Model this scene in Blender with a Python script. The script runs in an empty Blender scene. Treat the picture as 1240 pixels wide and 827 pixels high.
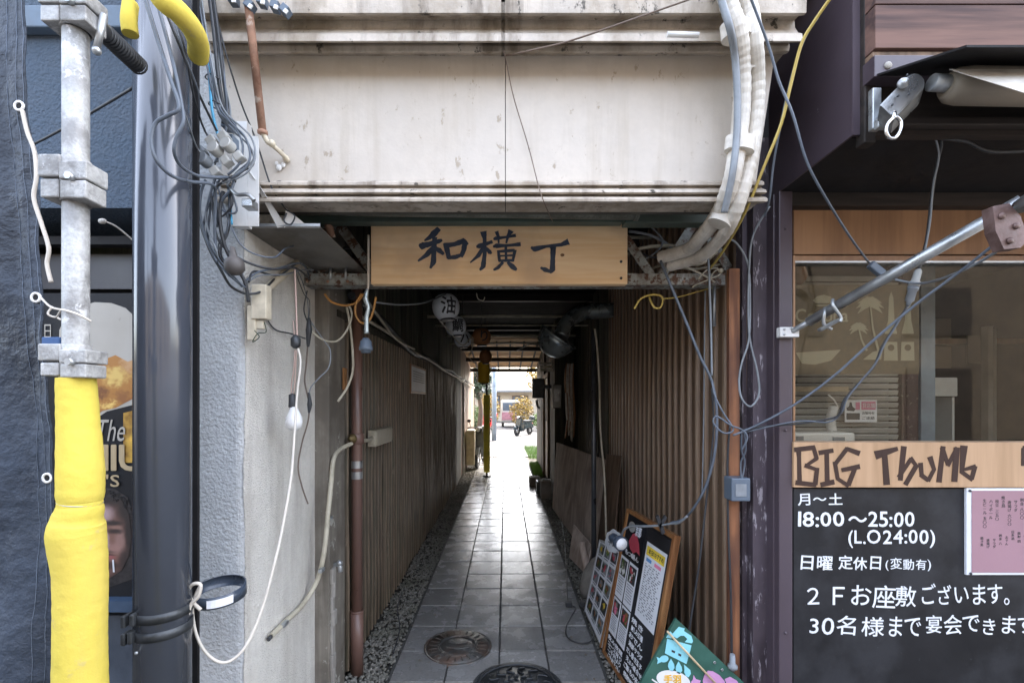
import bpy, bmesh, math, random
from mathutils import Vector, Matrix, noise
random.seed(7)
S = bpy.context.scene
R = math.radians
# ------------------------------------------------------------------ camera
F = 16 / 36 * 1240; CX = 612; CY = 486; EYE = 1.47
cam = bpy.data.cameras.new('camera'); co = bpy.data.objects.new('camera', cam)
S.collection.objects.link(co); S.camera = co
co.location = (0, 0, EYE); co.rotation_euler = (R(90), 0, 0)
cam.lens = 16; cam.sensor_width = 36; cam.sensor_fit = 'HORIZONTAL'
cam.shift_x = 8 / 1240; cam.shift_y = 72.5 / 1240
cam.clip_start = 0.02; cam.clip_end = 500
# ------------------------------------------------------------------ light
SUN_EL, SUN_AZ = 47, 35          # azimuth measured from +Y towards +X
W = bpy.data.worlds.new('World'); S.world = W; W.use_nodes = True
nt = W.node_tree; bg = nt.nodes['Background']
sky = nt.nodes.new('ShaderNodeTexSky'); sky.sky_type = 'NISHITA'; sky.sun_disc = False
sky.sun_elevation = R(SUN_EL); sky.sun_rotation = R(SUN_AZ); sky.air_density = 1.0; sky.dust_density = 5; sky.ozone_density = 0.3
hz = nt.nodes.new('ShaderNodeHueSaturation'); hz.inputs['Saturation'].default_value = .62; nt.links.new(sky.outputs[0], hz.inputs['Color']); nt.links.new(hz.outputs[0], bg.inputs[0])   # thin hazy sky; bg.inputs[1].default_value = 0.15
sl = bpy.data.lights.new('sun', 'SUN'); so = bpy.data.objects.new('sun', sl); S.collection.objects.link(so)
sl.energy = 3.2; sl.angle = R(0.5); sl.color = (1, .93, .82)
d = Vector((math.sin(R(SUN_AZ)) * math.cos(R(SUN_EL)), math.cos(R(SUN_AZ)) * math.cos(R(SUN_EL)), math.sin(R(SUN_EL))))
so.rotation_euler = (-d).to_track_quat('-Z', 'Y').to_euler(); so.location = d * 30
S.view_settings.view_transform = 'Standard'; S.view_settings.look = 'None'
S.view_settings.exposure = 0.9; S.view_settings.gamma = 1
S.cycles.max_bounces = 8; S.cycles.diffuse_bounces = 5; S.cycles.glossy_bounces = 4
S.cycles.transparent_max_bounces = 12
S.cycles.use_denoising = True

# ------------------------------------------------------------------ helpers
def P(px, py, Y):                 # a point of the place at distance Y from its direction in the photograph
    return Vector(((px - CX) * Y / F, Y, EYE - (py - CY) * Y / F))
def PX(px, py, X):                # the same, on the upright plane x = X
    Y = X * F / (px - CX); return P(px, py, Y)

WL = {}                           # world place of each object
class MB:
    def __init__(s): s.bm = bmesh.new()
    def box(s, a, b, bev=0, rot=None, piv=None):
        a = Vector(a); b = Vector(b)
        r = bmesh.ops.create_cube(s.bm, size=1.0); v = r['verts']
        c = (a + b) / 2; sz = Vector((abs(b.x - a.x), abs(b.y - a.y), abs(b.z - a.z)))
        for q in v: q.co = Vector((q.co.x * sz.x, q.co.y * sz.y, q.co.z * sz.z))
        if bev:
            es = list({e for q in v for e in q.link_edges})
            rr = bmesh.ops.bevel(s.bm, geom=es, offset=bev, segments=2, affect='EDGES', profile=.5)
            v = list({q for q in rr['verts']} | {q for q in v if q.is_valid})
        if rot is not None:
            for q in v: q.co = rot @ q.co
        for q in v: q.co += c
        return s
    def obox(s, c, ux, uy, uz, sx, sy, sz, bev=0):      # box with its own axes
        m = Matrix((ux, uy, uz)).transposed()
        h = Vector((sx, sy, sz)) / 2
        n = MB(); n.box(-h, h, bev)
        for q in n.bm.verts: q.co = m @ q.co + Vector(c)
        return s.take(n)
    def take(s, n):
        me = bpy.data.meshes.new('t'); n.bm.to_mesh(me); s.bm.from_mesh(me); bpy.data.meshes.remove(me); n.bm.free(); return s
    def prism(s, pts, axis, a, b):   # pts 2-D polygon; axis 'X': (y,z), 'Y': (x,z), 'Z': (x,y)
        def mk(p, t):
            return {'X': (t, p[0], p[1]), 'Y': (p[0], t, p[1]), 'Z': (p[0], p[1], t)}[axis]
        A = [s.bm.verts.new(mk(p, a)) for p in pts]; B = [s.bm.verts.new(mk(p, b)) for p in pts]
        n = len(pts); fs = [s.bm.faces.new(A), s.bm.faces.new(B)]
        for i in range(n): fs.append(s.bm.faces.new((A[i], A[(i + 1) % n], B[(i + 1) % n], B[i])))
        bmesh.ops.recalc_face_normals(s.bm, faces=fs); return s
    def slab(s, corners, t):         # thick plate from 3-D corners, t = offset vector
        A = [s.bm.verts.new(p) for p in corners]; B = [s.bm.verts.new(Vector(p) + t) for p in corners]
        n = len(A); fs = [s.bm.faces.new(A), s.bm.faces.new(B)]
        for i in range(n): fs.append(s.bm.faces.new((A[i], A[(i + 1) % n], B[(i + 1) % n], B[i])))
        bmesh.ops.recalc_face_normals(s.bm, faces=fs); return s
    def tube(s, pts, r, seg=8, smooth=True, steps=6, caps=True):
        P_ = [Vector(p) for p in pts]
        rr = r if isinstance(r, (list, tuple)) else [r] * len(P_)
        if smooth and len(P_) > 2:
            q = []; rq = []
            for i in range(len(P_) - 1):
                p0 = P_[max(i - 1, 0)]; p1 = P_[i]; p2 = P_[i + 1]; p3 = P_[min(i + 2, len(P_) - 1)]
                for k in range(steps):
                    t = k / steps
                    q.append(.5 * ((2 * p1) + (p2 - p0) * t + (2 * p0 - 5 * p1 + 4 * p2 - p3) * t * t + (3 * p1 - p0 - 3 * p2 + p3) * t ** 3))
                    rq.append(rr[i] * (1 - t) + rr[i + 1] * t)
            q.append(P_[-1]); rq.append(rr[-1]); P_, rr = q, rq
        n = None; rings = []
        for i, p in enumerate(P_):
            tg = (P_[min(i + 1, len(P_) - 1)] - P_[max(i - 1, 0)])
            if tg.length < 1e-9: tg = Vector((0, 0, 1))
            tg.normalize()
            if n is None:
                n = tg.cross(Vector((0, 0, 1)));
                if n.length < .1: n = tg.cross(Vector((1, 0, 0)))
            n = (n - tg * n.dot(tg)); n.normalize(); b = tg.cross(n)
            rings.append([s.bm.verts.new(p + (n * math.cos(2 * math.pi * k / seg) + b * math.sin(2 * math.pi * k / seg)) * rr[i]) for k in range(seg)])
        fs = []
        for i in range(len(rings) - 1):
            for k in range(seg):
                f = s.bm.faces.new((rings[i][k], rings[i][(k + 1) % seg], rings[i + 1][(k + 1) % seg], rings[i + 1][k])); f.smooth = True; fs.append(f)
        if caps:
            fs.append(s.bm.faces.new(rings[0][::-1])); fs.append(s.bm.faces.new(rings[-1]))
        return s
    def lathe(s, prof, c, axis=(0, 0, 1), seg=24, smooth=True, close=True):   # prof (r, h)
        ax = Vector(axis).normalized(); n = ax.cross(Vector((0, 1, 0)))
        if n.length < .1: n = ax.cross(Vector((1, 0, 0)))
        n.normalize(); b = ax.cross(n); c = Vector(c)
        rings = [[s.bm.verts.new(c + ax * h + (n * math.cos(2 * math.pi * k / seg) + b * math.sin(2 * math.pi * k / seg)) * max(r, 1e-4)) for k in range(seg)] for r, h in prof]
        fs = []
        for i in range(len(rings) - 1):
            for k in range(seg):
                f = s.bm.faces.new((rings[i][k], rings[i][(k + 1) % seg], rings[i + 1][(k + 1) % seg], rings[i + 1][k])); f.smooth = smooth; fs.append(f)
        if close:
            fs.append(s.bm.faces.new(rings[0][::-1])); fs.append(s.bm.faces.new(rings[-1]))
        bmesh.ops.recalc_face_normals(s.bm, faces=fs); return s
    def cyl(s, a, b, r, seg=16): return s.tube([a, b], r, seg, smooth=False)
    def ball(s, c, r, sc=(1, 1, 1), seg=16):
        rr = bmesh.ops.create_uvsphere(s.bm, u_segments=seg, v_segments=max(6, seg // 2), radius=r)
        for q in rr['verts']: q.co = Vector((q.co.x * sc[0], q.co.y * sc[1], q.co.z * sc[2])) + Vector(c)
        for q in rr['verts']:
            for f in q.link_faces: f.smooth = True
        return s
    def quad(s, *p): s.bm.faces.new([s.bm.verts.new(q) for q in p]); return s
    def build(s, name, m, parent=None):
        me = bpy.data.meshes.new(name); s.bm.to_mesh(me); s.bm.free()
        return link(name, me, m, parent)
def link(name, me, m, parent=None):
    me.materials.clear(); me.materials.append(m)
    vs = me.vertices
    if len(vs):
        lo = Vector([min(v.co[i] for v in vs) for i in range(3)]); hi = Vector([max(v.co[i] for v in vs) for i in range(3)])
        c = (lo + hi) / 2
        if parent is None: c.z = lo.z
    else: c = Vector()
    me.transform(Matrix.Translation(-c))
    o = bpy.data.objects.new(name, me); S.collection.objects.link(o)
    WL[o.name] = c
    if parent is not None: o.parent = parent; o.location = c - WL[parent.name]
    else: o.location = c
    return o
def tag(o, label=None, cat=None, group=None, kind=None):
    if label: o['label'] = label
    if cat: o['category'] = cat
    if group: o['group'] = group
    if kind: o['kind'] = kind
    return o
def thing(name, loc, label, cat, group=None):
    o = bpy.data.objects.new(name, None); S.collection.objects.link(o); o.empty_display_size = .05
    o.location = Vector(loc); WL[o.name] = Vector(loc); return tag(o, label, cat, group)
def dup(o, off, parent=None, label=None):
    c = o.copy(); S.collection.objects.link(c); c.parent = parent
    if parent is None: c.location = o.location + Vector(off)
    WL[c.name] = WL[o.name] + Vector(off)
    for ch in list(o.children): dup(ch, off, c)
    if label: c['label'] = label
    return c

# ------------------------------------------------------------------ materials
def mat(name, col, rough=.6, metal=0, var=.2, scale=6, stretch=(1, 1, 1), bump=.2, bscale=80, bdist=.003,
        stain=None, samt=.5, sscale=3, sstretch=(1, 1, 1), rvar=.15, col2=None, spec=.5, rand=0, vor=0, trans=0, fine=0, stain2=None, s2thr=.62, s2scale=12, drip=None, damt=.6, wear_light=None, wamt=.6, valley_shade=None):
    m = bpy.data.materials.new(name); m.use_nodes = True
    t = m.node_tree; N = t.nodes; L = t.links; b = N['Principled BSDF']
    g = N.new('ShaderNodeNewGeometry'); pos = g.outputs['Position']
    def mp(st):
        q = N.new('ShaderNodeMapping'); L.new(pos, q.inputs[0]); q.inputs['Scale'].default_value = st; return q.outputs[0]
    def noi(sc, st=(1, 1, 1), det=5, ro=.6):
        q = N.new('ShaderNodeTexNoise'); q.inputs['Scale'].default_value = sc; q.inputs['Detail'].default_value = det; q.inputs['Roughness'].default_value = ro
        L.new(mp(st), q.inputs['Vector']); return q.outputs[0]
    def ramp(x, a, c, v0=0, v1=1):
        q = N.new('ShaderNodeMapRange'); q.inputs[1].default_value = a; q.inputs[2].default_value = c; q.inputs[3].default_value = v0; q.inputs[4].default_value = v1
        L.new(x, q.inputs[0]); return q.outputs[0]
    def mix(f, a, c):
        q = N.new('ShaderNodeMix'); q.data_type = 'RGBA'
        if isinstance(f, float): q.inputs[0].default_value = f
        else: L.new(f, q.inputs[0])
        for i, x in ((6, a), (7, c)):
            if isinstance(x, tuple): q.inputs[i].default_value = (*x, 1)
            else: L.new(x, q.inputs[i])
        return q.outputs[2]
    lo = tuple(c * (1 - var) for c in col); hi = col2 or tuple(min(1, c * (1 + var)) for c in col)
    n1 = noi(scale, stretch)
    c = mix(ramp(n1, .36, .64), lo, hi)
    if fine:
        f1 = noi(scale * 9, stretch, 3)
        c = mix(ramp(f1, .45, .62, 0, fine), c, tuple(q * .45 for q in col))
    if stain:
        sn = noi(sscale, sstretch, 6, .65)
        c = mix(ramp(sn, .45, .62, 0, samt), c, stain)
    if drip:
        dn = noi(5, (3.2, 3.2, .28), 6, .62); dn2 = noi(2.2, (1, 1, 1), 4)
        q = N.new('ShaderNodeMath'); q.operation = 'MULTIPLY'; L.new(ramp(dn, .5, .66), q.inputs[0]); L.new(ramp(dn2, .4, .62, .15, damt), q.inputs[1])
        c = mix(q.outputs[0], c, drip)
    if stain2:
        sn2 = noi(s2scale, sstretch, 8, .7)
        c = mix(ramp(sn2, s2thr - .06, s2thr - .015), c, stain2)
    if wear_light:
        at_ = N.new('ShaderNodeAttribute'); at_.attribute_name = 'wear_light'
        q = N.new('ShaderNodeMath'); q.operation = 'MULTIPLY'; L.new(ramp(at_.outputs['Fac'], .55, 1), q.inputs[0]); L.new(ramp(noi(7, (2, 2, .5), 6), .35, .6, .25, wamt), q.inputs[1]); c = mix(q.outputs[0], c, wear_light)  # rib crests lightened: worn paint plus caught light put into the colour
        if valley_shade: c = mix(ramp(at_.outputs['Fac'], .45, 0, 0, .75), c, valley_shade)  # rib valleys darkened in the colour, as shade between the ribs
    if rand:
        oi = N.new('ShaderNodeObjectInfo')
        hs = N.new('ShaderNodeHueSaturation'); L.new(c, hs.inputs['Color']); L.new(ramp(oi.outputs['Random'], 0, 1, 1 - rand, 1 + rand), hs.inputs['Value']); c = hs.outputs[0]
    L.new(c, b.inputs['Base Color']) if not isinstance(c, tuple) else None
    L.new(ramp(n1, .3, .7, max(.02, rough - rvar), min(1, rough + rvar)), b.inputs['Roughness'])
    b.inputs['Metallic'].default_value = metal
    b.inputs['Specular IOR Level'].default_value = spec
    if trans: b.inputs['Transmission Weight'].default_value = trans
    if bump:
        bn = noi(bscale, stretch, 4)
        if vor:
            v = N.new('ShaderNodeTexVoronoi'); v.inputs['Scale'].default_value = vor; v.feature = 'SMOOTH_F1'
            L.new(mp((1, 1, 1)), v.inputs['Vector'])
            a = N.new('ShaderNodeMath'); a.operation = 'ADD'; L.new(bn, a.inputs[0]); L.new(v.outputs['Distance'], a.inputs[1]); bn = a.outputs[0]
        bp = N.new('ShaderNodeBump'); bp.inputs['Strength'].default_value = bump; bp.inputs['Distance'].default_value = bdist
        L.new(bn, bp.inputs['Height']); L.new(bp.outputs[0], b.inputs['Normal'])
    return m
def glass_mat(name, tint=(.8, .82, .8), refl=.0):
    m = bpy.data.materials.new(name); m.use_nodes = True; t = m.node_tree; N = t.nodes; L = t.links
    N.remove(N['Principled BSDF']); out = N['Material Output']
    tr = N.new('ShaderNodeBsdfTransparent'); tr.inputs[0].default_value = (*tint, 1)
    gl = N.new('ShaderNodeBsdfGlossy'); gl.inputs['Roughness'].default_value = .02
    ge = N.new('ShaderNodeNewGeometry'); dt = N.new('ShaderNodeVectorMath'); dt.operation = 'DOT_PRODUCT'; L.new(ge.outputs['Incoming'], dt.inputs[0]); L.new(ge.outputs['Normal'], dt.inputs[1])
    ab = N.new('ShaderNodeMath'); ab.operation = 'ABSOLUTE'; L.new(dt.outputs['Value'], ab.inputs[0])
    om = N.new('ShaderNodeMath'); om.operation = 'SUBTRACT'; om.inputs[0].default_value = 1; om.use_clamp = True; L.new(ab.outputs[0], om.inputs[1])
    pw_ = N.new('ShaderNodeMath'); pw_.operation = 'POWER'; pw_.inputs[1].default_value = 5; L.new(om.outputs[0], pw_.inputs[0])
    ad = N.new('ShaderNodeMath'); ad.operation = 'MULTIPLY_ADD'; ad.inputs[1].default_value = .96; ad.inputs[2].default_value = .03; L.new(pw_.outputs[0], ad.inputs[0])
    mx = N.new('ShaderNodeMixShader'); L.new(ad.outputs[0], mx.inputs[0]); L.new(tr.outputs[0], mx.inputs[1]); L.new(gl.outputs[0], mx.inputs[2])
    L.new(mx.outputs[0], out.inputs[0]); return m
M = {}
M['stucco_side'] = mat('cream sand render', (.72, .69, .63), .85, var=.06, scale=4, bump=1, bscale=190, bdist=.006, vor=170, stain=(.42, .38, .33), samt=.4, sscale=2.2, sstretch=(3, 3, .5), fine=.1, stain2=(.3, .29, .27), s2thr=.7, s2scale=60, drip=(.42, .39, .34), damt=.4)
M['stucco'] = mat('pale grey stucco', (.44, .45, .455), .85, var=.08, scale=5, bump=.9, bscale=160, bdist=.005, drip=(.25, .25, .24), damt=.4, stain=(.26, .29, .32), samt=.25, sscale=2.2, sstretch=(2, 2, .5), vor=95, fine=.12)
M['stucco_blue'] = mat('blue grey stucco', (.065, .09, .125), .85, var=.12, scale=5, bump=1, bscale=130, bdist=.006, vor=80, stain=(.05, .08, .115), samt=.4)
M['panel'] = mat('weathered cream paint', (.53, .475, .41), .62, var=.07, scale=3, bump=.45, bscale=22, bdist=.004, stain=(.44, .38, .31), samt=.4, sscale=2.5, sstretch=(1, 1, .6), stain2=(.36, .3, .23), s2thr=.67, s2scale=21, drip=(.36, .3, .22), damt=.35, fine=.06)
M['cornice'] = mat('dirty cream cornice paint', (.5, .44, .37), .65, var=.12, scale=5, bump=.6, bscale=45, bdist=.004, stain=(.27, .22, .16), samt=.8, sscale=6, sstretch=(1, 1, .6), stain2=(.07, .06, .045), s2thr=.665, s2scale=17, drip=(.12, .09, .06), damt=.8, fine=.15)
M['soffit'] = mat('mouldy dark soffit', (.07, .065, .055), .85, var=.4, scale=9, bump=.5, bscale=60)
M['beam'] = mat('peeling teal grey steel', (.3, .32, .3), .6, .2, var=.2, scale=14, bump=.5, bscale=90, stain=(.11, .07, .045), samt=.9, sscale=11, stain2=(.1, .05, .03), s2thr=.58, s2scale=24)
M['greenpipe'] = mat('mossy grey green steel', (.17, .18, .15), .7, .2, var=.25, scale=12, bump=.4, bscale=120, stain=(.07, .07, .05), samt=.7, sscale=8, fine=.5)
def wood(name, col, axis=0, dark=None, rough=.6, rand=0, ring=14, amt=.6, bump=.3, stain=None, spec=.4):
    """boards with grain along axis 0=x 1=y 2=z"""
    m = bpy.data.materials.new(name); m.use_nodes = True; t = m.node_tree; N = t.nodes; L = t.links; b = N['Principled BSDF']
    g = N.new('ShaderNodeNewGeometry'); mp = N.new('ShaderNodeMapping'); L.new(g.outputs['Position'], mp.inputs[0])
    st = [1, 1, 1]; st[axis] = .07; mp.inputs['Scale'].default_value = st
    oi = N.new('ShaderNodeObjectInfo')
    cb = N.new('ShaderNodeCombineXYZ'); mu = N.new('ShaderNodeMath'); mu.operation = 'MULTIPLY'; mu.inputs[1].default_value = 9; L.new(oi.outputs['Random'], mu.inputs[0])
    for i in range(3): L.new(mu.outputs[0], cb.inputs[i])
    L.new(cb.outputs[0], mp.inputs['Location'])
    n = N.new('ShaderNodeTexNoise'); n.inputs['Scale'].default_value = 5; n.inputs['Detail'].default_value = 3; L.new(mp.outputs[0], n.inputs['Vector'])
    w = N.new('ShaderNodeMath'); w.operation = 'MULTIPLY'; w.inputs[1].default_value = ring * 6; L.new(n.outputs[0], w.inputs[0])
    sn = N.new('ShaderNodeMath'); sn.operation = 'SINE'; L.new(w.outputs[0], sn.inputs[0])
    f = N.new('ShaderNodeTexNoise'); f.inputs['Scale'].default_value = 60; f.inputs['Detail'].default_value = 6; L.new(mp.outputs[0], f.inputs['Vector'])
    ad = N.new('ShaderNodeMath'); ad.operation = 'MULTIPLY_ADD'; ad.inputs[1].default_value = .22; L.new(sn.outputs[0], ad.inputs[0]); L.new(f.outputs[0], ad.inputs[2])
    mr = N.new('ShaderNodeMapRange'); mr.inputs[1].default_value = .25; mr.inputs[2].default_value = .8; L.new(ad.outputs[0], mr.inputs[0])
    mx = N.new('ShaderNodeMix'); mx.data_type = 'RGBA'; L.new(mr.outputs[0], mx.inputs[0])
    dk = dark or tuple(c * (1 - amt) for c in col)
    mx.inputs[6].default_value = (*col, 1); mx.inputs[7].default_value = (*dk, 1); c = mx.outputs[2]
    if stain:
        s_ = N.new('ShaderNodeTexNoise'); s_.inputs['Scale'].default_value = 3.5; s_.inputs['Detail'].default_value = 6; L.new(g.outputs['Position'], s_.inputs['Vector'])
        r2 = N.new('ShaderNodeMapRange'); r2.inputs[1].default_value = .5; r2.inputs[2].default_value = .7; r2.inputs[4].default_value = .75; L.new(s_.outputs[0], r2.inputs[0])
        m2 = N.new('ShaderNodeMix'); m2.data_type = 'RGBA'; L.new(r2.outputs[0], m2.inputs[0]); L.new(c, m2.inputs[6]); m2.inputs[7].default_value = (*stain, 1); c = m2.outputs[2]
    if rand:
        hs = N.new('ShaderNodeHueSaturation'); L.new(c, hs.inputs['Color']); r3 = N.new('ShaderNodeMapRange'); r3.inputs[3].default_value = 1 - rand; r3.inputs[4].default_value = 1 + rand
        L.new(oi.outputs['Random'], r3.inputs[0]); L.new(r3.outputs[0], hs.inputs['Value']); c = hs.outputs[0]
    L.new(c, b.inputs['Base Color']); b.inputs['Roughness'].default_value = rough; b.inputs['Specular IOR Level'].default_value = spec
    bp = N.new('ShaderNodeBump'); bp.inputs['Strength'].default_value = bump; bp.inputs['Distance'].default_value = .002; L.new(ad.outputs[0], bp.inputs['Height']); L.new(bp.outputs[0], b.inputs['Normal'])
    return m
M['signwood'] = wood('pale cedar', (.94, .73, .47), 0, (.82, .56, .31), .55, ring=3, bump=.12, stain=(.6, .42, .27))
M['shopwood'] = wood('light brown veneer', (.34, .19, .1), 2, (.24, .13, .07), .4, ring=3, bump=.05)
M['shopwood_pale'] = wood('pale maple veneer', (.5, .32, .19), 2, (.4, .25, .14), .4, ring=3, bump=.05)
M['redwood'] = wood('orange brown post timber', (.3, .13, .06), 2, (.09, .035, .02), .65, ring=7, bump=.6, stain=(.1, .045, .03))
M['planks'] = wood('dark stained plank', (.16, .09, .07), 0, (.06, .035, .032), .8, rand=.2, ring=5, bump=.3)
M['oldboards'] = wood('mossy dark wall boards', (.09, .08, .058), 2, (.03, .03, .022), .75, rand=.35, ring=5, bump=.5, stain=(.045, .06, .035))
M['brownboards'] = wood('warm brown boards', (.2, .13, .085), 2, (.09, .06, .04), .7, rand=.2, ring=5, bump=.4)
M['plywood'] = wood('weathered plywood', (.62, .52, .44), 2, (.42, .33, .27), .75, ring=5, bump=.4, stain=(.3, .22, .17))
M['slatwood'] = wood('honey ceiling boards', (.5, .33, .16), 0, (.33, .2, .1), .6, rand=.15, ring=4)
M['frameorange'] = wood('varnished orange frame', (.3, .15, .06), 2, (.2, .08, .03), .4, ring=5, bump=.1)
M['darkiron'] = mat('brown painted corrugated iron', (.09, .066, .042), .5, .0, rand=.12, wear_light=(.3, .22, .15), wamt=.8, valley_shade=(.035, .03, .022), var=.3, scale=4, stretch=(6, 6, .6), bump=.2, bscale=60, drip=(.06, .06, .04), damt=.9, stain=(.05, .06, .036), samt=.7, sscale=2.4, sstretch=(3, 3, .5), stain2=(.2, .15, .11), s2thr=.68, s2scale=9, fine=.4)  # worn and lit crests, shaded valleys painted in
M['brownsiding'] = mat('brown metal siding', (.23, .145, .09), .4, 0, rand=.08, wear_light=(.42, .31, .22), wamt=.8, valley_shade=(.11, .075, .05), drip=(.09, .06, .045), damt=.7, var=.18, scale=4, stretch=(5, 5, .5), bump=.12, bscale=40, stain=(.17, .115, .08), samt=.5, sscale=3, sstretch=(3, 3, .5), stain2=(.45, .42, .36), s2thr=.76, s2scale=30)  # light off the ribs and shade in the pans painted in
M['tile'] = mat('worn concrete path tile', (.25, .245, .235), .25, var=.18, scale=7, bump=.35, bscale=90, bdist=.002, stain=(.15, .155, .16), samt=.45, sscale=7, rvar=.1, rand=.22, spec=.6, stain2=(.3, .29, .27), s2thr=.76, s2scale=25, fine=.3)
M['gravel'] = mat('grey gravel', (.2, .19, .165), .8, var=.5, scale=60, bump=.3, bscale=200, stain=(.1, .1, .07), samt=.6, sscale=3)
M['soil'] = mat('dark soil', (.06, .055, .045), .95, var=.3, scale=20, bump=.5)
M['asphalt'] = mat('asphalt', (.055, .055, .055), .85, var=.2, scale=12, bump=.5, bscale=250)
M['concrete'] = mat('courtyard concrete', (.07, .07, .072), .7, var=.15, scale=2, bump=.3, bscale=80, stain=(.05, .05, .05), samt=.6, spec=.2)
M['joint'] = mat('dark mortar bed', (.07, .07, .065), .9, var=.3, scale=30)
M['castiron'] = mat('worn cast iron', (.1, .1, .095), .5, .5, var=.3, scale=20, bump=.4, bscale=120, stain=(.13, .075, .05), samt=.8, sscale=6, stain2=(.26, .25, .23), s2thr=.64, s2scale=14)
M['castiron2'] = mat('blackened cast iron', (.06, .065, .07), .45, .5, var=.3, scale=20, bump=.3, bscale=120)
M['greypipe'] = mat('glossy slate pipe', (.055, .062, .078), .16, .0, var=.08, scale=3, bump=.04, bscale=6, bdist=.01, rvar=.05, spec=.75)
M['scaffold'] = mat('plaster caked galvanised steel', (.4, .4, .39), .6, .35, var=.2, scale=18, bump=.8, bscale=70, bdist=.003, stain=(.17, .165, .16), samt=.8, sscale=14, stain2=(.5, .5, .5), s2thr=.64, s2scale=20, fine=.3)
M['galv'] = mat('galvanised steel', (.42, .44, .45), .38, .75, var=.15, scale=15, bump=.2, bscale=120, stain=(.25, .25, .25), samt=.5, sscale=10)
M['yellow'] = mat('yellow foam', (.62, .5, .085), .9, spec=.2, var=.07, scale=4, bump=.5, bscale=45, bdist=.004, stain=(.58, .44, .1), samt=.35, sscale=5, fine=.06, stain2=(.5, .4, .13), s2thr=.68, s2scale=9, drip=(.52, .41, .11), damt=.4)
M['tarp'] = mat('navy tarpaulin', (.026, .036, .054), .55, spec=.35, var=.3, scale=4, bump=1, bscale=22, bdist=.012, stain=(.055, .07, .095), samt=.45, sscale=5, fine=.3)
M['tarpseam'] = mat('pale stitching', (.12, .15, .2), .7)
M['cream'] = mat('cream plastic', (.62, .55, .42), .45, var=.12, scale=12, bump=.1, stain=(.3, .25, .18), samt=.5, sscale=9)
M['conduit'] = mat('aged cream conduit', (.5, .46, .36), .5, var=.15, scale=9, stain=(.2, .18, .13), samt=.6, sscale=9)
M['white'] = mat('white paint', (.74, .74, .73), .45, var=.06, scale=9, bump=.1, stain=(.45, .43, .4), samt=.35, sscale=9)
M['black'] = mat('black rubber', (.03, .032, .036), .5, var=.15, scale=20, bump=.1)
M['bluegrey'] = mat('blue grey cable', (.1, .12, .15), .4, var=.15, scale=20, bump=.1)
M['cablegrey'] = mat('grey cable', (.2, .22, .24), .45, var=.15, scale=20, bump=.1)
M['blue'] = mat('bright blue cable', (.05, .3, .5), .4, var=.1)
M['yellowcable'] = mat('yellow cable', (.55, .42, .1), .45, var=.1, stain=(.3, .2, .07), samt=.5)
M['orangecable'] = mat('orange brown cable', (.42, .2, .05), .5, var=.15)
M['palecord'] = mat('off white cord', (.62, .57, .5), .55, var=.1)
M['pinkcord'] = mat('pinkish cord', (.5, .36, .31), .55, var=.1)
M['wirebrown'] = mat('rusty wire', (.15, .11, .085), .7, var=.2)
M['rust'] = mat('rusty paint steel', (.34, .2, .14), .7, .2, var=.3, scale=12, bump=.5, bscale=90, stain=(.16, .07, .04), samt=.9, sscale=9, stain2=(.55, .45, .38), s2thr=.62, s2scale=16)
M['brownpipe'] = mat('brown drain pipe', (.16, .09, .07), .4, var=.15, scale=6, bump=.1, stain=(.09, .06, .05), samt=.5)
M['brass'] = mat('old brass', (.2, .15, .07), .5, .7, var=.2)
M['wrap'] = mat('white pipe wrap', (.66, .62, .55), .6, var=.1, scale=9, bump=.35, bscale=40, stain=(.38, .32, .25), samt=.5, sscale=8, fine=.15)
M['purple'] = mat('purple painted metal', (.074, .056, .068), .45, .0, var=.15, scale=3, bump=.15, bscale=30, stain=(.06, .045, .06), samt=.5, sscale=3, stain2=(.32, .28, .32), s2thr=.74, s2scale=18)
M['purpleold'] = mat('flaking purple paint', (.054, .041, .05), .55, .0, var=.25, scale=5, bump=.4, bscale=50, stain=(.1, .08, .1), samt=.6, sscale=7, sstretch=(2, 2, .4), stain2=(.33, .3, .33), s2thr=.63, s2scale=22)
M['darkwood'] = wood('black brown timber', (.035, .026, .022), 0, (.015, .012, .01), .6, ring=5)
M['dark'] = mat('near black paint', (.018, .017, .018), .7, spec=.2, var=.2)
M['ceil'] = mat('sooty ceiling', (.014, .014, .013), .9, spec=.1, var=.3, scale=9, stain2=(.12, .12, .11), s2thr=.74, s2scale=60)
M['chalkboard'] = mat('black board', (.015, .015, .017), .55, var=.2, scale=3, bump=.05, stain=(.042, .043, .048), samt=.5, sscale=4, spec=.3, fine=.2, stain2=(.09, .09, .1), s2thr=.71, s2scale=40)
M['chalk'] = mat('white marker', (.75, .77, .8), .7, var=.06, scale=30)
M['signink'] = mat('dark blue sign paint', (.035, .05, .085), .55, var=.25, scale=25, bump=.1)
M['logoink'] = mat('brown sign lettering', (.055, .032, .025), .7, spec=.2, var=.1)
M['pinkpaper'] = mat('pink paper', (.33, .19, .225), .35, var=.06, scale=4)
M['paper'] = mat('white paper', (.72, .74, .78), .5, var=.05, scale=6)
M['ink'] = mat('black ink', (.03, .03, .035), .6)
M['redink'] = mat('red print', (.5, .07, .1), .5); M['pinkink'] = mat('pink print', (.65, .2, .32), .5)
M['yelink'] = mat('yellow print', (.75, .55, .05), .5); M['bluink'] = mat('blue print', (.1, .25, .5), .5)
M['glass'] = glass_mat('window glass', (.8, .79, .75), .0)
M['wire_glass'] = glass_mat('clear vinyl', (.85, .85, .85), .02)
M['aluminium'] = mat('aluminium', (.45, .46, .47), .35, .8, var=.1)
M['lantern'] = mat('white paper lantern', (.78, .82, .86), .7, var=.08, scale=9, stain=(.4, .42, .44), samt=.4, trans=0)
M['lanternbrown'] = mat('brown paper lantern', (.34, .15, .06), .7, var=.15)
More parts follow.
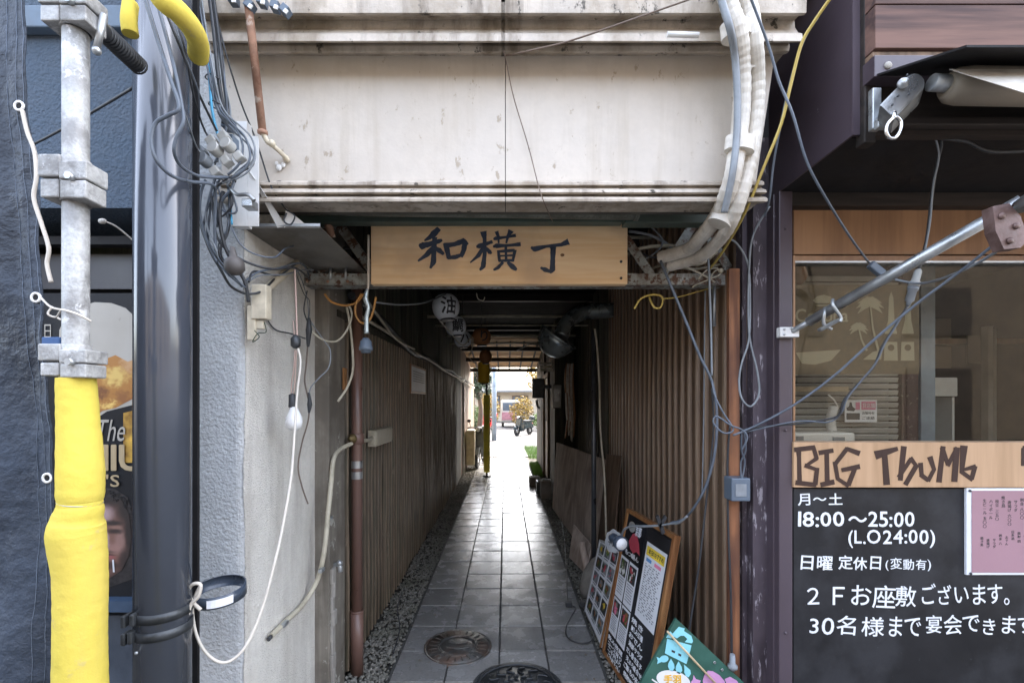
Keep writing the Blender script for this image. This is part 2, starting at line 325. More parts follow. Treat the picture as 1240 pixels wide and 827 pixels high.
M['lanternyellow'] = mat('yellow lantern', (.95, .6, .04), .6, var=.08)
M['stone'] = mat('pale stone', (.3, .28, .25), .85, var=.2, scale=9, bump=.6, bscale=60, stain=(.18, .16, .14), samt=.5)
M['shutter'] = mat('grey shutter', (.42, .42, .4), .45, .2, var=.12, scale=5, stain=(.2, .19, .17), samt=.4)
M['wallcream'] = mat('sunlit plaster', (.5, .44, .36), .8, var=.08, scale=2)
M['tileroof'] = mat('grey roof tile', (.16, .17, .18), .5, var=.15)
M['leafgreen'] = mat('leaf green', (.08, .13, .03), .6, var=.4, scale=8, bump=0)
M['leafyellow'] = mat('yellowing leaf', (.3, .2, .04), .6, var=.4, scale=8, bump=0)
M['leafdark'] = mat('dark pine leaf', (.035, .06, .03), .6, var=.4, scale=8, bump=0)
M['bark'] = mat('bark', (.1, .07, .05), .9, var=.3, scale=20, bump=.6)
M['posterblack'] = mat('black poster print', (.012, .013, .016), .5, spec=.2, var=.1)
M['foamcream'] = mat('beer foam print', (.42, .39, .34), .4, var=.05, scale=3)
M['amber'] = mat('amber beer print', (.35, .13, .02), .35, var=.6, scale=9, col2=(.75, .45, .06), stain=(.12, .04, .01), samt=.7, sscale=7)
M['gold'] = mat('gold print', (.42, .33, .2), .4, .2, var=.1)
M['skin'] = mat('printed skin tone', (.3, .16, .1), .4, var=.2, scale=10)
M['skinlight'] = mat('printed skin highlight', (.45, .3, .27), .4, var=.15, scale=12)
M['hair'] = mat('printed black hair', (.02, .017, .018), .45, var=.5, scale=50)
M['green'] = mat('chalkboard green', (.03, .1, .075), .6, var=.15, scale=12, bump=.2)
M['cyan'] = mat('light blue cut paint', (.25, .6, .68), .55, var=.05)
M['lilac'] = mat('lilac paint', (.55, .28, .5), .55, var=.05)
M['orangepaint'] = mat('orange paint', (.75, .42, .03), .5)
M['bamboo'] = mat('bamboo stick', (.55, .42, .26), .5, var=.12, scale=12)
M['navyplastic'] = mat('navy plastic', (.045, .06, .085), .3, var=.1)
M['adapter'] = mat('blue grey plastic', (.1, .13, .17), .4, var=.1)
M['silver'] = mat('dull silver duct', (.38, .43, .44), .3, .7, var=.2, scale=8)
M['scootdark'] = mat('dark teal scooter paint', (.02, .035, .04), .2, var=.1, spec=.7)
M['scootred'] = mat('red scooter paint', (.4, .03, .03), .2, var=.1, spec=.7)
M['scootgrey'] = mat('dusty grey scooter paint', (.2, .22, .24), .3, var=.1)
M['chrome'] = mat('chrome', (.6, .6, .6), .12, 1)
M['fabric'] = mat('striped fabric', (.5, .47, .42), .85, var=.2, scale=20)
M['brownfabric'] = mat('brown poster cloth', (.17, .13, .08), .7, var=.15, scale=30, bump=.1)
M['creamprint'] = mat('cream print', (.42, .38, .27), .6, var=.06)
M['bulb'] = mat('frosted bulb', (.8, .8, .8), .25, var=.02)
M['clearcap'] = mat('lamp lens', (.7, .72, .75), .15, var=.02)
M['awning'] = mat('taupe awning cloth', (.26, .22, .17), .7, var=.1, scale=3)
M['greyleaf'] = mat('fallen dust', (.2, .2, .18), .9)

# ------------------------------------------------------------------ lettering
def text_mesh(s, size, o, ux, uy, un, off=0.0, *a, **k):
    if off <= 1e-6: return text_mesh0(s, size, o, ux, uy, un, 0, *a, **k)
    st = random.getstate(); b = MB()
    for i in range(9):
        random.setstate(st); an = i / 8 * 6.283; r_ = off if i < 8 else 0
        b.take(text_mesh0(s, size, Vector(o) + ux * (r_ * math.cos(an)) + uy * (r_ * math.sin(an)) + un * (.00006 * i), ux, uy, un, 0, *a, **k))
    return b
GL = {}
def glyph(ch):
    if ch not in GL:
        c = bpy.data.curves.new('t', 'FONT'); c.body = ch; c.size = 1; c.extrude = .004; c.resolution_u = 3
        ob = bpy.data.objects.new('t', c); S.collection.objects.link(ob)
        dg = bpy.context.evaluated_depsgraph_get(); me = bpy.data.meshes.new_from_object(ob.evaluated_get(dg))
        S.collection.objects.unlink(ob); bpy.data.objects.remove(ob); bpy.data.curves.remove(c)
        GL[ch] = ([v.co.copy() for v in me.vertices], [tuple(p.vertices) for p in me.polygons]); bpy.data.meshes.remove(me)
    return GL[ch]
def text_mesh0(s, size, o, ux, uy, un, off=0.0, jit=0, shear=0, adv=None, th=.0004, vertical=False, squash=1.0):
    mb = MB(); x = 0
    for ch in s:
        if ch == ' ': x += size * .45; continue
        vs, fs = glyph(ch)
        if not vs: continue
        x0 = min(v.x for v in vs) * size; x1 = max(v.x for v in vs) * size
        w = (adv or (x1 - x0) + size * .1) if not (adv and ord(ch) < 256 and not vertical) else max((x1 - x0) + size * .1, size * .2)
        a = random.uniform(-jit, jit) * .2; sc = 1 + random.uniform(-jit, jit) * .25; dy = random.uniform(-jit, jit) * .12 * size; nv_ = []
        for v in vs:
            px_, py_ = (v.x + v.y * shear) * size - (x0 if ord(ch) < 256 else 0), v.y * size; px_ *= sc; py_ *= sc
            px_, py_ = px_ * math.cos(a) - py_ * math.sin(a), px_ * math.sin(a) + py_ * math.cos(a) + dy
            z_ = th * (1 if v.z > 0 else -1)
            nv_.append(mb.bm.verts.new(Vector(o) + ux * px_ + uy * (py_ - x) + un * z_ if vertical else Vector(o) + ux * ((px_ + x) * squash) + uy * py_ + un * z_))
        for f in fs:
            try: mb.bm.faces.new([nv_[i] for i in f])
            except ValueError: pass
        x += w if not vertical else size * 1.02
    return mb
UX = Vector((1, 0, 0)); UZ = Vector((0, 0, 1)); UN = Vector((0, -1, 0))
def ribbon(mb, pts, o, ux, uy, un, k=0, th=.0012):
    """flat painted stroke: pts (x, y, width) in the plane o, ux, uy"""
    A = []; B = []
    for i, (x, y, w) in enumerate(pts):
        a = pts[max(i - 1, 0)]; b = pts[min(i + 1, len(pts) - 1)]
        dx, dy = b[0] - a[0], b[1] - a[1]; l = math.hypot(dx, dy) or 1; nx, ny = -dy / l * w / 2, dx / l * w / 2
        z = un * (th + .00025 * k)
        A.append(Vector(o) + ux * (x + nx) + uy * (y + ny) + z); B.append(Vector(o) + ux * (x - nx) + uy * (y - ny) + z)
    for i in range(len(A) - 1):
        mb.slab([A[i], A[i + 1], B[i + 1], B[i]], -un * th)
def flat(mb, pts, o, ux, uy, un, k=0, th=.001):
    c = [Vector(o) + ux * p[0] + uy * p[1] + un * (th + .0004 * k) for p in pts]
    mb.slab(c, -un * th); return mb
def ell(cx, cy, rx, ry, n=20, rot=0):
    return [(cx + rx * math.cos(t) * math.cos(rot) - ry * math.sin(t) * math.sin(rot), cy + rx * math.cos(t) * math.sin(rot) + ry * math.sin(t) * math.cos(rot)) for t in [2 * math.pi * i / n for i in range(n)]]
def plane_px(Y, sc=1.0):          # for lettering: photo pixel offsets to metres on the wall plane at Y
    return Y / F
def wire(label, pts, r, m, name='cable', cat='cable', seg=6, steps=6, group=None):
    mb = MB(); mb.tube([P(*p) for p in pts], r, seg, steps=steps)
    return tag(mb.build(name, M[m]), label, cat, group)

# ================================================================== GROUND
g = MB(); g.box((-120, -60, -.30), (120, 160, -.06)); tag(g.build('ground', M['soil']), kind='structure')
g = MB(); g.box((-40, -8, -.07), (40, 1.42, -.004)); tag(g.build('street', M['asphalt']), kind='structure')
g = MB(); g.box((-14, 12.02, -.08), (14, 70, -.002)); tag(g.build('courtyard_paving', M['concrete']), kind='structure')
xs = [-.615, -.322, -.035, .24, .535]
path = MB(); path.box((-.63, 1.43, -.1), (.55, 12, -.012)); path = tag(path.build('path', M['joint']), kind='structure')
tile_me = {}
def tile_mesh(w, l, v):
    k = (round(w, 3), v)
    if k not in tile_me:
        mb = MB(); mb.box((-w / 2, -l / 2, -.045), (w / 2, l / 2, 0), .004)
        rnd = random.Random(v * 7 + int(w * 1000))
        cs = [rnd.uniform(-.0022, .0022) for _ in range(4)]
        for q in mb.bm.verts:
            fx = (q.co.x / w + .5); fy = (q.co.y / l + .5)
            q.co.z += cs[0] * (1 - fx) * (1 - fy) + cs[1] * fx * (1 - fy) + cs[2] * (1 - fx) * fy + cs[3] * fx * fy
        me = bpy.data.meshes.new('tile'); mb.bm.to_mesh(me); mb.bm.free(); me.materials.append(M['tile']); tile_me[k] = me
    return tile_me[k]
covers = [(-.285, 2.735, .19), (.062, 2.33, .225)]
for r in range(35):
    y0 = 1.485 + .3 * r
    for c in range(4):
        a, b = xs[c], xs[c + 1]
        w = b - a - (.007 + random.uniform(0, .004)); l = .292
        o = bpy.data.objects.new('tile', tile_mesh(b - a - .008, l, random.randint(0, 3))); S.collection.objects.link(o)
        o.parent = path; o.location = Vector(((a + b) / 2, y0 + .15, random.uniform(-.002, .002))) - WL['path']
        o.rotation_euler.z = random.uniform(-.004, .004)
# gravel strips
def gravel(x0, x1, y0, y1, n, nm, seed):
    rnd = random.Random(seed); bm = bmesh.new()
    base = bmesh.new(); bmesh.ops.create_icosphere(base, subdivisions=1, radius=1); bv = [v.co.copy() for v in base.verts]; bf = [[v.index for v in f.verts] for f in base.faces]; base.free()
    V = []; Fc = []
    for i in range(n):
        y = y0 + (y1 - y0) * rnd.random() ** 1.5; x = rnd.uniform(x0, x1)
        s = rnd.uniform(.005, .013); sx, sy, sz = s * rnd.uniform(.8, 1.3), s * rnd.uniform(.8, 1.3), s * rnd.uniform(.5, .9); a = rnd.uniform(0, 6.28)
        z = -.03 + rnd.uniform(0, .018) + .012 * abs(x - (x0 + x1) / 2) / (x1 - x0); k = len(V)
        for v in bv:
            q = v * rnd.uniform(.85, 1.12); px_, py_ = q.x * sx, q.y * sy
            V.append((x + px_ * math.cos(a) - py_ * math.sin(a), y + px_ * math.sin(a) + py_ * math.cos(a), z + q.z * sz))
        Fc += [[j + k for j in f] for f in bf]
    me = bpy.data.meshes.new(nm); me.from_pydata(V, [], Fc); tag(link(nm, me, M['gravel']), kind='stuff')
    mb = MB(); mb.box((x0 - .03, y0, -.09), (x1 + .03, y1, -.032)); tag(mb.build('soil_bed', M['soil']), kind='structure')
gravel(-.86, -.632, 1.6, 12, 7500, 'gravel', 1)
gravel(.556, 1.04, 1.95, 9, 9000, 'gravel', 2)

# manhole covers
def cover(c, r, label, ornate, m):
    t = thing('manhole_cover', (c[0], c[1], .001), label, 'manhole cover')
    b = MB(); b.lathe([(r + .012, -.02), (r + .012, .004), (r, .0045), (r, -.02)], (c[0], c[1], 0), seg=40, close=False); b.build('rim', M[m], t)
    b = MB(); b.lathe([(r - .004, -.02), (r - .004, .005), (.001, .005)], (c[0], c[1], 0), seg=40, close=False); b.build('plate', M[m], t)
    b = MB()
    for q in ([.55, .6] if not ornate else [.9, .93]): b.lathe([(r * q, .004), (r * q, .009), (r * (q + .04), .009), (r * (q + .04), .004)], (c[0], c[1], 0), seg=40, close=False)
    if ornate:
        rnd = random.Random(3)
        for i in range(16):
            a = i / 16 * 6.283
            for j, (ra, rb) in enumerate(((.28, .5), (.55, .84))):
                p = [(c[0] + r * q * math.cos(a + s_ + j * .2), c[1] + r * q * math.sin(a + s_ + j * .2), .007) for q, s_ in ((ra, -.1), ((ra + rb) / 2, .16), (rb, -.06))]
                b.tube(p, .0042, 5, steps=4)
        b.lathe([(r * .2, .004), (r * .2, .009), (.001, .009)], (c[0], c[1], 0), seg=24, close=False)
    else:
        for i in range(24):
            a = i / 24 * 6.283; b.obox((c[0] + r * .78 * math.cos(a), c[1] + r * .78 * math.sin(a), .0065), Vector((math.cos(a), math.sin(a), 0)), Vector((-math.sin(a), math.cos(a), 0)), UZ, r * .26, .008, .004)
        b.tube([(c[0] - .07, c[1] - .02, .007), (c[0], c[1] - .04, .007), (c[0] + .07, c[1] - .02, .007)], .004, 5)
        b.tube([(c[0] - .06, c[1] + .04, .007), (c[0], c[1] + .02, .007), (c[0] + .06, c[1] + .04, .007)], .004, 5)
    b.build('relief', M[m], t)
cover(covers[0][:2], covers[0][2], 'smaller rusty round manhole cover, left of the other one in the path', False, 'castiron')
cover(covers[1][:2], covers[1][2], 'larger black round manhole cover with leafy relief at the path mouth', True, 'castiron2')

rnd = random.Random(31); V = []; Fc = []
for i in range(150):
    side_ = rnd.random(); x = rnd.uniform(-.62, -.45) if side_ < .4 else rnd.uniform(.38, .56) if side_ < .8 else rnd.uniform(-.5, .5)
    y_ = rnd.uniform(2.2, 8); a = rnd.uniform(0, 6.28); s_ = rnd.uniform(.003, .009); k_ = len(V)
    for j in range(5): V.append((x + s_ * math.cos(a + j * 1.25) * rnd.uniform(.5, 1.2), y_ + s_ * math.sin(a + j * 1.25) * rnd.uniform(.5, 1.2), .003 + rnd.uniform(0, .003)))
    Fc.append(tuple(range(k_, k_ + 5)))
me = bpy.data.meshes.new('leaf_litter'); me.from_pydata(V, [], Fc); tag(link('leaf_litter', me, mat('dry litter', (.16, .12, .07), .9, var=.4, scale=30, bump=0)), kind='stuff')

M['slab'] = mat('dull far paving', (.085, .085, .085), .75, var=.15, scale=2, bump=.2, rand=.12, spec=.2)
far = MB(); far.box((-.72, 12.03, -.06), (1.3, 22.1, .002)); far = tag(far.build('pavement', M['joint']), kind='structure')
for r in range(16):
    for c in range(3):
        b = MB(); b.box((-.7 + c * .665, 12.06 + r * .625, -.03), (-.7 + c * .665 + .645, 12.06 + r * .625 + .6, .01 + random.uniform(-.002, .002)), .004); b.build('slab', M['slab'], far)

# ================================================================== ALLEY BUILDINGS
lb = thing('building', (-2.5, 7, 0), 'left alley building clad in mossy corrugated iron and dark boards', 'building')
b = MB(); b.box((-5, 2.46, -.05), (-.885, 12.5, 5.2)); b.build('wall', M['oldboards'], lb)
def corr(name, X, y0, y1, z0, z1, pitch, depth, m, parent, side, wob=.004, kind='sine', seed=0, top=0):
    """ribbed sheet standing on the plane x = X; side = +1 faces +X"""
    rnd = random.Random(seed); prof = []
    y = y0
    while y < y1 - 1e-6:
        if kind == 'sine':
            for k in range(6): prof.append((y + pitch * k / 6, depth * (0, .08, .62, 1, .9, .2)[k]))
        else:   # flat pan with narrow raised rib
            prof += [(y, 0), (y + pitch * .62, 0), (y + pitch * .70, depth), (y + pitch * .90, depth), (y + pitch * .98, 0)]
        y += pitch
    prof = [p for p in prof if p[0] <= y1]
    bm = bmesh.new(); rows = 9; G = []; wl = bm.verts.layers.float.new('wear_light')
    for j in range(rows):
        t = j / (rows - 1); z = z0 + (z1 - z0) * t; row = []
        for (yy, d_) in prof:
            n = noise.noise(Vector((yy * 2.3, z * 1.7, seed))) * wob * 2 + noise.noise(Vector((yy * 9, z * 3, seed + 5))) * wob * .6
            dz = rnd.uniform(0, .006) if j == 0 else 0
            v_ = bm.verts.new((X + side * (d_ + n), yy, z - dz)); v_[wl] = d_ / depth if d_ > 0 else rnd.uniform(0, .25); row.append(v_)  # rib height kept as mask for the painted crest light and valley shade
        G.append(row)
    for j in range(rows - 1):
        for i in range(len(prof) - 1):
            f = bm.faces.new((G[j][i], G[j][i + 1], G[j + 1][i + 1], G[j + 1][i]) if side > 0 else (G[j][i + 1], G[j][i], G[j + 1][i], G[j + 1][i + 1]))
            f.smooth = (kind == 'sine')
    mb = MB(); mb.bm.free(); mb.bm = bm; o = mb.build(name, M[m], parent)
    md = o.modifiers.new('t', 'SOLIDIFY'); md.thickness = .0015; md.offset = -1
    return o
y = 2.42
k = 0
while y < 7.1:
    corr('corrugated_sheet', -.868 + (k % 2) * .004, y, y + .80, .01, 1.9, [.074, .074, .074, .074, .074, .074, .074, .074][k], .016, 'darkiron', lb, 1, .004 + .0025 * k, kind='rib', seed=k); y += .775; k += 1
for i in range(22):                                    # lower boards further in
    yy = 7.2 + i * .24
    if yy > 12.3: break
    b = MB(); b.box((-.885, yy, 0), (-.862 + random.uniform(-.008, .01), yy + .232, 1.9)); b.build('board', M['brownboards' if yy > 8.8 else 'oldboards'], lb)
for i in range(42):
    yy = 2.3 + i * .243
    if yy > 12.2: break
    b = MB(); b.box((-.885, yy, 1.93), (-.866 + random.uniform(-.004, .006), yy + .237, 2.72)); b.build('board', M['oldboards' if yy < 8.8 else 'brownboards'], lb)
b = MB(); b.box((-.89, 2.3, 1.9), (-.845, 12.4, 1.935)); b.build('ledge', M['oldboards'], lb)
b = MB(); b.box((-.93, 2.2, -.02), (-.852, 2.415, 2.7), .004); b.build('end_board', mat('grey weathered board', (.19, .17, .14), .75, var=.25, scale=5, stretch=(6, 6, .5), stain=(.09, .075, .06), samt=.7, stain2=(.36, .35, .31), s2thr=.66, s2scale=10), lb)
# broken plaster strip and little tap at the foot of the end board
b = MB()
for i in range(9):
    z = .02 + i * .07; b.box((-.853, 2.21 + random.uniform(0, .01), z), (-.838 + random.uniform(-.006, .008), 2.25 + random.uniform(-.012, .014), z + .075), .004)
b.build('flaking_plaster', M['stone'], lb)
b = MB(); b.tube([(-.85, 2.26, .66), (-.82, 2.25, .66), (-.815, 2.25, .63)], .011, 8); b.ball((-.82, 2.25, .672), .016); b.build('tap', M['galv'], lb)
# left building also has the pipe run along the ledge
pr = thing('pipe_run', (-.8, 2.6, 1.9), 'thin pale pipes running along the left wall under the boards', 'pipe')
b = MB(); b.tube([(-.82, 2.55 + i * .7, 1.95 - .012 * i + .012 * math.sin(i * 2.1)) for i in range(14)], .011, 8); b.build('pipe', M['conduit'], pr)
b = MB(); b.tube([(-.80, 4.1 + i * .7, 1.90 - .008 * i + .01 * math.sin(i * 1.3)) for i in range(12)], .008, 6); b.build('pipe', M['palecord'], pr)
b = MB(); b.tube([(-.83, 2.45 + i * .35, 2.04 - .1 * min(i, 5) * .25 + .02 * math.sin(i * 1.1)) for i in range(18)], .022, 8); b.build('hose', M['black'], pr)
b = MB(); b.tube([(-.815, 2.6, 2.08), (-.80, 3.0, 1.98), (-.81, 3.4, 1.93), (-.80, 4.0, 1.93)], .009, 6); b.build('pipe', M['conduit'], pr)
wp = MB(); wp.cyl((-.83, 9.0, .02), (-.83, 9.0, 1.9), .022); tag(wp.build('drain_pipe', M['white']), 'white drain pipe upright on the far left boards', 'pipe')
# framed notice
nt_ = thing('framed_notice', (-.82, 3.9, 1.6), 'small framed paper notice on the left corrugated wall', 'notice')
def wallpanel(X, ya, yb, za, zb, t): 
    b = MB(); b.box((X, ya, za), (X + t, yb, zb), .002); return b
c0 = PX(498, 475, -.835); c1 = PX(516, 438, -.835)
ya, yb = c0.y, c1.y; zb_ = EYE - (440 - CY) * c0.y / F; za_ = EYE - (476 - CY) * c0.y / F
wallpanel(-.85, ya, yb, za_, zb_, .012).build('frame', M['frameorange'], nt_)
b = MB(); b.box((-.838, ya + .03, za_ + .02), (-.8355, yb - .03, zb_ - .02)); b.build('sheet', M['paper'], nt_)
b = MB()
for i in range(5): b.box((-.8355, ya + .09, zb_ - .06 - i * .022), (-.8348, yb - .1, zb_ - .064 - i * .022))
b.build('lettering', M['ink'], nt_)

rb = thing('building', (2.5, 5, 0), 'right alley building clad in brown ribbed metal siding', 'building')
b = MB(); b.box((1.072, 4.3, -.05), (6, 6.95, 5.2)); b.box((.8, 6.96, -.05), (6, 11, 5.2)); b.build('wall', M['dark'], rb)
b = MB(); b.box((1.072, 2.05, -.05), (1.1, 4.3, 2.74)); b.build('backing_wall', M['dark'], rb)
y = 2.0; k = 0
while y < 4.6:
    corr('siding_sheet', 1.062, y, y + .86, .01, 2.73, .105, .014, 'brownsiding', rb, -1, .003, kind='rib', seed=20 + k); y += .842; k += 1
for i in range(20):
    yy = 4.62 + i * .117
    if yy > 6.85: break
    b = MB(); b.box((1.04 + random.uniform(-.006, .006), yy, 0), (1.075, yy + .112, 2.73)); b.build('board', M['oldboards'], rb)
for i in range(3):                                    # end face where the alley narrows
    b = MB(); b.box((.81 + i * .085, 6.93, 0), (.81 + i * .085 + .08, 6.965, 2.73)); b.build('board', M['oldboards'], rb)
for i in range(8):
    yy = 6.96 + i * .5
    if 2 <= i <= 3: continue
    b = MB(); b.box((.76 + random.uniform(-.01, .01), yy, 0), (.8, yy + .49, 2.7)); b.build('board', M['oldboards'], rb)
dr = MB(); dr.box((.775, 8.02, .05), (.8, 8.9, 1.9)); dr = dr.build('door', mat('pale grey door paint', (.3, .28, .25), .6, stain=(.16, .13, .1)), rb)
b = MB(); b.box((.735, 7.93, 0), (.80, 8.01, 1.98)); b.box((.735, 8.91, 0), (.80, 8.99, 1.98)); b.box((.735, 8.01, 1.9), (.80, 8.91, 1.98)); b.build('door_frame', M['brownboards'], dr)
b = MB(); b.box((.768, 8.1, 1.1), (.774, 8.8, 1.75)); b.build('pane', M['dark'], dr)
b = MB()
for i in range(3): b.box((.55, 7.2 + i * .12, 1.95 + i * .06), (.8, 7.24 + i * .12, 1.985 + i * .06))
b.build('bracket', M['conduit'], rb)

# ceiling
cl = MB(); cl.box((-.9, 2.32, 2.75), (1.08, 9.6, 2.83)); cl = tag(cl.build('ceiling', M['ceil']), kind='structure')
for i, yy in enumerate((2.7, 3.6, 4.5, 5.4, 7.6, 8.3)):
    b = MB(); b.box((-.88, yy, 2.66), (1.07, yy + .07, 2.749)); b.build('rafter', M['darkwood'], cl)
for i, (yy, z, r_) in enumerate(((3.15, 2.62, .014), (5.0, 2.40, .016), (5.6, 2.40, .012), (6.6, 2.42, .018), (7.0, 2.36, .012))):
    b = MB(); b.tube([(-.86, yy, z), (0, yy + .04, z + .012), (1.04, yy + .1, z + .02)], r_, 8); b.build('pipe', M['conduit'], cl)
# eave of honey boards at the far end of the passage
ev = thing('eave', (0, 10, 2.3), 'lit honey coloured board eave with dark battens at the far end of the alley', 'eave')
for i in range(6):
    yy = 8.6 + i * .44
    b = MB(); b.box((-.86, yy, 2.62 - i * .058), (.98, yy + .425, 2.635 - i * .058), rot=Matrix.Rotation(R(-7.5), 3, 'X')); b.build('ceiling_board', M['slatwood'], ev)
for yy, z in ((8.9, 2.46), (9.9, 2.34), (11.05, 2.19)):
    b = MB(); b.box((-.86, yy, z), (.98, yy + .09, z + .08)); b.build('beam', M['darkwood'], ev)
for i in range(7):
    xx = -.7 + i * .26; b = MB(); b.slab([(xx, 8.6, 2.58), (xx + .03, 8.6, 2.58), (xx + .03, 11.25, 2.235), (xx, 11.25, 2.235)], Vector((0, 0, .025))); b.build('rafter', M['darkwood'], ev)

# cornice front, with an unseen mass added above to block the sun
up = thing('building', (0, 4, 2.9), 'cream lintel front with heavy cornice over the alley, plus an unseen storey added for shade', 'building')
# ------ white lintel front with mouldings (profile in y,z), photo rows turned into heights
def zr(py, Y): return EYE - (py - CY) * Y / F
def prof_x(rows, x0, x1, back): 
    b = MB(); pts = [(Y, zr(py, Y)) for py, Y in rows]; pts = pts + [(back, pts[-1][1]), (back, pts[0][1])]; b.prism(pts, 'X', x0, x1); return b
XL, XM, XR = -.985, (612 - CX) * 1.58 / F, .905
for (a, c) in ((XL, XM - .0012), (XM + .0012, XR)):
    k = 1 if a == XL else 0
    prof_x([(-60, 1.45), (3, 1.45), (16, 1.452), (19, 1.462), (20, 1.49), (25, 1.512), (34, 1.508), (40, 1.492), (41, 1.472), (50, 1.468), (51.5, 1.475), (52.5, 1.54), (56, 1.536), (62, 1.54), (65, 1.552), (67, 1.575)], a - .015, c + (0 if k else .055), 1.66).build('cornice', M['cornice'], up)
for (a, c, ra) in ((XL, XM - .0012, 0), (XM + .0012, XR, 1)):
    pts = [(a, zr(221, 1.58)), (c if not ra else XR - .035, zr(221, 1.58)), (c if not ra else XR + .03, zr(66, 1.58)), (a, zr(66, 1.58))]
    b = MB(); b.prism(pts, 'Y', 1.58, 1.65); b.build('panel', M['panel'], up)
    c2 = c if not ra else XR - .02
    prof_x([(220, 1.59), (219, 1.568), (221, 1.556), (224, 1.556), (226, 1.572), (227, 1.576), (228.5, 1.566), (230, 1.545), (233, 1.54), (235.5, 1.555), (236.5, 1.574), (237.5, 1.572), (239, 1.545), (241, 1.535), (244, 1.537), (246, 1.56), (247, 1.6)], a, c2, 1.67).build('moulding', M['cornice'], up)
b = MB(); b.box((-1.4, 1.47, 3.02), (1.12, 6, 5.6)); b.build('wall', M['wallcream'], up)  # unseen upper mass, added to keep the sun off the front
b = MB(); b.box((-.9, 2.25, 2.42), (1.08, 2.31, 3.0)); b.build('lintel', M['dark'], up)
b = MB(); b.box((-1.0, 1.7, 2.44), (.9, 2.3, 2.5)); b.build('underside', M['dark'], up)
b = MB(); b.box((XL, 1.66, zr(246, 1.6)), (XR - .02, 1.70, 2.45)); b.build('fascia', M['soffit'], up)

# pipes and trusses under the lintel
b = MB(); b.cyl((-.96, 1.80, 2.235), (.51, 1.80, 2.215), .027, 20); b.cyl((.51, 1.80, 2.215), (.525, 1.80, 2.215), .031, 20)
tag(b.build('steel_tube', M['greenpipe']), 'mossy round steel tube across the top of the timber sign', 'pipe')
b = MB(); b.box((.5, 1.9, 2.215), (.98, 1.96, 2.27), .004); b.box((-.9, 1.93, 2.23), (.5, 1.98, 2.28), .004)
tag(b.build('gutter_channel', mat('dark green channel', (.075, .11, .09), .6, var=.2, stain=(.05, .05, .04), samt=.6)), 'dark green steel channel behind the mossy tube', 'channel')
tr = thing('truss_beam', (0, 2.12, 1.97), 'peeling grey steel lattice beam carrying the timber sign', 'beam')
b = MB(); zb = zr(345, 2.08)
b.box((P(352, 0, 2.08).x, 2.08, zb), (P(878, 0, 2.08).x, 2.085, zb + .052)); b.box((P(352, 0, 2.08).x, 2.0855, zb), (P(878, 0, 2.08).x, 2.16, zb + .005)); b.build('bottom_chord', M['beam'], tr)
b = MB(); b.box((-1, 2.1, 2.31), (1.02, 2.15, 2.36), .003); b.build('top_chord', M['beam'], tr)
def web(a, c, r=.017):
    b = MB(); p, q = P(*a), P(*c); d_ = (q - p).normalized(); n = d_.cross(Vector((0, 1, 0))).normalized()
    b.obox((p + q) / 2, d_, n, d_.cross(n), (q - p).length, .042, .006, .001); b.obox((p + q) / 2 + n * .019 + Vector((0, .016, 0)), d_, n, d_.cross(n), (q - p).length, .005, .034, 0); b.build('web_strut', M['beam'], tr)
for a, c in (((409, 270, 2.11), (452, 330, 2.11)), ((400, 268, 2.13), (372, 332, 2.13)), ((757, 288, 2.11), (793, 340, 2.11)), ((842, 268, 2.11), (797, 340, 2.11)), ((843, 262, 2.14), (884, 328, 2.14)), ((352, 262, 2.12), (392, 330, 2.12))): web(a, c)
b = MB(); b.tube([P(389, 262, 2.0), P(398, 274, 1.97), P(402, 288, 1.98)], .016, 10); tag(b.build('pipe_stub', M['rust']), 'short corroded pipe stub left of the timber sign', 'pipe')

# timber sign
sg = thing('sign_board', (0, 2.05, 2.0), 'pale timber sign board reading 和横丁 above the alley', 'sign')
zt, zb2 = zr(267, 2.03), zr(344, 2.03)
b = MB(); b.box((P(449, 0, 2.03).x, 2.03, zb2), (P(760, 0, 2.03).x, 2.073, zt), .003); b.build('board', M['signwood'], sg)
def knot(px, py, r):
    b = MB(); p = P(px, py, 2.03); b.prism(ell(p.x, p.z, r, r * .75, 14), 'Y', 2.0285, 2.031); b.build('knot', mat('knot brown', (.2, .1, .05), .6, var=.5, scale=70), sg)
knot(681, 309, .009); 
for px, py in ((752, 317), (752, 337)): 
    b = MB(); p = P(px, py, 2.03); b.lathe([(.006, 0), (.006, .003), (.002, .004)], p, (0, -1, 0), 10); b.build('screw', M['castiron2'], sg)
def kan(strokes, ox, oy, sc, Y, name, parent, m, wsc=1.0):
    b = MB(); k = 0
    for st in strokes:
        pts = []
        for x, y_, w in st:
            p = P(ox + x / sc, oy + y_ / sc, Y); pts.append((p.x, p.z, w / sc * Y / F * wsc))
        # resample for a brushy outline
        q = []
        for i in range(len(pts) - 1):
            for t in (0, .25, .5, .75):
                a, c = pts[i], pts[i + 1]; q.append(tuple(a[j] * (1 - t) + c[j] * t for j in range(3)))
        q.append(pts[-1]); q = [(x, z, w * random.uniform(.9, 1.1)) for x, z, w in q]
        ribbon(b, q, (0, Y, 0), UX, UZ, UN, k); k += 1
    return b.build(name, M[m], parent)
kan([[(462, 152, 22), (440, 175, 34), (412, 200, 22), (388, 214, 6)], [(362, 232, 10), (375, 240, 34), (410, 232, 26), (462, 216, 24), (478, 210, 10)],
     [(440, 196, 24), (436, 260, 26), (434, 320, 28), (418, 352, 10)], [(430, 250, 22), (400, 285, 26), (356, 316, 8)], [(440, 246, 12), (462, 262, 26), (486, 282, 14)],
     [(486, 228, 12), (500, 250, 26), (512, 302, 24)], [(488, 240, 26), (540, 232, 22), (584, 216, 28), (604, 236, 18)], [(592, 222, 26), (586, 260, 26), (572, 296, 18)], [(504, 300, 18), (545, 296, 20), (578, 284, 18)]],
    420, 240, 4.135, 2.03, 'lettering', sg, 'signink')
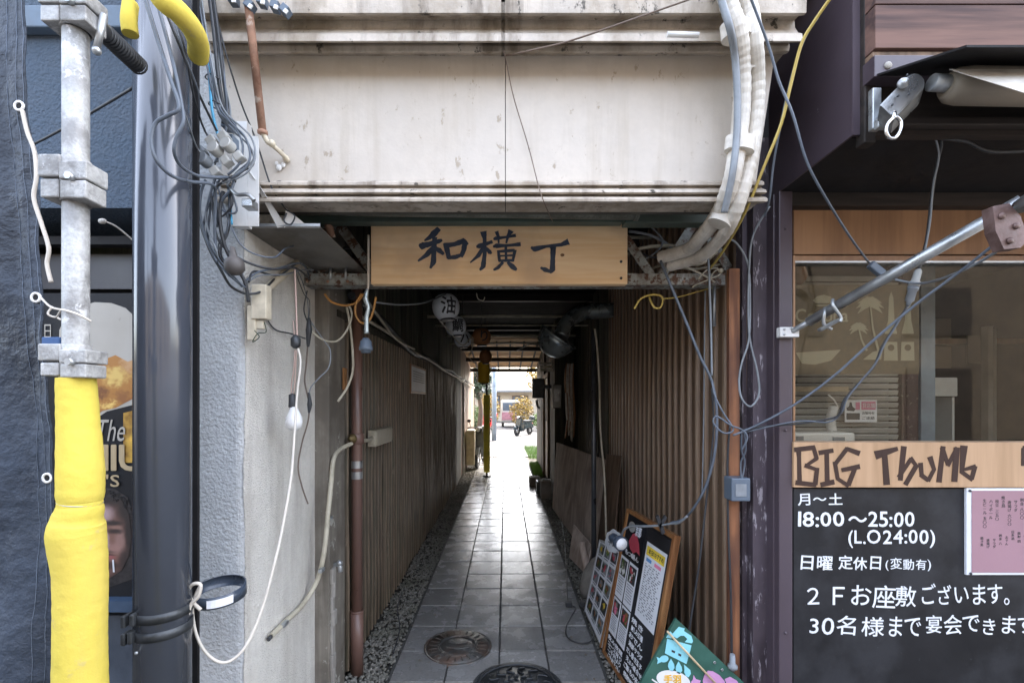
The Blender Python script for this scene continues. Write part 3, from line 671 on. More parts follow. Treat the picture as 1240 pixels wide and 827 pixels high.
kan([[(514, 166, 8), (525, 163, 22), (560, 152, 16), (588, 142, 14)], [(546, 96, 30), (552, 130, 18), (552, 200, 18), (545, 255, 22), (530, 272, 8)], [(546, 168, 16), (524, 205, 18), (486, 238, 6)], [(556, 168, 10), (575, 190, 20), (584, 196, 8)],
     [(592, 132, 8), (602, 128, 18), (650, 122, 10), (694, 114, 16)], [(606, 96, 18), (614, 120, 14), (616, 150, 8)], [(672, 92, 26), (658, 118, 14), (650, 150, 8)], [(590, 166, 8), (604, 162, 20), (660, 160, 12), (716, 154, 18)],
     [(614, 182, 12), (620, 232, 14)], [(612, 188, 12), (688, 182, 14)], [(690, 180, 16), (680, 232, 12)], [(648, 164, 12), (650, 232, 12)], [(620, 208, 8), (684, 205, 8)], [(616, 230, 12), (684, 228, 12)],
     [(636, 236, 12), (612, 262, 16), (592, 272, 8)], [(656, 236, 12), (680, 258, 26), (698, 272, 10)]], 440, 255, 3.7576, 2.03, 'lettering', sg, 'signink')
kan([[(762, 168, 8), (780, 176, 26), (830, 164, 14), (900, 156, 16), (934, 142, 30)], [(846, 162, 12), (864, 168, 28), (862, 220, 22), (860, 270, 26), (848, 284, 12)], [(850, 278, 14), (828, 270, 22), (806, 260, 8)]], 440, 255, 3.7576, 2.03, 'lettering', sg, 'signink')

# ================================================================== LEFT PILLAR + BLUE WALL
pl = MB(); q = []
for i in range(6):
    a = R(90 * i / 5); q.append((-.925 - .022 + .022 * math.sin(a) + .0, 1.6 + .022 - .022 * math.cos(a)))
pl.prism(q + [(-.925, 2.46), (-1.2, 2.46), (-1.2, 1.6)], 'Z', -.05, 3.0)
for f in pl.bm.faces: f.smooth = False
pil_ = thing('pillar', (-1.06, 2.0, 0), 'pillar of rough blue grey stucco with a cream side, left of the alley mouth', 'pillar')
pl.build('shaft', M['stucco'], pil_)
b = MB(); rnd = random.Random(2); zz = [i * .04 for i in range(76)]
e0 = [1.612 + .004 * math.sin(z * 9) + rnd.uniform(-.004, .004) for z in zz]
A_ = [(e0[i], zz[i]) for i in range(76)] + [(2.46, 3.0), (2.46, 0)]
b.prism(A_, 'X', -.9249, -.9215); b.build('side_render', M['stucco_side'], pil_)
bw = thing('building', (-2.6, 2.3, 0), 'blue grey stucco building left of the slate pipe', 'building')
b = MB(); zq = zr(252, 2.0)
b.box((-5, 2.0, zq), (-1.201, 6, 5.6)); b.build('wall', M['stucco_blue'], bw)
b = MB(); b.box((-5, 2.0, -.05), (-2.45, 2.46, zq - .002)); b.box((-5, 2.5, -.05), (-1.201, 6, zq - .002)); b.build('wall', M['dark'], bw)
b = MB(); b.box((-5, 1.95, zr(44, 2.0)), (-1.201, 1.999, zr(18, 2.0)), .006); b.build('string_course', mat('pale blue trim', (.12, .165, .22), .7, stain=(.12, .17, .22)), bw)
b = MB(); b.box((-2.45, 2.2, zr(350, 2.2)), (-1.201, 2.3, zr(308, 2.2))); b.build('header_panel', mat('dark grey header', (.055, .055, .06), .5), bw)
b = MB(); b.box((-2.45, 2.12, zr(296, 2.12)), (-1.201, 2.17, zr(286, 2.12))); b.build('rail', M['dark'], bw)
b = MB(); b.box((-2.45, 2.15, 0), (-1.201, 2.22, zr(745, 2.15))); b.build('base_panel', mat('slate blue panel', (.06, .075, .1), .5), bw)
b = MB(); b.box((-2.45, 2.05, zr(735, 2.1)), (-1.201, 2.2, zr(722, 2.1))); b.build('shelf', mat('blue shelf', (.04, .07, .12), .4), bw)
# beer poster
po = thing('poster', (-1.75, 2.1, .5), 'dark beer poster with a frothy glass and a smoking man behind the scaffold pole', 'poster')
Yp = 2.1
b = MB(); b.box((P(40, 0, Yp).x, Yp, zr(722, Yp)), (P(235, 0, Yp).x, Yp + .012, zr(355, Yp))); b.build('sheet', M['posterblack'], po)
def pf(pts, m, k, nm='print'):
    b = MB(); p = [(P(x, y_, Yp).x, P(x, y_, Yp).z) for x, y_ in pts]; flat(b, p, (0, Yp, 0), UX, UZ, UN, k, .0008); return b.build(nm, M[m], po)
pf([(70, 520)] + [(72, 400), (80, 382), (95, 371), (115, 366), (135, 367), (152, 373), (165, 385), (170, 400), (170, 520)][::1], 'foamcream', 0)
pf([(72, 508), (100, 500), (115, 508), (130, 498), (170, 488), (170, 560), (72, 560)], 'posterblack', 4)
pf([(150, 500), (170, 495), (170, 560), (150, 560)], 'amber', 6)
pf([(96, 620), (105, 598), (120, 590), (140, 592), (155, 602), (162, 625), (163, 700), (100, 722), (96, 700)], 'hair', 2)
def fit(s, x0, x1, y0, y1, Y, m, parent, name='lettering', off=.0, jit=0, shear=0, vertical=False, k=0, size=.1):
    b = text_mesh(s, size, (0, Y, 0), UX, UZ, UN, off * size, jit, shear, adv=size * 1.0, vertical=vertical)
    vs = b.bm.verts; a0, a1 = min(v.co.x for v in vs), max(v.co.x for v in vs); c0, c1 = min(v.co.z for v in vs), max(v.co.z for v in vs)
    p0, p1 = P(x0, y1, Y), P(x1, y0, Y)
    for v in vs: v.co = Vector((p0.x + (v.co.x - a0) / (a1 - a0) * (p1.x - p0.x), v.co.y - .0008 - .0004 * k, p0.z + (v.co.z - c0) / (c1 - c0) * (p1.z - p0.z)))
    return b.build(name, M[m] if isinstance(m, str) else m, parent)
def print_mat(name, base, blobs, nz=.0):
    """flat printed picture: soft dabs of ink (x, y of the print, rx, ry, colour, strength)"""
    m = bpy.data.materials.new(name); m.use_nodes = True; t = m.node_tree; N = t.nodes; L = t.links; b = N['Principled BSDF']; b.inputs['Roughness'].default_value = .4
    g = N.new('ShaderNodeNewGeometry'); c = None
    n = N.new('ShaderNodeTexNoise'); n.inputs['Scale'].default_value = 45; n.inputs['Detail'].default_value = 4; L.new(g.outputs['Position'], n.inputs['Vector'])
    pv = N.new('ShaderNodeVectorMath'); pv.operation = 'MULTIPLY_ADD'; L.new(n.outputs[1], pv.inputs[0]); pv.inputs[1].default_value = (nz,) * 3; L.new(g.outputs['Position'], pv.inputs[2])
    for x, y_, rx, ry, col_, st_ in blobs:
        p = P(x, y_, Yp); mp = N.new('ShaderNodeMapping'); mp.vector_type = 'POINT'; sx, sz = F / Yp / rx, F / Yp / ry
        mp.inputs['Scale'].default_value = (sx, 0, sz); mp.inputs['Location'].default_value = (-(p.x + nz / 2) * sx, 0, -(p.z + nz / 2) * sz); L.new(pv.outputs[0], mp.inputs[0])
        ln = N.new('ShaderNodeVectorMath'); ln.operation = 'LENGTH'; L.new(mp.outputs[0], ln.inputs[0])
        mr = N.new('ShaderNodeMapRange'); mr.interpolation_type = 'SMOOTHSTEP'; mr.inputs[1].default_value = .25; mr.inputs[2].default_value = 1; mr.inputs[3].default_value = st_; mr.inputs[4].default_value = 0; L.new(ln.outputs['Value'], mr.inputs[0])
        mx = N.new('ShaderNodeMix'); mx.data_type = 'RGBA'; L.new(mr.outputs[0], mx.inputs[0]); mx.inputs[7].default_value = (*col_, 1)
        if c is None: mx.inputs[6].default_value = (*base, 1)
        else: L.new(c, mx.inputs[6])
        c = mx.outputs[2]
    L.new(c, b.inputs['Base Color']); return m
SK = (.2, .1, .075); HL = (.5, .36, .36); DK = (.02, .014, .014)
M['face'] = print_mat('printed portrait', (.02, .014, .014), [
    (127, 652, 36, 62, SK, 1), (124, 672, 30, 36, SK, .9), (122, 622, 22, 18, HL, .8), (146, 655, 9, 22, (.34, .2, .17), .7), (139, 664, 12, 10, (.36, .2, .17), .7), (129, 655, 6, 17, HL, .9),
    (137, 633, 18, 5, DK, .95), (112, 634, 10, 5, DK, .9), (140, 643, 14, 5, DK, .9), (113, 644, 9, 5, DK, .8), (142, 638, 10, 4, (.33, .19, .15), .5), (121, 664, 12, 4, DK, .6),
    (130, 674, 16, 4.5, (.3, .09, .09), .95), (131, 671.5, 14, 1.6, DK, .8), (128, 668, 18, 3.5, DK, .55), (132, 684, 24, 7, DK, .75), (150, 676, 8, 16, DK, .7), (157, 640, 7, 40, DK, .9), (128, 603, 42, 13, DK, 1), (152, 618, 12, 16, DK, .9)], .012)
pf([(97, 640), (99, 618), (110, 606), (130, 601), (148, 605), (157, 622), (160, 650), (157, 672), (148, 690), (134, 699), (118, 701), (104, 696), (97, 680)], 'face', 6)
pf([(137, 677), (139, 677), (140, 692), (138, 692)], 'paper', 12, 'cigarette')
rnd = random.Random(6); b = MB()
for i in range(70):
    a_ = rnd.uniform(-.1, 3.0); x, y_ = 128 - 33 * math.cos(a_), 628 - 32 * math.sin(a_) + rnd.uniform(-3, 8)
    p = P(x, y_, Yp); w_ = rnd.uniform(.004, .009); b.tube([p + Vector((-w_, -.004, 0)), p + Vector((0, -.0045, w_)), p + Vector((w_, -.004, 0)), p + Vector((w_ * .4, -.0045, -w_ * .7))], .0011, 4, steps=3)
b.build('print', M['hair'], po)
M['beerprint'] = print_mat('printed beer', (.4, .17, .03), [(88, 470, 30, 20, (.7, .42, .08), 1), (140, 455, 22, 16, (.72, .5, .14), .9), (120, 475, 18, 10, (.16, .05, .01), .9), (150, 482, 16, 12, (.25, .09, .02), .9), (105, 450, 18, 8, (.8, .6, .25), .8), (132, 490, 12, 8, (.8, .55, .15), .9), (160, 440, 18, 14, (.55, .33, .16), .8), (95, 492, 14, 6, (.2, .07, .01), .9)], .09)
pf([(72, 470), (90, 440), (110, 432), (125, 436), (140, 430), (155, 438), (170, 433), (170, 478), (155, 486), (140, 494), (125, 497), (112, 506), (100, 500), (85, 508), (72, 500)], 'beerprint', 2)
fit('The', 120, 153, 508, 534, Yp, 'foamcream', po, shear=.3, k=14, off=.0)
fit('MIU', 100, 176, 538, 570, Yp, 'gold', po, off=.02, k=14)
fit("T'S", 112, 146, 574, 589, Yp, 'gold', po, off=.01, k=14)
fit('日に。', 53, 63, 393, 452, Yp, 'foamcream', po, vertical=True, k=4)

# slate pipe with clamp
gp = thing('drain_pipe', (-.977, 1.3, 0), 'thick glossy slate blue pipe beside the stucco pillar', 'pipe')
b = MB(); b.cyl((-.977, 1.3, -.02), (-.977, 1.3, 3.4), .069, 48); o = b.build('pipe', M['greypipe'], gp)
zc = zr(745, 1.3)
b = MB()
for dz in (.018, -.03): b.lathe([(.0692, -.013), (.0715, -.013), (.0715, .013), (.0692, .013)], (-.977, 1.3, zc + dz), seg=40, close=False)
b.build('clamp_band', M['castiron2'], gp)
for dx, dz in ((-.012, .018), (.012, .022), (-.012, -.03), (.006, -.026)):
    b = MB(); b.obox(Vector((-.977 - .04 + dx, 1.3 - .064, zc + dz)), UX, Vector((0, 1, 0)), UZ, .012, .03, .032, .003); b.build('clamp_lug', M['castiron2'], gp)
b = MB(); b.lathe([(.005, 0), (.005, .003), (.002, .006)], (-1.0, 1.235, zc - .07), (0, -1, 0), 12); b.build('rivet', M['galv'], gp)
b = MB(); b.box((-.962, 1.385, -.02), (-.937, 1.395, 3.2)); b.build('backing_strip', M['dark'], gp)

# round strap bracket
rg = thing('strap_bracket', (-.85, 1.45, .9), 'dark round strap bracket with white label beside the slate pipe', 'bracket')
c = P(266, 716, 1.42)
b = MB(); b.lathe([(.070, -.018), (.074, -.018), (.074, .018), (.070, .018)], c, (.0, -.12, 1), 40, close=False); b.build('ring', M['navyplastic'], rg)
b = MB(); b.obox(c + Vector((-.082, .0, 0)), UX, Vector((0, 1, 0)), UZ, .03, .05, .03, .004); b.build('arm', M['navyplastic'], rg)
b = MB()
for i in range(6):
    a0, a1 = R(-84 + i * 9), R(-75 + i * 9); r_ = .0752
    b.quad(*[c + Vector((r_ * math.cos(a), r_ * math.sin(a), z + .12 * r_ * math.sin(a))) for a, z in ((a0, -.012), (a1, -.012), (a1, .012), (a0, .012))])
b.build('label', M['paper'], rg)

# scaffold pole
Ys = 1.0
sp = thing('scaffold_pole', (P(92, 0, Ys).x, Ys, 0), 'plaster crusted scaffold pole with yellow foam on its lower half', 'scaffold pole')
b = MB(); b.cyl((P(92, 0, Ys).x, Ys, 0), (P(92, 0, Ys).x, Ys, 3), .0232, 32); b.build('pole', M['scaffold'], sp)
def coupler(y0, y1, both=True):
    b = MB(); zt_, zb_ = zr(y0, Ys), zr(y1, Ys); h = (zt_ - zb_) / 2
    b.box((P(62, 0, Ys).x, Ys - .03, zb_ + h), (P(88, 0, Ys).x, Ys + .02, zt_), .003)
    b.box((P(88, 0, Ys).x + .002, Ys - .034, zb_ + h * .85), (P(121, 0, Ys).x, Ys + .022, zt_ - h * .35), .003)
    b.box((P(64, 0, Ys).x, Ys - .028, zb_ + .004), (P(86, 0, Ys).x, Ys + .022, zb_ + h - .004), .003)
    b.box((P(90, 0, Ys).x, Ys - .033, zb_), (P(120, 0, Ys).x, Ys + .02, zb_ + h * .8), .003)
    b.lathe([(.027, 0), (.027, zt_ - zb_)], (P(92, 0, Ys).x, Ys, zb_), seg=24)
    o = b.build('coupler', M['scaffold'], sp)
    b = MB(); b.cyl((P(105, 0, Ys).x, Ys - .045, zb_ + h * .9), (P(105, 0, Ys).x, Ys - .03, zb_ + h * .9), .008, 6); b.build('bolt', M['galv'], o)
coupler(-6, 40); coupler(195, 248); coupler(418, 458)
b = MB(); prof = [(458, 66, 118), (475, 65.5, 119), (520, 66, 122), (570, 66, 128), (598, 66.5, 128.5), (606, 68, 126.5), (611, 68, 126.5), (620, 64, 129), (632, 57, 130), (645, 55, 130.5), (660, 58, 131), (690, 64, 132), (730, 64.5, 133.5), (780, 63, 133.5), (830, 60.5, 133), (900, 58, 133), (1000, 58, 134), (1490, 62, 130)]
pts = []; rr = []
for y_, a, c in prof:
    pts.append(P((a + c) / 2, y_, Ys)); rr.append((c - a) / 2 * Ys / F / 1.37)
b.tube(pts, rr, 48, steps=14)
for v in b.bm.verts:
    nz_ = noise.noise(Vector((v.co.x * 14, v.co.y * 14, v.co.z * 5))) * .0035 + noise.noise(Vector((v.co.x * 30, v.co.y * 30, v.co.z * 60))) * .0008 - .0022 * math.exp(-((v.co.z - 1.215) / .012) ** 2)
    c_ = Vector((P(97, 0, Ys).x, Ys, v.co.z)); v.co += (v.co - c_).normalized() * nz_
b.build('foam_sleeve', M['yellow'], sp)
b = MB(); b.lathe([(.0388, -.0012), (.0396, 0), (.0388, .0012)], P(97.5, 607.5, Ys) + Vector((0, 0, 0)), (.16, 0, 1), 32, close=False); b.build('tie_wire', M['galv'], sp)
# oblique arm at the top of the pole
b = MB(); pts = [P(112, 22, 1.02), P(126, 40, 1.08), P(145, 58, 1.14), P(168, 80, 1.2)]
b.tube(pts, .019, 14); 
for i in range(14):
    t = i / 13; p = pts[1].lerp(pts[3], t); b.lathe([(.0195, -.003), (.023, 0), (.0195, .003)], p, pts[3] - pts[1], 14, close=False)
tag(b.build('flexible_hose', M['black']), 'ribbed dark hose from the scaffold pole top to the slate pipe', 'hose')
b = MB(); b.tube([P(126, 18, 1.0), P(117, 60, 1.0)], .007, 8, smooth=False); b.ball(P(117, 62, 1.0), .009); tag(b.build('bolt', M['galv']), 'loose steel bolt hanging by the top coupler', 'bolt')
# yellow foam ring around slate pipe top
b = MB(); b.tube([P(158, 6, 1.18), P(156, 25, 1.16), P(158, 42, 1.16)], .018, 12); b.tube([P(176, -40, 1.12), P(196, -2, 1.1), P(215, 14, 1.12), P(232, 34, 1.17), P(240, 52, 1.24), P(240, 68, 1.3)], .026, 16)
tag(b.build('foam_tube', M['yellow']), 'yellow foam tube wrapped round the top of the slate pipe', 'foam tube')

# tarpaulin
bm = bmesh.new(); nu, nv = 40, 80; G = []
edge = [(-60, 26), (0, 30), (130, 36), (250, 45), (380, 55), (440, 58), (560, 62), (700, 65), (827, 65), (1000, 67), (1400, 66)]
def ex(y_):
    for i in range(len(edge) - 1):
        if edge[i][0] <= y_ <= edge[i + 1][0]: t = (y_ - edge[i][0]) / (edge[i + 1][0] - edge[i][0]); return edge[i][1] * (1 - t) + edge[i + 1][1] * t
Yt = 1.07
def tarp_pt(y_, dx, lift=0):
    p = P(ex(y_), y_, Yt); u = 1 - dx / .75; z = max(p.z, .01)
    yy = Yt + .008 * math.sin(u * 26 + z * 1.3) * (1 - u * .4) + .03 * noise.noise(Vector((u * 4, z * 2.2, 2))) + .008 * noise.noise(Vector((u * 20, z * 9, 5))) + .004 * abs(noise.noise(Vector((u * 40, z * 26, 9))))
    return Vector((p.x - dx + .004 * noise.noise(Vector((3, z * 9, 1))), yy - lift, z))
for j in range(nv + 1):
    y_ = -60 + 890 * (j / nv); 
    G.append([bm.verts.new(tarp_pt(y_, (1 - (i / nu)) ** 1.3 * .75)) for i in range(nu + 1)])
for j in range(nv):
    for i in range(nu):
        f = bm.faces.new((G[j][i], G[j][i + 1], G[j + 1][i + 1], G[j + 1][i])); f.smooth = True
tp = thing('tarpaulin', (-1.1, Yt, 0), 'navy tarpaulin hanging at the left edge by the scaffold pole', 'tarpaulin')
mb = MB(); mb.bm.free(); mb.bm = bm; o = mb.build('sheet', M['tarp'], tp); md = o.modifiers.new('t', 'SOLIDIFY'); md.thickness = .0015
for dx in (.006, .022, .045):
    b = MB(); b.tube([tarp_pt(y_, dx, .0026) for y_ in range(-60, 830, 8)], .0007, 4, steps=1); b.build('seam', M['tarpseam'], tp)
for py in (132, 361, 579):
    c = tarp_pt(py, .014, .004)
    b = MB(); b.lathe([(.0075, -.001), (.0075, .002), (.0125, .002), (.0125, -.001)], c, (0, -1, 0), 20, close=False); b.build('eyelet', M['white'], tp)
    b = MB(); b.lathe([(.0075, 0), (.0001, .0005)], c, (0, -1, 0), 16, close=False); b.build('eyelet_hole', M['dark'], tp)
wire('pale cord hanging from the topmost tarpaulin eyelet', [(27, 134, 1.03), (33, 160, 1.03), (42, 185, 1.03), (44, 215, 1.03), (41, 240, 1.03), (50, 270, 1.03), (59, 300, 1.03), (57, 320, 1.03), (62, 342, 1.03)], .0042, 'palecord', 'cord', 'cord')
b = MB(); b.tube([P(49, 360, 1.03), P(62, 372, 1.0), P(80, 376, .975), P(95, 381, .965), P(110, 389, .985)], .0024, 6); b.tube([P(64, 371, 1.035), P(58, 380, 1.03), P(68, 384, 1.03), P(74, 376, 1.0), P(82, 371, 1.0), P(76, 386, 1.0), P(70, 385, 1.0)], .0022, 6)
tag(b.build('cord', M['palecord']), 'pale cord tying the tarpaulin round the scaffold pole', 'cord')
b = MB(); b.box(P(50, 425, 1.02), P(72, 408, 1.02) + Vector((0, .02, 0)), .002); tag(b.build('cloth_tape', mat('navy blue tape', (.03, .08, .2), .6)), 'navy blue tape strip beside the middle coupler', 'tape')
b = MB(); b.tube([P(120, 266, 1.6), P(140, 274, 1.65), P(162, 292, 1.7)], .003, 6); b.ball(P(124, 268, 1.6), .012, (1.3, .6, .8), 8); tag(b.build('loose_wire', M['palecord']), 'loose frayed wire end above the beer poster', 'wire')
wire('dark cable sloping up behind the scaffold pole', [(30, 180, 1.9), (60, 165, 1.85), (110, 137, 1.7), (162, 106, 1.5)], .005, 'black')

# ================================================================== SHOP ON THE RIGHT
sh = thing('building', (2.2, 2.4, 0), 'purple framed shop building with window and blackboard on the right', 'building')
Yf = 1.9
b = MB(); b.box((1.10, 2.0, 2.62), (6, 4.28, 5.4)); b.build('wall', M['dark'], sh)
def xat(px, Y): return (px - CX) * Y / F
b = MB(); b.box((xat(899, 2.0), 2.0, 0), (xat(912, 2.0), 2.06, 2.62), .004); b.build('column', M['purpleold'], sh)
b = MB(); b.box((xat(912, 1.95), 1.95, 0), (xat(936, 1.95), 2.06, 2.6), .004); b.build('column', M['purpleold'], sh)
b = MB(); b.box((xat(936.5, 1.9), 1.9, 0), (xat(943, 1.9), 2.0, 2.335), .003); b.build('column', M['purple'], sh)
b = MB(); b.box((xat(943.5, 1.87), 1.87, 0), (xat(960, 1.87), 1.99, 2.335), .004); col = b.build('column', M['purple'], sh)
for py in (277, 521, 766): 
    b = MB(); b.lathe([(.006, 0), (.0055, .003), (.002, .005)], P(951, py, 1.87), (0, -1, 0), 12); b.build('bolt', M['purple'], col)
# canopy box
b = MB(); b.box((1.128, 1.49, 2.335), (1.136, 1.95, 3.2)); b.build('canopy_side', M['purple'], sh)
b = MB(); b.box((1.128, 1.478, 2.335), (1.152, 1.489, 3.2)); b.build('canopy_trim', M['purple'], sh)
b = MB(); b.box((1.137, 1.5, 2.337), (4, 1.9, 2.345)); b.build('canopy_soffit', M['dark'], sh)
b = MB(); b.box((1.137, 1.885, 2.28), (4, 1.95, 2.335)); b.build('beam', M['darkwood'], sh)
b = MB(); b.box((1.153, 1.46, 2.30), (1.19, 1.5, 3.2), .004); b.build('post', M['darkwood'], sh)
b = MB(); b.box((1.19, 1.47, 2.33), (4, 1.5, 3.4)); b.build('beam', M['darkwood'], sh)
b = MB(); b.box((1.19, 1.44, 2.345), (4, 1.47, 2.37), .003); b.build('beam', M['darkwood'], sh)
zs = [zr(y_, 1.42) for y_ in (60, 6.5, -47, -100)]
for i in range(3): b = MB(); b.box((xat(1060, 1.42), 1.42, zs[i] + .004), (4, 1.468, zs[i + 1]), .002); b.build('plank', M['planks'], sh)
b = MB(); b.box((xat(1060, 1.42), 1.43, zr(66, 1.42)), (4, 1.468, zs[0]), .001); b.build('plank', M['brownboards'], sh)
b = MB(); b.box((xat(1059, 1.42), 1.42, zr(93, 1.42)), (4, 1.468, zr(67, 1.42)), .002); o = b.build('trim', M['purple'], sh)
b = MB(); b.lathe([(.012, 0), (.011, .004), (.005, .007)], P(1075, 80, 1.42), (0, -1, 0), 12); b.build('bolt', M['stone'], o)
b = MB(); b.slab([(1.16, 1.42, 2.485), (4, 1.42, 2.485), (4, 1.145, 2.36), (1.16, 1.145, 2.36)], Vector((0, 0, .006))); tag(b.build('awning_hood', M['dark']), 'black sloping metal hood over the awning roller', 'hood')
# awning roller + gearbox
aw = thing('awning_roller', (1.3, 1.3, 2.3), 'rolled taupe awning with grey gearbox and crank eye', 'awning')
b = MB(); b.tube([P(1128, 100, 1.3), P(1160, 103, 1.3)], .022, 16, smooth=False); b.build('axle', M['galv'], aw)
b = MB(); b.lathe([(.03, 0), (.044, .02), (.048, .05), (.048, 1.5)], P(1146, 104, 1.3), (1, 0, -.02), 28); b.build('cloth_roll', M['awning'], aw)
b = MB(); b.slab([P(1150, 84, 1.25), P(1260, 84, 1.25), P(1260, 118, 1.1)], Vector((0, 0, -.002))); b.build('cloth', M['wrap'], aw)
b = MB(); b.box(P(1057, 156, 1.39), P(1068, 106, 1.39) + Vector((0, 0.02, 0)), .003); b.box(P(1064, 154, 1.37), P(1086, 142, 1.37) + Vector((0, 0.02, 0)), .003); b.build('bracket', M['galv'], aw)
b = MB(); p0, p1 = P(1074, 136, 1.3), P(1108, 101, 1.3); d_ = (p1 - p0).normalized(); n = d_.cross(Vector((0, 1, 0))).normalized()
L_ = (p1 - p0).length
caps = [(-.0, -.028), (-.0, .028)] + [(L_ + .027 * math.sin(t), .028 * math.cos(t)) for t in [math.pi * i / 8 for i in range(9)]]
cs = [p0 + d_ * u + n * v for u, v in caps]
b.slab(cs, Vector((.05, .07, .0))); b.build('gearbox', M['galv'], aw)
b = MB(); cs = [p0 + d_ * u * .96 + n * v * .85 for u, v in caps]; b.slab([c_ - Vector((.002, .003, 0)) for c_ in cs], Vector((.003, .004, 0))); b.build('cover_plate', M['aluminium'], aw)
b = MB(); b.lathe([(.014, 0), (.014, .006), (.009, .007), (.009, .014), (.001, .014)], P(1093, 102, 1.292), (-.3, -1, 0), 20); b.build('boss', M['galv'], aw)
for px, py in ((1098, 92), (1087, 117), (1100, 115), (1080, 128)):
    b = MB(); b.lathe([(.003, 0), (.003, .004), (.001, .005)], P(px, py, 1.292), (-.3, -1, 0), 8); b.build('screw', M['castiron2'], aw)
b = MB(); b.tube([P(1083, 136, 1.29), P(1082, 144, 1.285)], .006, 8, smooth=False); loop = [(1082, 143), (1075, 150), (1073, 159), (1077, 167), (1084, 167), (1090, 158), (1091, 148), (1086, 142), (1082, 143)]
b.tube([P(x, y_, 1.28) for x, y_ in loop], .0048, 8); b.build('crank_eye', M['chrome'], aw)

# front infill
b = MB(); b.box((xat(961, 1.93), 1.93, zr(308, 1.93)), (3.9, 1.96, zr(250, 1.93))); b.build('upper_panel', M['shopwood'], sh)
wz0, wz1 = zr(536, Yf), zr(309, Yf)
win = MB(); win.box((xat(960.5, 1.9), 1.90, wz0), (xat(963, 1.9), 1.97, wz1)); win.box((xat(963, 1.9), 1.91, wz1 - .022), (3.8, 1.96, wz1)); win = win.build('window', M['shopwood'], sh)
b = MB(); b.box((xat(963, 1.9), 1.905, wz1 - .03), (3.8, 1.955, wz1 - .0225)); b.box((2.55, 1.92, wz0), (2.59, 1.95, wz1 - .03)); b.build('frame', M['aluminium'], win)
b = MB(); b.box((xat(963, 1.93), 1.932, wz0), (3.8, 1.936, wz1 - .03)); b.build('pane', M['glass'], win)
b = MB(); b.box((3.8, 1.88, 0), (3.9, 2.0, 2.3)); b.build('column', M['purple'], sh)
# room behind
b = MB(); b.box((1.11, 1.97, .9), (1.135, 4.25, 2.6)); b.box((3.9, 1.97, .9), (3.95, 4.25, 2.6)); b.box((1.136, 4.2, .9), (3.899, 4.25, 2.6)); b.build('inner_wall', mat('brown shop wall', (.1, .07, .045), .7, var=.4, scale=3), sh)
b = MB(); b.box((1.136, 1.97, .88), (3.899, 4.199, .9)); b.box((1.136, 1.97, 2.5), (3.899, 4.199, 2.52)); b.build('inner_floor', mat('brown shop floor', (.2, .16, .12), .6), sh)
# name board
nb = thing('name_board', (1.9, 1.87, 1.1), 'light maple board reading BIG Thumb below the shop window', 'sign')
Yn = 1.86
b = MB(); b.box((xat(961, Yn), Yn, zr(590, Yn)), (3.8, 1.93, zr(535.5, Yn)), .001); b.build('board', M['shopwood_pale'], nb)
def big(strokes):
    b = MB()
    for k, st in enumerate(strokes):
        pts = [(P(940 + x / 2.693, 520 + y_ / 2.693, Yn).x, P(940 + x / 2.693, 520 + y_ / 2.693, Yn).z, w * 1.1 / 2.693 * Yn / F) for x, y_, w in st]
        ribbon(b, pts, (0, Yn, 0), UX, UZ, UN, k)
    b.build('letter', M['logoink'], nb)
big([[(72, 58, 17), (74, 90, 12), (76, 181, 14)], [(58, 66, 14), (126, 58, 14)], [(120, 56, 12), (132, 96, 12)], [(134, 92, 12), (96, 118, 9)], [(92, 116, 12), (136, 132, 10)], [(133, 124, 12), (126, 180, 14)], [(62, 172, 14), (130, 180, 13)]])
big([[(138, 76, 14), (186, 68, 13)], [(164, 74, 13), (166, 174, 14)], [(144, 180, 14), (189, 170, 15)]])
big([[(272, 78, 16), (228, 62, 12)], [(232, 60, 13), (192, 112, 12)], [(190, 104, 12), (200, 160, 12), (236, 184, 12)], [(234, 182, 14), (256, 126, 13)], [(212, 132, 12), (272, 120, 15)]])
big([[(322, 84, 26), (396, 62, 12)], [(352, 72, 16), (360, 180, 19)]])
big([[(416, 54, 17), (404, 166, 14)], [(398, 156, 12), (440, 94, 12)], [(436, 92, 14), (456, 118, 15), (420, 180, 14)]])
big([[(470, 108, 14), (474, 150, 12)], [(470, 146, 14), (496, 166, 12)], [(494, 168, 12), (514, 130, 12), (500, 88, 16)]])
big([[(530, 172, 16), (544, 54, 14)], [(540, 58, 14), (560, 116, 11)], [(558, 118, 12), (590, 58, 12)], [(588, 58, 18), (580, 170, 17)]])
big([[(612, 52, 22), (604, 142, 12)], [(602, 136, 12), (640, 164, 12)], [(636, 162, 13), (648, 118, 14)], [(650, 120, 14), (612, 130, 9)]])
big([[(803, 58, 10), (815, 60, 14)], [(806, 60, 13), (806, 118, 14)]])
# blackboard
bb = thing('blackboard', (2.2, 1.87, 0), 'black board with white handwritten opening hours on the shop front', 'blackboard')
Yb = 1.875
b = MB(); b.box((xat(961, Yb), Yb, .02), (3.8, 1.93, zr(591.5, Yb))); b.build('board', M['chalkboard'], bb)
T = lambda s, x0, x1, y0, y1, off=.022, jit=.25, m='chalk': fit(s, x0, x1, y0, y1, Yb, m, bb, off=off * .5, jit=jit * 1.3)
T('月～土', 966, 1020, 597, 612, .024); T('18:00', 966, 1022, 619, 638, .03, .15); T('～25:00', 1027, 1107, 619, 638, .028, .15)
T('(L.O', 1027, 1066, 641, 663, .026, .1); T('24:00)', 1069, 1132, 641, 663, .026, .1)
T('日曜', 969, 1008, 672, 690, .024); T('定休日', 1015, 1067, 672, 690, .024); T('(変動有)', 1072, 1127, 675, 691, .008)
T('２Ｆお座敷', 977, 1109, 708, 736, .008, .3); T('ございます。', 1116, 1222, 706, 732, .008, .3)
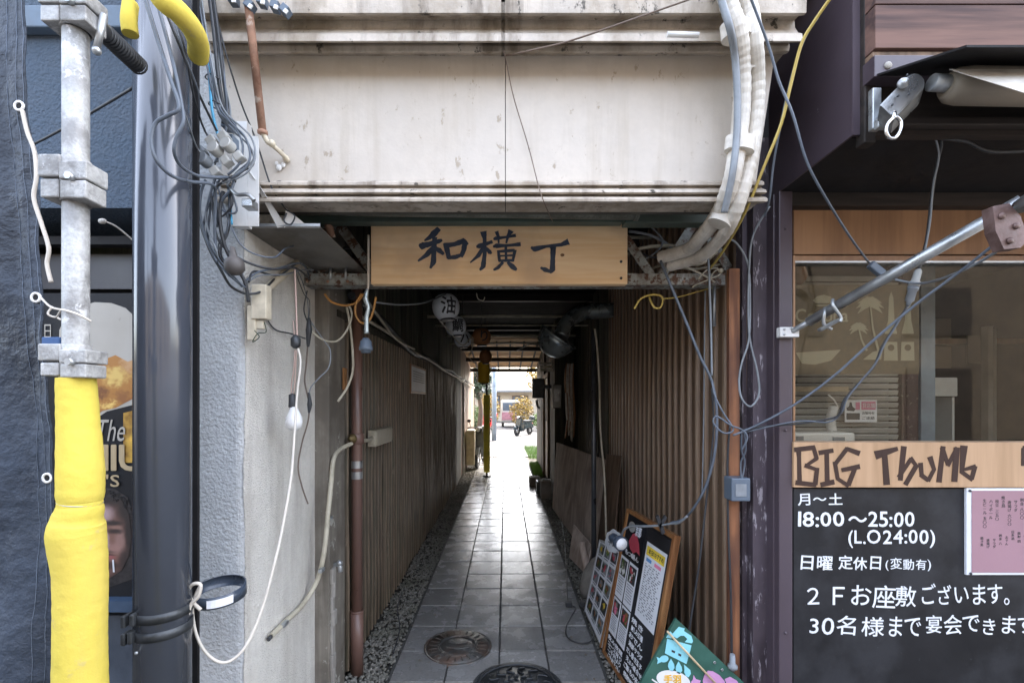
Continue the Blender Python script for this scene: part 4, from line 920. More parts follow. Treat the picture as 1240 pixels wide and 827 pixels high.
T('30名様', 980, 1070, 745, 770, .008, .3); T('まで', 1076, 1115, 746, 770, .008, .3); T('宴会できます', 1121, 1252, 744, 768, .008, .3)
pn = thing('paper_menu', (2.4, 1.86, .8), 'pink handwritten paper menu in clear film pinned on the black board', 'menu')
b = MB(); b.box((xat(1171, 1.862), 1.864, zr(696, 1.862)), (xat(1171, 1.862) + .42, 1.8735, zr(591, 1.862))); b.build('backing_sheet', M['paper'], pn)
b = MB(); b.box((xat(1177, 1.862), 1.862, zr(693, 1.862)), (xat(1171, 1.862) + .415, 1.8638, zr(594, 1.862))); b.build('sheet', M['pinkpaper'], pn)
b = MB(); rnd = random.Random(5)
cols = ['生ビール 五〇〇', 'ハイボール', '枝豆 三五〇', '焼き鳥', '唐揚げ 六〇〇', 'サラダ', '刺身 八〇〇', 'おでん', '日本酒', '焼酎 四〇〇']
for i, s_ in enumerate(cols):
    t_ = text_mesh(s_, .016, (xat(1190 + i * 7.5, 1.862), 1.8617, zr(606 + rnd.uniform(-2, 4), 1.862)), UX, UZ, UN, 0, .2, vertical=True); b.take(t_)
    t_ = text_mesh(cols[(i + 3) % 10][:4], .013, (xat(1187 + i * 7.5, 1.862), 1.8617, zr(648 + rnd.uniform(-4, 8), 1.862)), UX, UZ, UN, 0, .2, vertical=True); b.take(t_)
b.build('handwriting', M['ink'], pn)
for px, py in ((1174, 594), (1175, 694)): 
    b = MB(); b.lathe([(.005, 0), (.005, .004), (.002, .006)], P(px, py, 1.864), (0, -1, 0), 10); b.build('pin', M['black'], pn)

# things inside the window
Yi = 2.02
bn = thing('beer_banner', (1.45, 2.0, 1.5), 'brown translucent beer banner with palm trees and bottles inside the window', 'banner')
b = MB(); b.box((xat(962, Yi), Yi, zr(453, Yi)), (xat(1113, Yi), Yi + .003, zr(345, Yi))); b.build('cloth', M['brownfabric'], bn)
def bp_(pts, k=0, nm='print', m='creamprint'):
    b = MB(); flat(b, [(P(960 + x / 4.133, 340 + y_ / 4.133, Yi).x, P(960 + x / 4.133, 340 + y_ / 4.133, Yi).z) for x, y_ in pts], (0, Yi, 0), UX, UZ, UN, k, .0008); return b.build(nm, M[m], bn)
fit('Corona', 963, 1027, 374, 390, Yi, 'creamprint', bn, off=.015)
bp_([(100, 100), (120, 78), (155, 70), (190, 80), (205, 100), (190, 112), (115, 112)]); bp_([(112, 120), (195, 120), (190, 128), (118, 128)])
def palm(cx, cy, r, tx, ty):
    b = MB(); o = P(960 + cx / 4.133, 340 + cy / 4.133, Yi); s_ = Yi / F / 4.133
    for i in range(9):
        a = R(-25 + i * 29); ex_, ey_ = math.cos(a) * r, math.sin(a) * r * .75
        ribbon(b, [(o.x, o.z, 8 * s_), (o.x + ex_ * .55 * s_, o.z + ey_ * .7 * s_ + .1 * r * s_, r * .32 * s_), (o.x + ex_ * s_, o.z + (ey_ - r * .22) * s_, 2 * s_)], (0, Yi, 0), UX, UZ, UN, i, .0008)
    q = P(960 + tx / 4.133, 340 + ty / 4.133, Yi); ribbon(b, [(o.x, o.z, 7 * s_), ((o.x * .6 + q.x * .4) - .003, (o.z + q.z) / 2, 9 * s_), (q.x, q.z, 12 * s_)], (0, Yi, 0), UX, UZ, UN, 12, .0008)
    b.build('print', M['creamprint'], bn)
palm(385, 125, 70, 425, 350); palm(328, 240, 48, 368, 350)
for dx in (0, 84): bp_([(455 + dx, 400), (460 + dx, 260), (476 + dx, 200), (480 + dx, 85), (492 + dx, 55), (502 + dx, 85), (508 + dx, 200), (520 + dx, 260), (524 + dx, 400)], 2); bp_([(x, y_) for x, y_ in ell(490 + dx, 335, 16, 16)], 4, m='brownfabric'); bp_([(460 + dx, 266), (522 + dx, 266), (524 + dx, 306), (457 + dx, 306)], 4, m='brownfabric')
bp_([(15, 360), (240, 345), (190, 400), (110, 420), (45, 415)], 2); bp_([(350, 395), (400, 355), (450, 345), (440, 395)], 2)
# opposite shutter mirrored in the pane, built as slats inside the room
st_ = thing('mirrored_shutter', (1.6, 2.25, 1.2), 'grey slatted shutter standing in for a reflection in the left window pane', 'shutter')
for i in range(30):
    z = 1.15 + i * .032; b = MB() if i == 0 else b
    if i == 0: b.box((1.14, 2.3, z), (xat(1088, 2.3), 2.312, z + .026), .003, rot=Matrix.Rotation(R(14), 3, 'X')); sl0 = b.build('slat', M['shutter'], st_)
    else:
        o = sl0.copy(); S.collection.objects.link(o); o.parent = st_; o.location = sl0.location + Vector((0, 0, .032 * i))
b = MB(); b.box((xat(1090, 2.3), 2.29, 1.0), (xat(1110, 2.3), 2.37, 2.5)); tag(b.build('post', mat('speckled maroon post', (.09, .05, .045), .5, stain2=(.3, .26, .22), s2thr=.66, s2scale=60)), 'maroon speckled post inside the shop window', 'post')
b = MB(); b.box((xat(1111, 2.3), 2.28, 1.0), (xat(1128, 2.3), 2.36, 2.5)); tag(b.build('post', mat('blue grey post', (.25, .3, .36), .4)), 'pale blue grey post inside the shop window', 'post')
ac = thing('telephone_base', (1.25, 2.05, 1.3), 'low white plastic appliance on the window sill', 'appliance')
b = MB(); b.box((xat(961, 2.0), 2.0, zr(537, 2.0)), (xat(1036, 2.0), 2.1, zr(524, 2.0)), .008); b.build('housing', M['white'], ac)
b = MB(); b.box((xat(966, 1.99), 1.994, zr(533, 2.0)), (xat(974, 1.99), 1.999, zr(528, 2.0))); b.box((xat(1010, 1.99), 1.994, zr(534, 2.0)), (xat(1024, 1.99), 1.999, zr(529, 2.0))); b.build('button', M['cablegrey'], ac)
b = MB(); pts = []
for i in range(180):
    t = i / 179; a = i * .62; py = 492 + 30 * t; px = 1010 - 4 * math.sin(t * 2.5); r_ = .017
    c_ = P(px, py, 2.05); pts.append(c_ + Vector((r_ * math.cos(a), r_ * math.sin(a), 0)))
b.tube([P(1003, 478, 2.05), P(1010, 484, 2.05)] + pts + [P(1000, 527, 2.03)], .0032, 5, steps=1); tag(b.build('coiled_cord', M['white']), 'white coiled telephone cord hanging in the window', 'cord')
b = MB(); b.box((1.14, 2.2, zr(474, 2.2)), (xat(1028, 2.2), 2.25, zr(468, 2.2)), .002); tag(b.build('rail', M['cream']), 'cream rail across the slatted shutter', 'rail')
no = thing('notice', (1.65, 2.2, 1.4), 'white notice with pink print, reflected along with the slatted shutter', 'notice'); Yq = 2.27  # mirrored with the shutter, built as a sheet behind the glass
b = MB(); b.box((xat(1023, Yq), Yq, zr(511, Yq)), (xat(1062, Yq), Yq + .004, zr(484, Yq))); b.build('sheet', M['paper'], no)
for (x0, x1, y0, y1, m_) in ((1043, 1060, 486, 496, 'pinkink'), (1025, 1041, 500, 508, 'ink'), (1036, 1041, 487, 496, 'pinkink')):
    b = MB(); b.box((xat(x0, Yq), Yq - .001, zr(y1, Yq)), (xat(x1, Yq), Yq - .0002, zr(y0, Yq))); b.build('print', M[m_], no)
bb_ = MB(); flat(bb_, [(P(x, y_, Yq).x, P(x, y_, Yq).z) for x, y_ in ((1025, 494), (1028, 492), (1029, 487), (1031, 487), (1032, 492), (1036, 495), (1034, 498), (1026, 497))], (0, Yq, 0), UX, UZ, UN); bb_.build('print', M['ink'], no)
fit('お知らせ', 1044, 1059, 498, 502, Yq, 'ink', no); fit('ご連絡', 1044, 1059, 504, 508, Yq, 'ink', no); fit('貸店舗', 1044, 1059, 488, 494, Yq, 'paper', no, k=3)
fz = thing('display_fridge', (2.3, 2.6, .9), 'white topped glass fridge at the back of the shop window', 'fridge'); Yz = 2.6
b = MB(); b.box((xat(1113, Yz), Yz, zr(480, Yz)), (xat(1160, Yz), Yz + .5, zr(457, Yz)), .006); b.build('top', M['white'], fz)
b = MB(); b.box((xat(1113, Yz), Yz + .02, .9), (xat(1115.5, Yz), Yz + .5, zr(480.5, Yz))); b.box((xat(1157, Yz), Yz + .02, .9), (xat(1160, Yz), Yz + .5, zr(480.5, Yz))); b.box((xat(1115.5, Yz), Yz + .45, .9), (xat(1157, Yz), Yz + .5, zr(480.5, Yz))); b.build('case', M['white'], fz)
rnd = random.Random(4)
for i in range(6): b = MB(); p = Vector((xat(1120 + i * 6, Yz + .2), Yz + .2, 1.27)); b.lathe([(.02, 0), (.02, .08), (.008, .11), (.008, .14), (.0001, .14)], p, seg=10); tag(b.build('bottle', M['aluminium' if i % 2 else 'amber']), 'bottle %s in the glass fridge' % ['at the left end', 'second from the left', 'third from the left', 'third from the right', 'second from the right', 'at the right end'][i], 'bottle', 'bottles in the shop fridge')
for nm_, px0, px1, Y_ in (('door_post', 1197, 1203, 3.2), ('door_post', 1204, 1207, 3.3)):
    b = MB(); b.box((xat(px0, Y_), Y_, .9), (xat(px1, Y_), Y_ + .05, 2.0)); tag(b.build(nm_, M['shutter']), 'grey upright door post at the back of the shop' if px0 == 1197 else 'thin grey post right beside the inner door post', 'post')
b = MB(); b.box((xat(1113, 3.4), 3.4, zr(416, 3.4)), (xat(1260, 3.4), 3.44, zr(410, 3.4))); tag(b.build('rail', M['shopwood']), 'brown horizontal rail at the back of the shop', 'rail')
for (x0, x1, y0, y1, lb_) in ((1120, 1152, 386, 410, 'dim framed picture at the back of the shop'), (1122, 1152, 420, 446, 'dim lower poster at the back of the shop'), (1172, 1196, 406, 440, 'tan sheet beside the inner door post')):
    b = MB(); b.box((xat(x0, 3.35), 3.35, zr(y1, 3.35)), (xat(x1, 3.35), 3.36, zr(y0, 3.35))); tag(b.build('picture', M['awning']), lb_, 'picture')
b = MB(); b.tube([P(968, 322, 2.1), P(970, 335, 2.1), P(966, 345, 2.1)], [.02, .028, .012], 8); tag(b.build('dried_flowers', M['frameorange']), 'orange dried bunch hanging in the window corner', 'flowers')

# awning arm across the window
ar = thing('folding_arm', (1.3, 1.6, 1.75), 'galvanised awning arm slanting across the shop window', 'awning arm')
A0, A1 = P(958, 402, 1.85), P(1246, 238, 1.3)
dA = (A1 - A0)
b = MB(); b.tube([A0 + dA * .10, A0 + dA * .98], .0185, 20, smooth=False); b.build('tube', M['galv'], ar)
b = MB(); b.tube([A0 + dA * .0, A0 + dA * .12], .011, 14, smooth=False); b.build('inner_tube', M['galv'], ar)
b = MB(); b.box(P(945, 408, 1.84), P(968, 396, 1.84) + Vector((0, 0.0280, 0)), .002); o = b.build('bracket', M['white'], ar)
for px, py in ((949, 399), (949, 405), (957, 398)): b = MB(); b.lathe([(.004, 0), (.004, .006), (.001, .007)], P(px, py, 1.842), (0, -1, 0), 8); b.build('bolt', M['galv'], o)
b = MB(); c_ = A0 + dA * .17; b.tube([c_ + Vector((0, -.02, .022)), c_ + Vector((-.012, -.035, .0)), c_ + Vector((-.01, -.03, -.04)), c_ + Vector((.02, -.03, -.06))], .006, 8); c_ = A0 + dA * .24
b.tube([c_ + Vector((-.02, -.02, .025)), c_ + Vector((-.03, -.035, .0)), c_ + Vector((0, -.03, -.04)), c_ + Vector((.0, -.03, -.06))], .006, 8)
p = P(1003, 394, 1.72); b.obox(p, dA.normalized(), Vector((0, 1, 0)), dA.normalized().cross(Vector((0, 1, 0))), .07, .02, .022, .004); b.build('hook_clamp', M['galv'], ar)
b = MB(); 
cs = [P(*q, 1.26) for q in ((1202, 250), (1222, 246), (1236, 262), (1246, 290), (1236, 300), (1216, 302), (1206, 280))]
b.slab(cs, Vector((0, .03, 0))); M['hinge'] = mat('brown hinge paint', (.16, .105, .095), .5, .3, var=.3, scale=14, bump=.4, stain=(.08, .04, .03), samt=.8, sscale=12); o = b.build('hinge', M['hinge'], ar)
for px, py in ((1222, 292), (1230, 274), (1212, 262)): b = MB(); b.lathe([(.009, 0), (.009, .005), (.002, .007)], P(px, py, 1.26), (0, -1, 0), 12); b.build('bolt', M['hinge'], o)
b = MB(); b.tube([P(1236, 250, 1.27), P(1300, 205, 1.1)], .02, 16, smooth=False); b.build('outer_tube', M['galv'], ar)

# orange post at the siding edge
b = MB(); b.box((xat(883, 1.96), 1.96, -.03), (xat(896, 1.96), 1.985, zr(325, 1.96)), .002); tag(b.build('timber_post', M['redwood']), 'orange brown timber post between siding and purple column', 'post')

# ================================================================== LINTEL SMALL THINGS
rr_ = thing('bracket_rod', (-.85, 1.4, 2.4), 'rusty rod hanging diagonally in front of the cream lintel', 'rod')
b = MB(); b.tube([P(294, -30, 1.40), P(300, 0, 1.42), P(318, 160, 1.5)], .0125, 14, smooth=False); b.lathe([(.0125, -.006), (.016, -.004), (.016, .006), (.012, .008)], P(318, 160, 1.5), P(318, 160, 1.5) - P(300, 0, 1.42), 12); b.build('rod', M['rust'], rr_)
b = MB(); b.tube([P(318, 160, 1.5), P(324, 172, 1.51), P(330, 176, 1.52), P(342, 187, 1.55), P(349, 195, 1.575)], .008, 10); b.ball(P(329, 174, 1.515), .012); b.ball(P(346, 192, 1.57), .011); b.build('elbow', M['cream'], rr_)
b = MB()
for px, py, r_ in ((338, 203, .010), (343, 200, .008), (335, 198, .006)): b.ball(P(px, py, 1.573), r_, (1, .6, 1.2), 8)
tag(b.build('putty_lump', M['white']), 'white lump of putty below the end of the rusty rod', 'putty')
for i, (px, py, a) in enumerate(((283, 1, 0), (303, 8, .6), (318, 3, .2), (334, 9, .3), (346, 14, .7))):
    b = MB(); u = Vector((math.cos(a), 0, -math.sin(a))); w_ = Vector((math.sin(a), 0, math.cos(a)))
    b.obox(P(px, py, 1.42), u, Vector((0, 1, 0)), w_, .024, .03, .024, .002); o = b.build('cable_clip', M['adapter'])
    tag(o, 'small square clip under the cornice, ' + ['leftmost of the five', 'right behind the rusty rod', 'middle of the five', 'fourth from the left', 'rightmost of the five'][i], 'clip', 'square clips under the cornice')
    b = MB(); b.obox(P(px, py, 1.40) , u, Vector((0, 1, 0)), w_, .012, .004, .012); b.build('clip_face', M['white'], o)
wire('thin wire hanging from the cornice joint to the timber sign', [(610, 62, 1.45), (613, 75, 1.52), (622, 118, 1.56), (640, 178, 1.565), (652, 225, 1.54), (660, 248, 1.55), (669, 268, 1.8)], .0017, 'wirebrown', 'wire', 'wire')
wire('thin wire rising from the cornice joint to the upper right', [(612, 68, 1.52), (640, 62, 1.48), (690, 50, 1.44), (760, 26, 1.42), (840, -2, 1.4)], .0026, 'wirebrown', 'wire', 'wire')
b = MB(); b.tube([(P(808, 42, 1.44)), P(846, 43, 1.44)], .008, 8, smooth=False); tag(b.build('patch', M['white']), 'short white patch on the right of the cornice', 'patch')

# insulated pipes at right of the lintel
ib = thing('pipe_bundle', (.8, 1.5, 2.0), 'tape wrapped white pipe bundle curving down the right of the lintel', 'pipe bundle')
p1 = [(872, -30, 1.42), (884, 10, 1.42), (894, 40, 1.42), (898, 80, 1.47), (898, 130, 1.5), (892, 185, 1.5), (884, 225, 1.5), (868, 262, 1.6), (848, 288, 1.75), (833, 302, 1.9), (800, 312, 2.02)]
p2 = [(898, -30, 1.44), (908, 10, 1.44), (914, 50, 1.44), (917, 100, 1.5), (915, 150, 1.52), (907, 200, 1.52), (896, 240, 1.52), (882, 275, 1.6), (866, 296, 1.75), (846, 312, 1.9), (812, 322, 2.05)]
p3 = [(866, -30, 1.39), (875, 5, 1.39), (884, 35, 1.39), (890, 70, 1.44), (893, 120, 1.455), (892, 165, 1.455), (887, 210, 1.455), (877, 258, 1.5)]
for p_, r_, m_, n_ in ((p1, .027, 'wrap', 'pipe'), (p2, .024, 'wrap', 'pipe'), (p3, .011, 'cablegrey', 'cable')):
    b = MB(); b.tube([P(*q) for q in p_], r_, 16, steps=8)
    if m_ == 'wrap':
        rnd = random.Random(len(p_) + int(r_ * 1e4)); vs = list(b.bm.verts)
        for k in range(len(vs) // 16):
            ring = vs[k * 16:k * 16 + 16]; c_ = sum((v.co for v in ring), Vector()) / 16; f_ = 1 + (.035 if k % 2 else -.02) + rnd.uniform(-.02, .02)
            for v in ring: v.co = c_ + (v.co - c_) * f_
        for f in b.bm.faces: f.smooth = False
    b.build(n_, M[m_], ib)
def wrapband(c0, c1, w, tilt):
    b = MB(); c = (P(*c0) + P(*c1)) / 2; 
    prof_ = ell(0, 0, w * .86, .031, 24); 
    A = []; up_ = Vector((math.sin(tilt), 0, math.cos(tilt))); rt = Vector((math.cos(tilt), 0, -math.sin(tilt)))
    cs = [c + rt * x + Vector((0, y_, 0)) for x, y_ in prof_]
    b.slab([q - up_ * .022 for q in cs], up_ * .045); b.build('tape_band', M['wrap'], ib)
wrapband((880, 42, 1.44), (903, 36, 1.44), .056, -.1); wrapband((884, 178, 1.49), (908, 174, 1.49), .056, .12); wrapband((862, 268, 1.58), (886, 262, 1.58), .048, .45)
wrapband((905, 82, 1.49), (913, 80, 1.49), .028, -.05)

# right hand cables
wire('blue grey cable from the top right down to the inline switch', [(906, -10, 1.35), (930, 54, 1.4), (943, 98, 1.42), (960, 139, 1.42), (977, 196, 1.45), (1000, 240, 1.5), (1030, 288, 1.6), (1052, 318, 1.7)], .0042, 'bluegrey')
b = MB(); p = P(1061, 326, 1.72); u = (P(1072, 334, 1.72) - P(1052, 318, 1.72)).normalized(); b.obox(p, u, Vector((0, 1, 0)), u.cross(Vector((0, 1, 0))), .062, .022, .028, .004); tag(b.build('inline_switch', M['adapter']), 'dark blue inline switch on the cable before the window', 'switch')
wire('grey cable sagging from the inline switch to the arm hinge', [(1070, 333, 1.72), (1090, 340, 1.68), (1118, 343, 1.62), (1150, 334, 1.52), (1185, 318, 1.42), (1214, 300, 1.33)], .0045, 'cablegrey')
wire('yellow cable running down the right of the lintel', [(1010, -8, 1.3), (985, 28, 1.35), (970, 55, 1.38), (957, 105, 1.42), (946, 150, 1.45), (926, 200, 1.5), (900, 262, 1.6), (875, 305, 1.85), (860, 325, 2.0)], .0048, 'yellowcable')
wire('dark grey cable beside the yellow one', [(990, 22, 1.4), (972, 52, 1.42), (955, 108, 1.46), (938, 190, 1.55), (932, 240, 1.6), (926, 262, 1.65)], .004, 'bluegrey')
wire('grey looped cable hanging on the flaking purple column', [(932, 250, 1.8), (912, 285, 1.85), (907, 328, 1.88), (907, 402, 1.9), (917, 450, 1.9), (919, 477, 1.9), (909, 492, 1.9), (898, 482, 1.9), (895, 462, 1.9), (898, 440, 1.9), (907, 409, 1.9), (908, 350, 1.9), (905, 318, 1.88), (893, 296, 1.86), (880, 288, 1.85)], .0042, 'cablegrey')
wire('long grey cable falling across the brown siding to the menu board', [(800, 316, 1.95), (812, 345, 1.92), (830, 388, 1.92), (847, 430, 1.92), (862, 462, 1.92), (868, 500, 1.92), (866, 545, 1.92), (856, 585, 1.95), (842, 612, 2.0), (828, 628, 2.1), (812, 633, 2.15)], .0058, 'bluegrey')
wire('straight grey cable down from the beam beside the orange post', [(857, 300, 2.0), (859, 340, 1.97), (861, 400, 1.97), (862, 455, 1.95)], .005, 'cablegrey')
wire('thin grey cable hanging along the ribs of the siding', [(854, 352, 2.14), (853, 420, 2.16), (852, 520, 2.17), (850, 600, 2.16)], .003, 'cablegrey')
wire('black cable down the siding behind the green sign', [(862, 470, 1.97), (864, 520, 2.0), (856, 600, 2.0), (847, 680, 2.0), (838, 740, 2.02), (832, 780, 2.02)], .0045, 'black')
wire('looped cable tangle in front of the orange post', [(862, 462, 1.9), (866, 480, 1.88), (876, 500, 1.87), (888, 520, 1.85), (876, 524, 1.85), (864, 512, 1.86), (868, 504, 1.86), (885, 515, 1.84), (898, 520, 1.84), (905, 530, 1.84), (898, 545, 1.85)], .0038, 'bluegrey')
wire('long black cable rising from the post tangle to the arm hinge', [(888, 527, 1.84), (905, 520, 1.84), (930, 508, 1.8), (965, 488, 1.75), (1010, 455, 1.68), (1060, 410, 1.6), (1110, 368, 1.52), (1165, 327, 1.42), (1214, 288, 1.32)], .0046, 'bluegrey')
wire('twisted cable crossing low to the hanging connector', [(900, 520, 1.85), (930, 516, 1.84), (965, 513, 1.82), (1000, 508, 1.8), (1016, 502, 1.78), (1022, 485, 1.76), (1040, 464, 1.74), (1058, 444, 1.72), (1068, 420, 1.7), (1082, 398, 1.68), (1098, 372, 1.66)], .0042, 'black')
wire('second strand of the twisted cable under the connector', [(903, 523, 1.85), (965, 510, 1.815), (1003, 511, 1.8), (1019, 499, 1.775), (1026, 482, 1.755), (1043, 461, 1.735), (1060, 440, 1.715), (1071, 417, 1.695), (1084, 396, 1.675), (1100, 370, 1.66)], .0034, 'bluegrey')
wire('dark cable pair hanging from the canopy to the connector', [(1136, 162, 1.5), (1140, 175, 1.52), (1134, 200, 1.55), (1128, 240, 1.6), (1122, 290, 1.63), (1112, 328, 1.66)], .005, 'black')
wire('grey strand beside the dark pair under the canopy', [(1132, 165, 1.5), (1137, 190, 1.52), (1130, 225, 1.56), (1126, 270, 1.6), (1117, 320, 1.64)], .003, 'cablegrey')
wire('black cable lying under the canopy soffit', [(1140, 168, 1.5), (1170, 172, 1.5), (1200, 184, 1.5), (1260, 182, 1.5)], .006, 'black')
cn = thing('cable_connector', P(1105, 350, 1.66), 'grey two part cable connector hanging before the window', 'connector')
u = (P(1112, 326, 1.66) - P(1099, 370, 1.66)).normalized()
b = MB(); b.lathe([(.006, -.07), (.009, -.055), (.014, -.05), (.014, -.012), (.017, -.01), (.017, .0)], P(1106, 348, 1.66), u, 14); b.build('plug', M['cablegrey'], cn)
b = MB(); b.lathe([(.018, .001), (.018, .018), (.013, .025), (.012, .06), (.006, .07)], P(1106, 348, 1.66), u, 14); b.build('socket', M['shutter'], cn)
ad_ = thing('adapter_box', P(896, 592, 1.9), 'blue grey power adapter box hanging on the orange post', 'adapter')
b = MB(); b.box(P(886, 607, 1.88), P(909, 579, 1.88) + Vector((0, 0.0700, 0)), .005); b.build('case', M['adapter'], ad_)
b = MB(); b.box(P(891, 601, 1.878), P(904, 586, 1.878) + Vector((0, 0.0015, 0)), 0); b.build('label', M['cablegrey'], ad_)
for i, (a, c) in enumerate(((898, 902), (903, 897))): wire('twisted cord into the adapter box, %s strand' % ['left', 'right'][i], [(898 + 3 * i, 524, 1.86), (a, 545, 1.88), (c, 560, 1.9), (898, 582, 1.9)], .0034, 'bluegrey')
wire('long dark cable down the edge of the orange post', [(884, 515, 1.93), (881, 560, 1.94), (882, 640, 1.94), (885, 720, 1.94), (886, 792, 1.94)], .0046, 'black')
b = MB(); b.lathe([(.008, 0), (.014, .01), (.02, .012), (.02, .025), (.012, .03), (.01, .07)], P(887, 812, 1.92), (0, 0, 1), 14); tag(b.build('plug', M['cablegrey']), 'grey plug at the foot of the orange post', 'plug')
b = MB(); b.tube([P(768, 374, 2.1), P(776, 362, 2.1), P(790, 357, 2.1), (P(802, 360, 2.1)), P(800, 372, 2.1), P(792, 372, 2.1), P(786, 360, 2.12)], .0045, 6); b.tube([P(800, 362, 2.12), P(820, 360, 2.14), P(850, 352, 2.14), P(872, 346, 2.14)], .003, 6)
tag(b.build('cable', M['yellowcable']), 'yellow cable loop under the right end of the beam', 'cable')
b = MB(); b.tube([P(846, 338, 2.06), P(855, 328, 2.05), P(868, 325, 2.05), P(872, 332, 2.05), P(860, 338, 2.05), P(845, 344, 2.06), P(838, 348, 2.07)], .003, 6); b.tube([P(858, 345, 2.06), P(864, 330, 2.05), P(873, 326, 2.05)], .0025, 6); b.ball(P(873, 328, 2.05), .012)
tag(b.build('cable', M['conduit']), 'pale cable scrap tangled on the right end of the beam', 'cable')
b = MB(); b.cyl(P(865, 345, 2.1), P(865, 395, 2.1), .008, 8); tag(b.build('metal_strip', M['galv']), 'short metal strip hanging under the beam end', 'strip')
for i, (pts) in enumerate(([(760, 308, 2.16), (780, 300, 2.2), (815, 298, 2.2), (850, 303, 2.15)], [(770, 320, 2.14), (795, 305, 2.18), (802, 290, 2.2), (785, 272, 2.2)], [(820, 312, 2.1), (838, 320, 2.1), (852, 318, 2.08), (868, 305, 2.08)])):
    wire(['thick dusty cable behind the right truss', 'thin dusty cable looping up behind the right truss', 'bent dusty cable under the pipe bundle'][i], pts, [.009, .004, .008][i], ['conduit', 'cablegrey', 'conduit'][i])

for i, (pts, r_, m_) in enumerate((([(770, 338, 2.16), (800, 322, 2.2), (842, 326, 2.2), (880, 318, 2.14)], .006, 'conduit'), ([(762, 280, 2.2), (790, 286, 2.22), (812, 300, 2.2), (818, 322, 2.14)], .007, 'cablegrey'), ([(764, 296, 2.19), (790, 312, 2.16), (828, 300, 2.16), (858, 288, 2.1)], .005, 'black'), ([(800, 335, 2.1), (820, 322, 2.06), (845, 330, 2.06), (866, 342, 2.06)], .004, 'conduit'), ([(360, 300, 2.2), (392, 312, 2.18), (420, 300, 2.2), (446, 312, 2.16)], .006, 'black'), ([(395, 338, 2.14), (420, 322, 2.16), (442, 330, 2.14)], .005, 'conduit'))):
    wire(['pale cable lying along the right chord of the truss', 'grey cable bending down beside the sign end', 'black cable slung through the right truss', 'thin pale cable arching over the beam end', 'black cable slung through the left truss', 'pale cable arching over the left chord'][i], pts, r_, m_)
for i, (x_, y_) in enumerate(((372, 341), (397, 341), (421, 341), (828, 341), (862, 341))):
    b = MB(); p = P(x_, y_, 2.078); b.lathe([(.007, 0), (.007, .005), (.003, .007)], p, (0, -1, 0), 6); b.build('bolt', M['rust'], tr)

# ================================================================== LEFT BRACKETS AND CABLES
br = thing('angle_bracket', (-.86, 1.5, 2.3), 'white steel angle bracket with diagonal brace left of the lintel', 'bracket')
b = MB(); b.box(P(281, 274, 1.5), P(299, 147, 1.5) + Vector((0, 0.0300, 0)), .001); b.build('upright', M['white'], br)
b = MB(); b.box(P(299.4, 274, 1.5), P(313, 165, 1.5) + Vector((0, 0.0040, 0)), 0); b.build('flange', M['white'], br)
b = MB(); b.slab([P(300, 205, 1.495), P(308, 216, 1.495), P(346, 274, 1.6), P(336, 276, 1.6)], Vector((0, .006, 0))); b.build('brace', M['white'], br)
b = MB(); b.slab([P(346, 252, 1.58), P(375, 276, 1.62), P(344, 276, 1.6)], Vector((0, .005, 0))); b.build('gusset', M['white'], br)
pt = thing('metal_plate', (-.82, 1.85, 2.08), 'grey horizontal metal shelf plate seen from below beside the sign', 'plate')
zpl = EYE + (486 - 276) * 1.6 / F
b = MB(); b.slab([(P(281, 0, 1.6).x, 1.6, zpl), (P(388, 0, 1.6).x, 1.6, zpl), (-.66, 2.15, zpl), (-.88, 2.15, zpl)], Vector((0, 0, .004))); b.build('sheet', mat('dull grey plate', (.22, .21, .19), .5, .3, var=.2, scale=9, stain=(.12, .1, .08), samt=.7, sscale=6), pt)
b = MB(); b.box((P(281, 0, 1.6).x, 1.597, zpl + .0045), (P(388, 0, 1.6).x, 1.6, zpl + .014)); b.build('lip', M['galv'], pt)
for x_ in (-.73, -.80): b = MB(); b.cyl((x_, 2.08, zpl - .05), (x_, 2.08, zpl), .006, 8); b.build('bolt', M['galv'], pt)
ins = thing('junction_cap_cluster', P(268, 195, 1.42), 'cluster of pale grey junction caps on the cables beside the bracket', 'junction caps')
for px, py, kx in ((244, 189, 0), (257, 176, 1), (272, 171, 2)):
    a = R(55); u = Vector((math.cos(a), 0, -math.sin(a))); w_ = Vector((math.sin(a), 0, math.cos(a)))
    p = P(px, py - 4, 1.42); b = MB(); b.obox(p, w_, Vector((0, 1, 0)), u, .03, .03, .026, .004); b.build('cap_block', M['cablegrey' if kx == 0 else 'shutter'], ins)
    b = MB(); b.lathe([(.019, 0), (.019, .026), (.017, .028), (.001, .028)], P(px + 8, py + 9, 1.42), (-.2, -1, .2), 20, smooth=False); b.build('round_cap', M['cablegrey' if kx == 0 else 'shutter'], ins)
    b = MB(); b.obox(P(px + 18, py + 20, 1.42), w_, Vector((0, 1, 0)), u, .028, .03, .026, .004); b.build('cap_block', M['shutter'], ins)
for i, (px, py) in enumerate(((272, 145), (275, 168))):
    b = MB(); b.box(P(px - 5, py + 8, 1.46), P(px + 6, py - 6, 1.46) + Vector((0, 0.0400, 0)), .002); tag(b.build('terminal_block', M['adapter']), ['upper', 'lower'][i] + ' small dark terminal block left of the white bracket', 'terminal block')
b = MB(); b.tube([P(281, 230, 1.44), P(288, 236, 1.43), P(300, 236, 1.42), P(308, 243, 1.42)], .006, 8); b.box(P(292, 250, 1.42), P(305, 240, 1.42) + Vector((0, 0.0400, 0)), .003); tag(b.build('clamp', M['galv']), 'small steel clamp bolted on the white bracket', 'clamp')
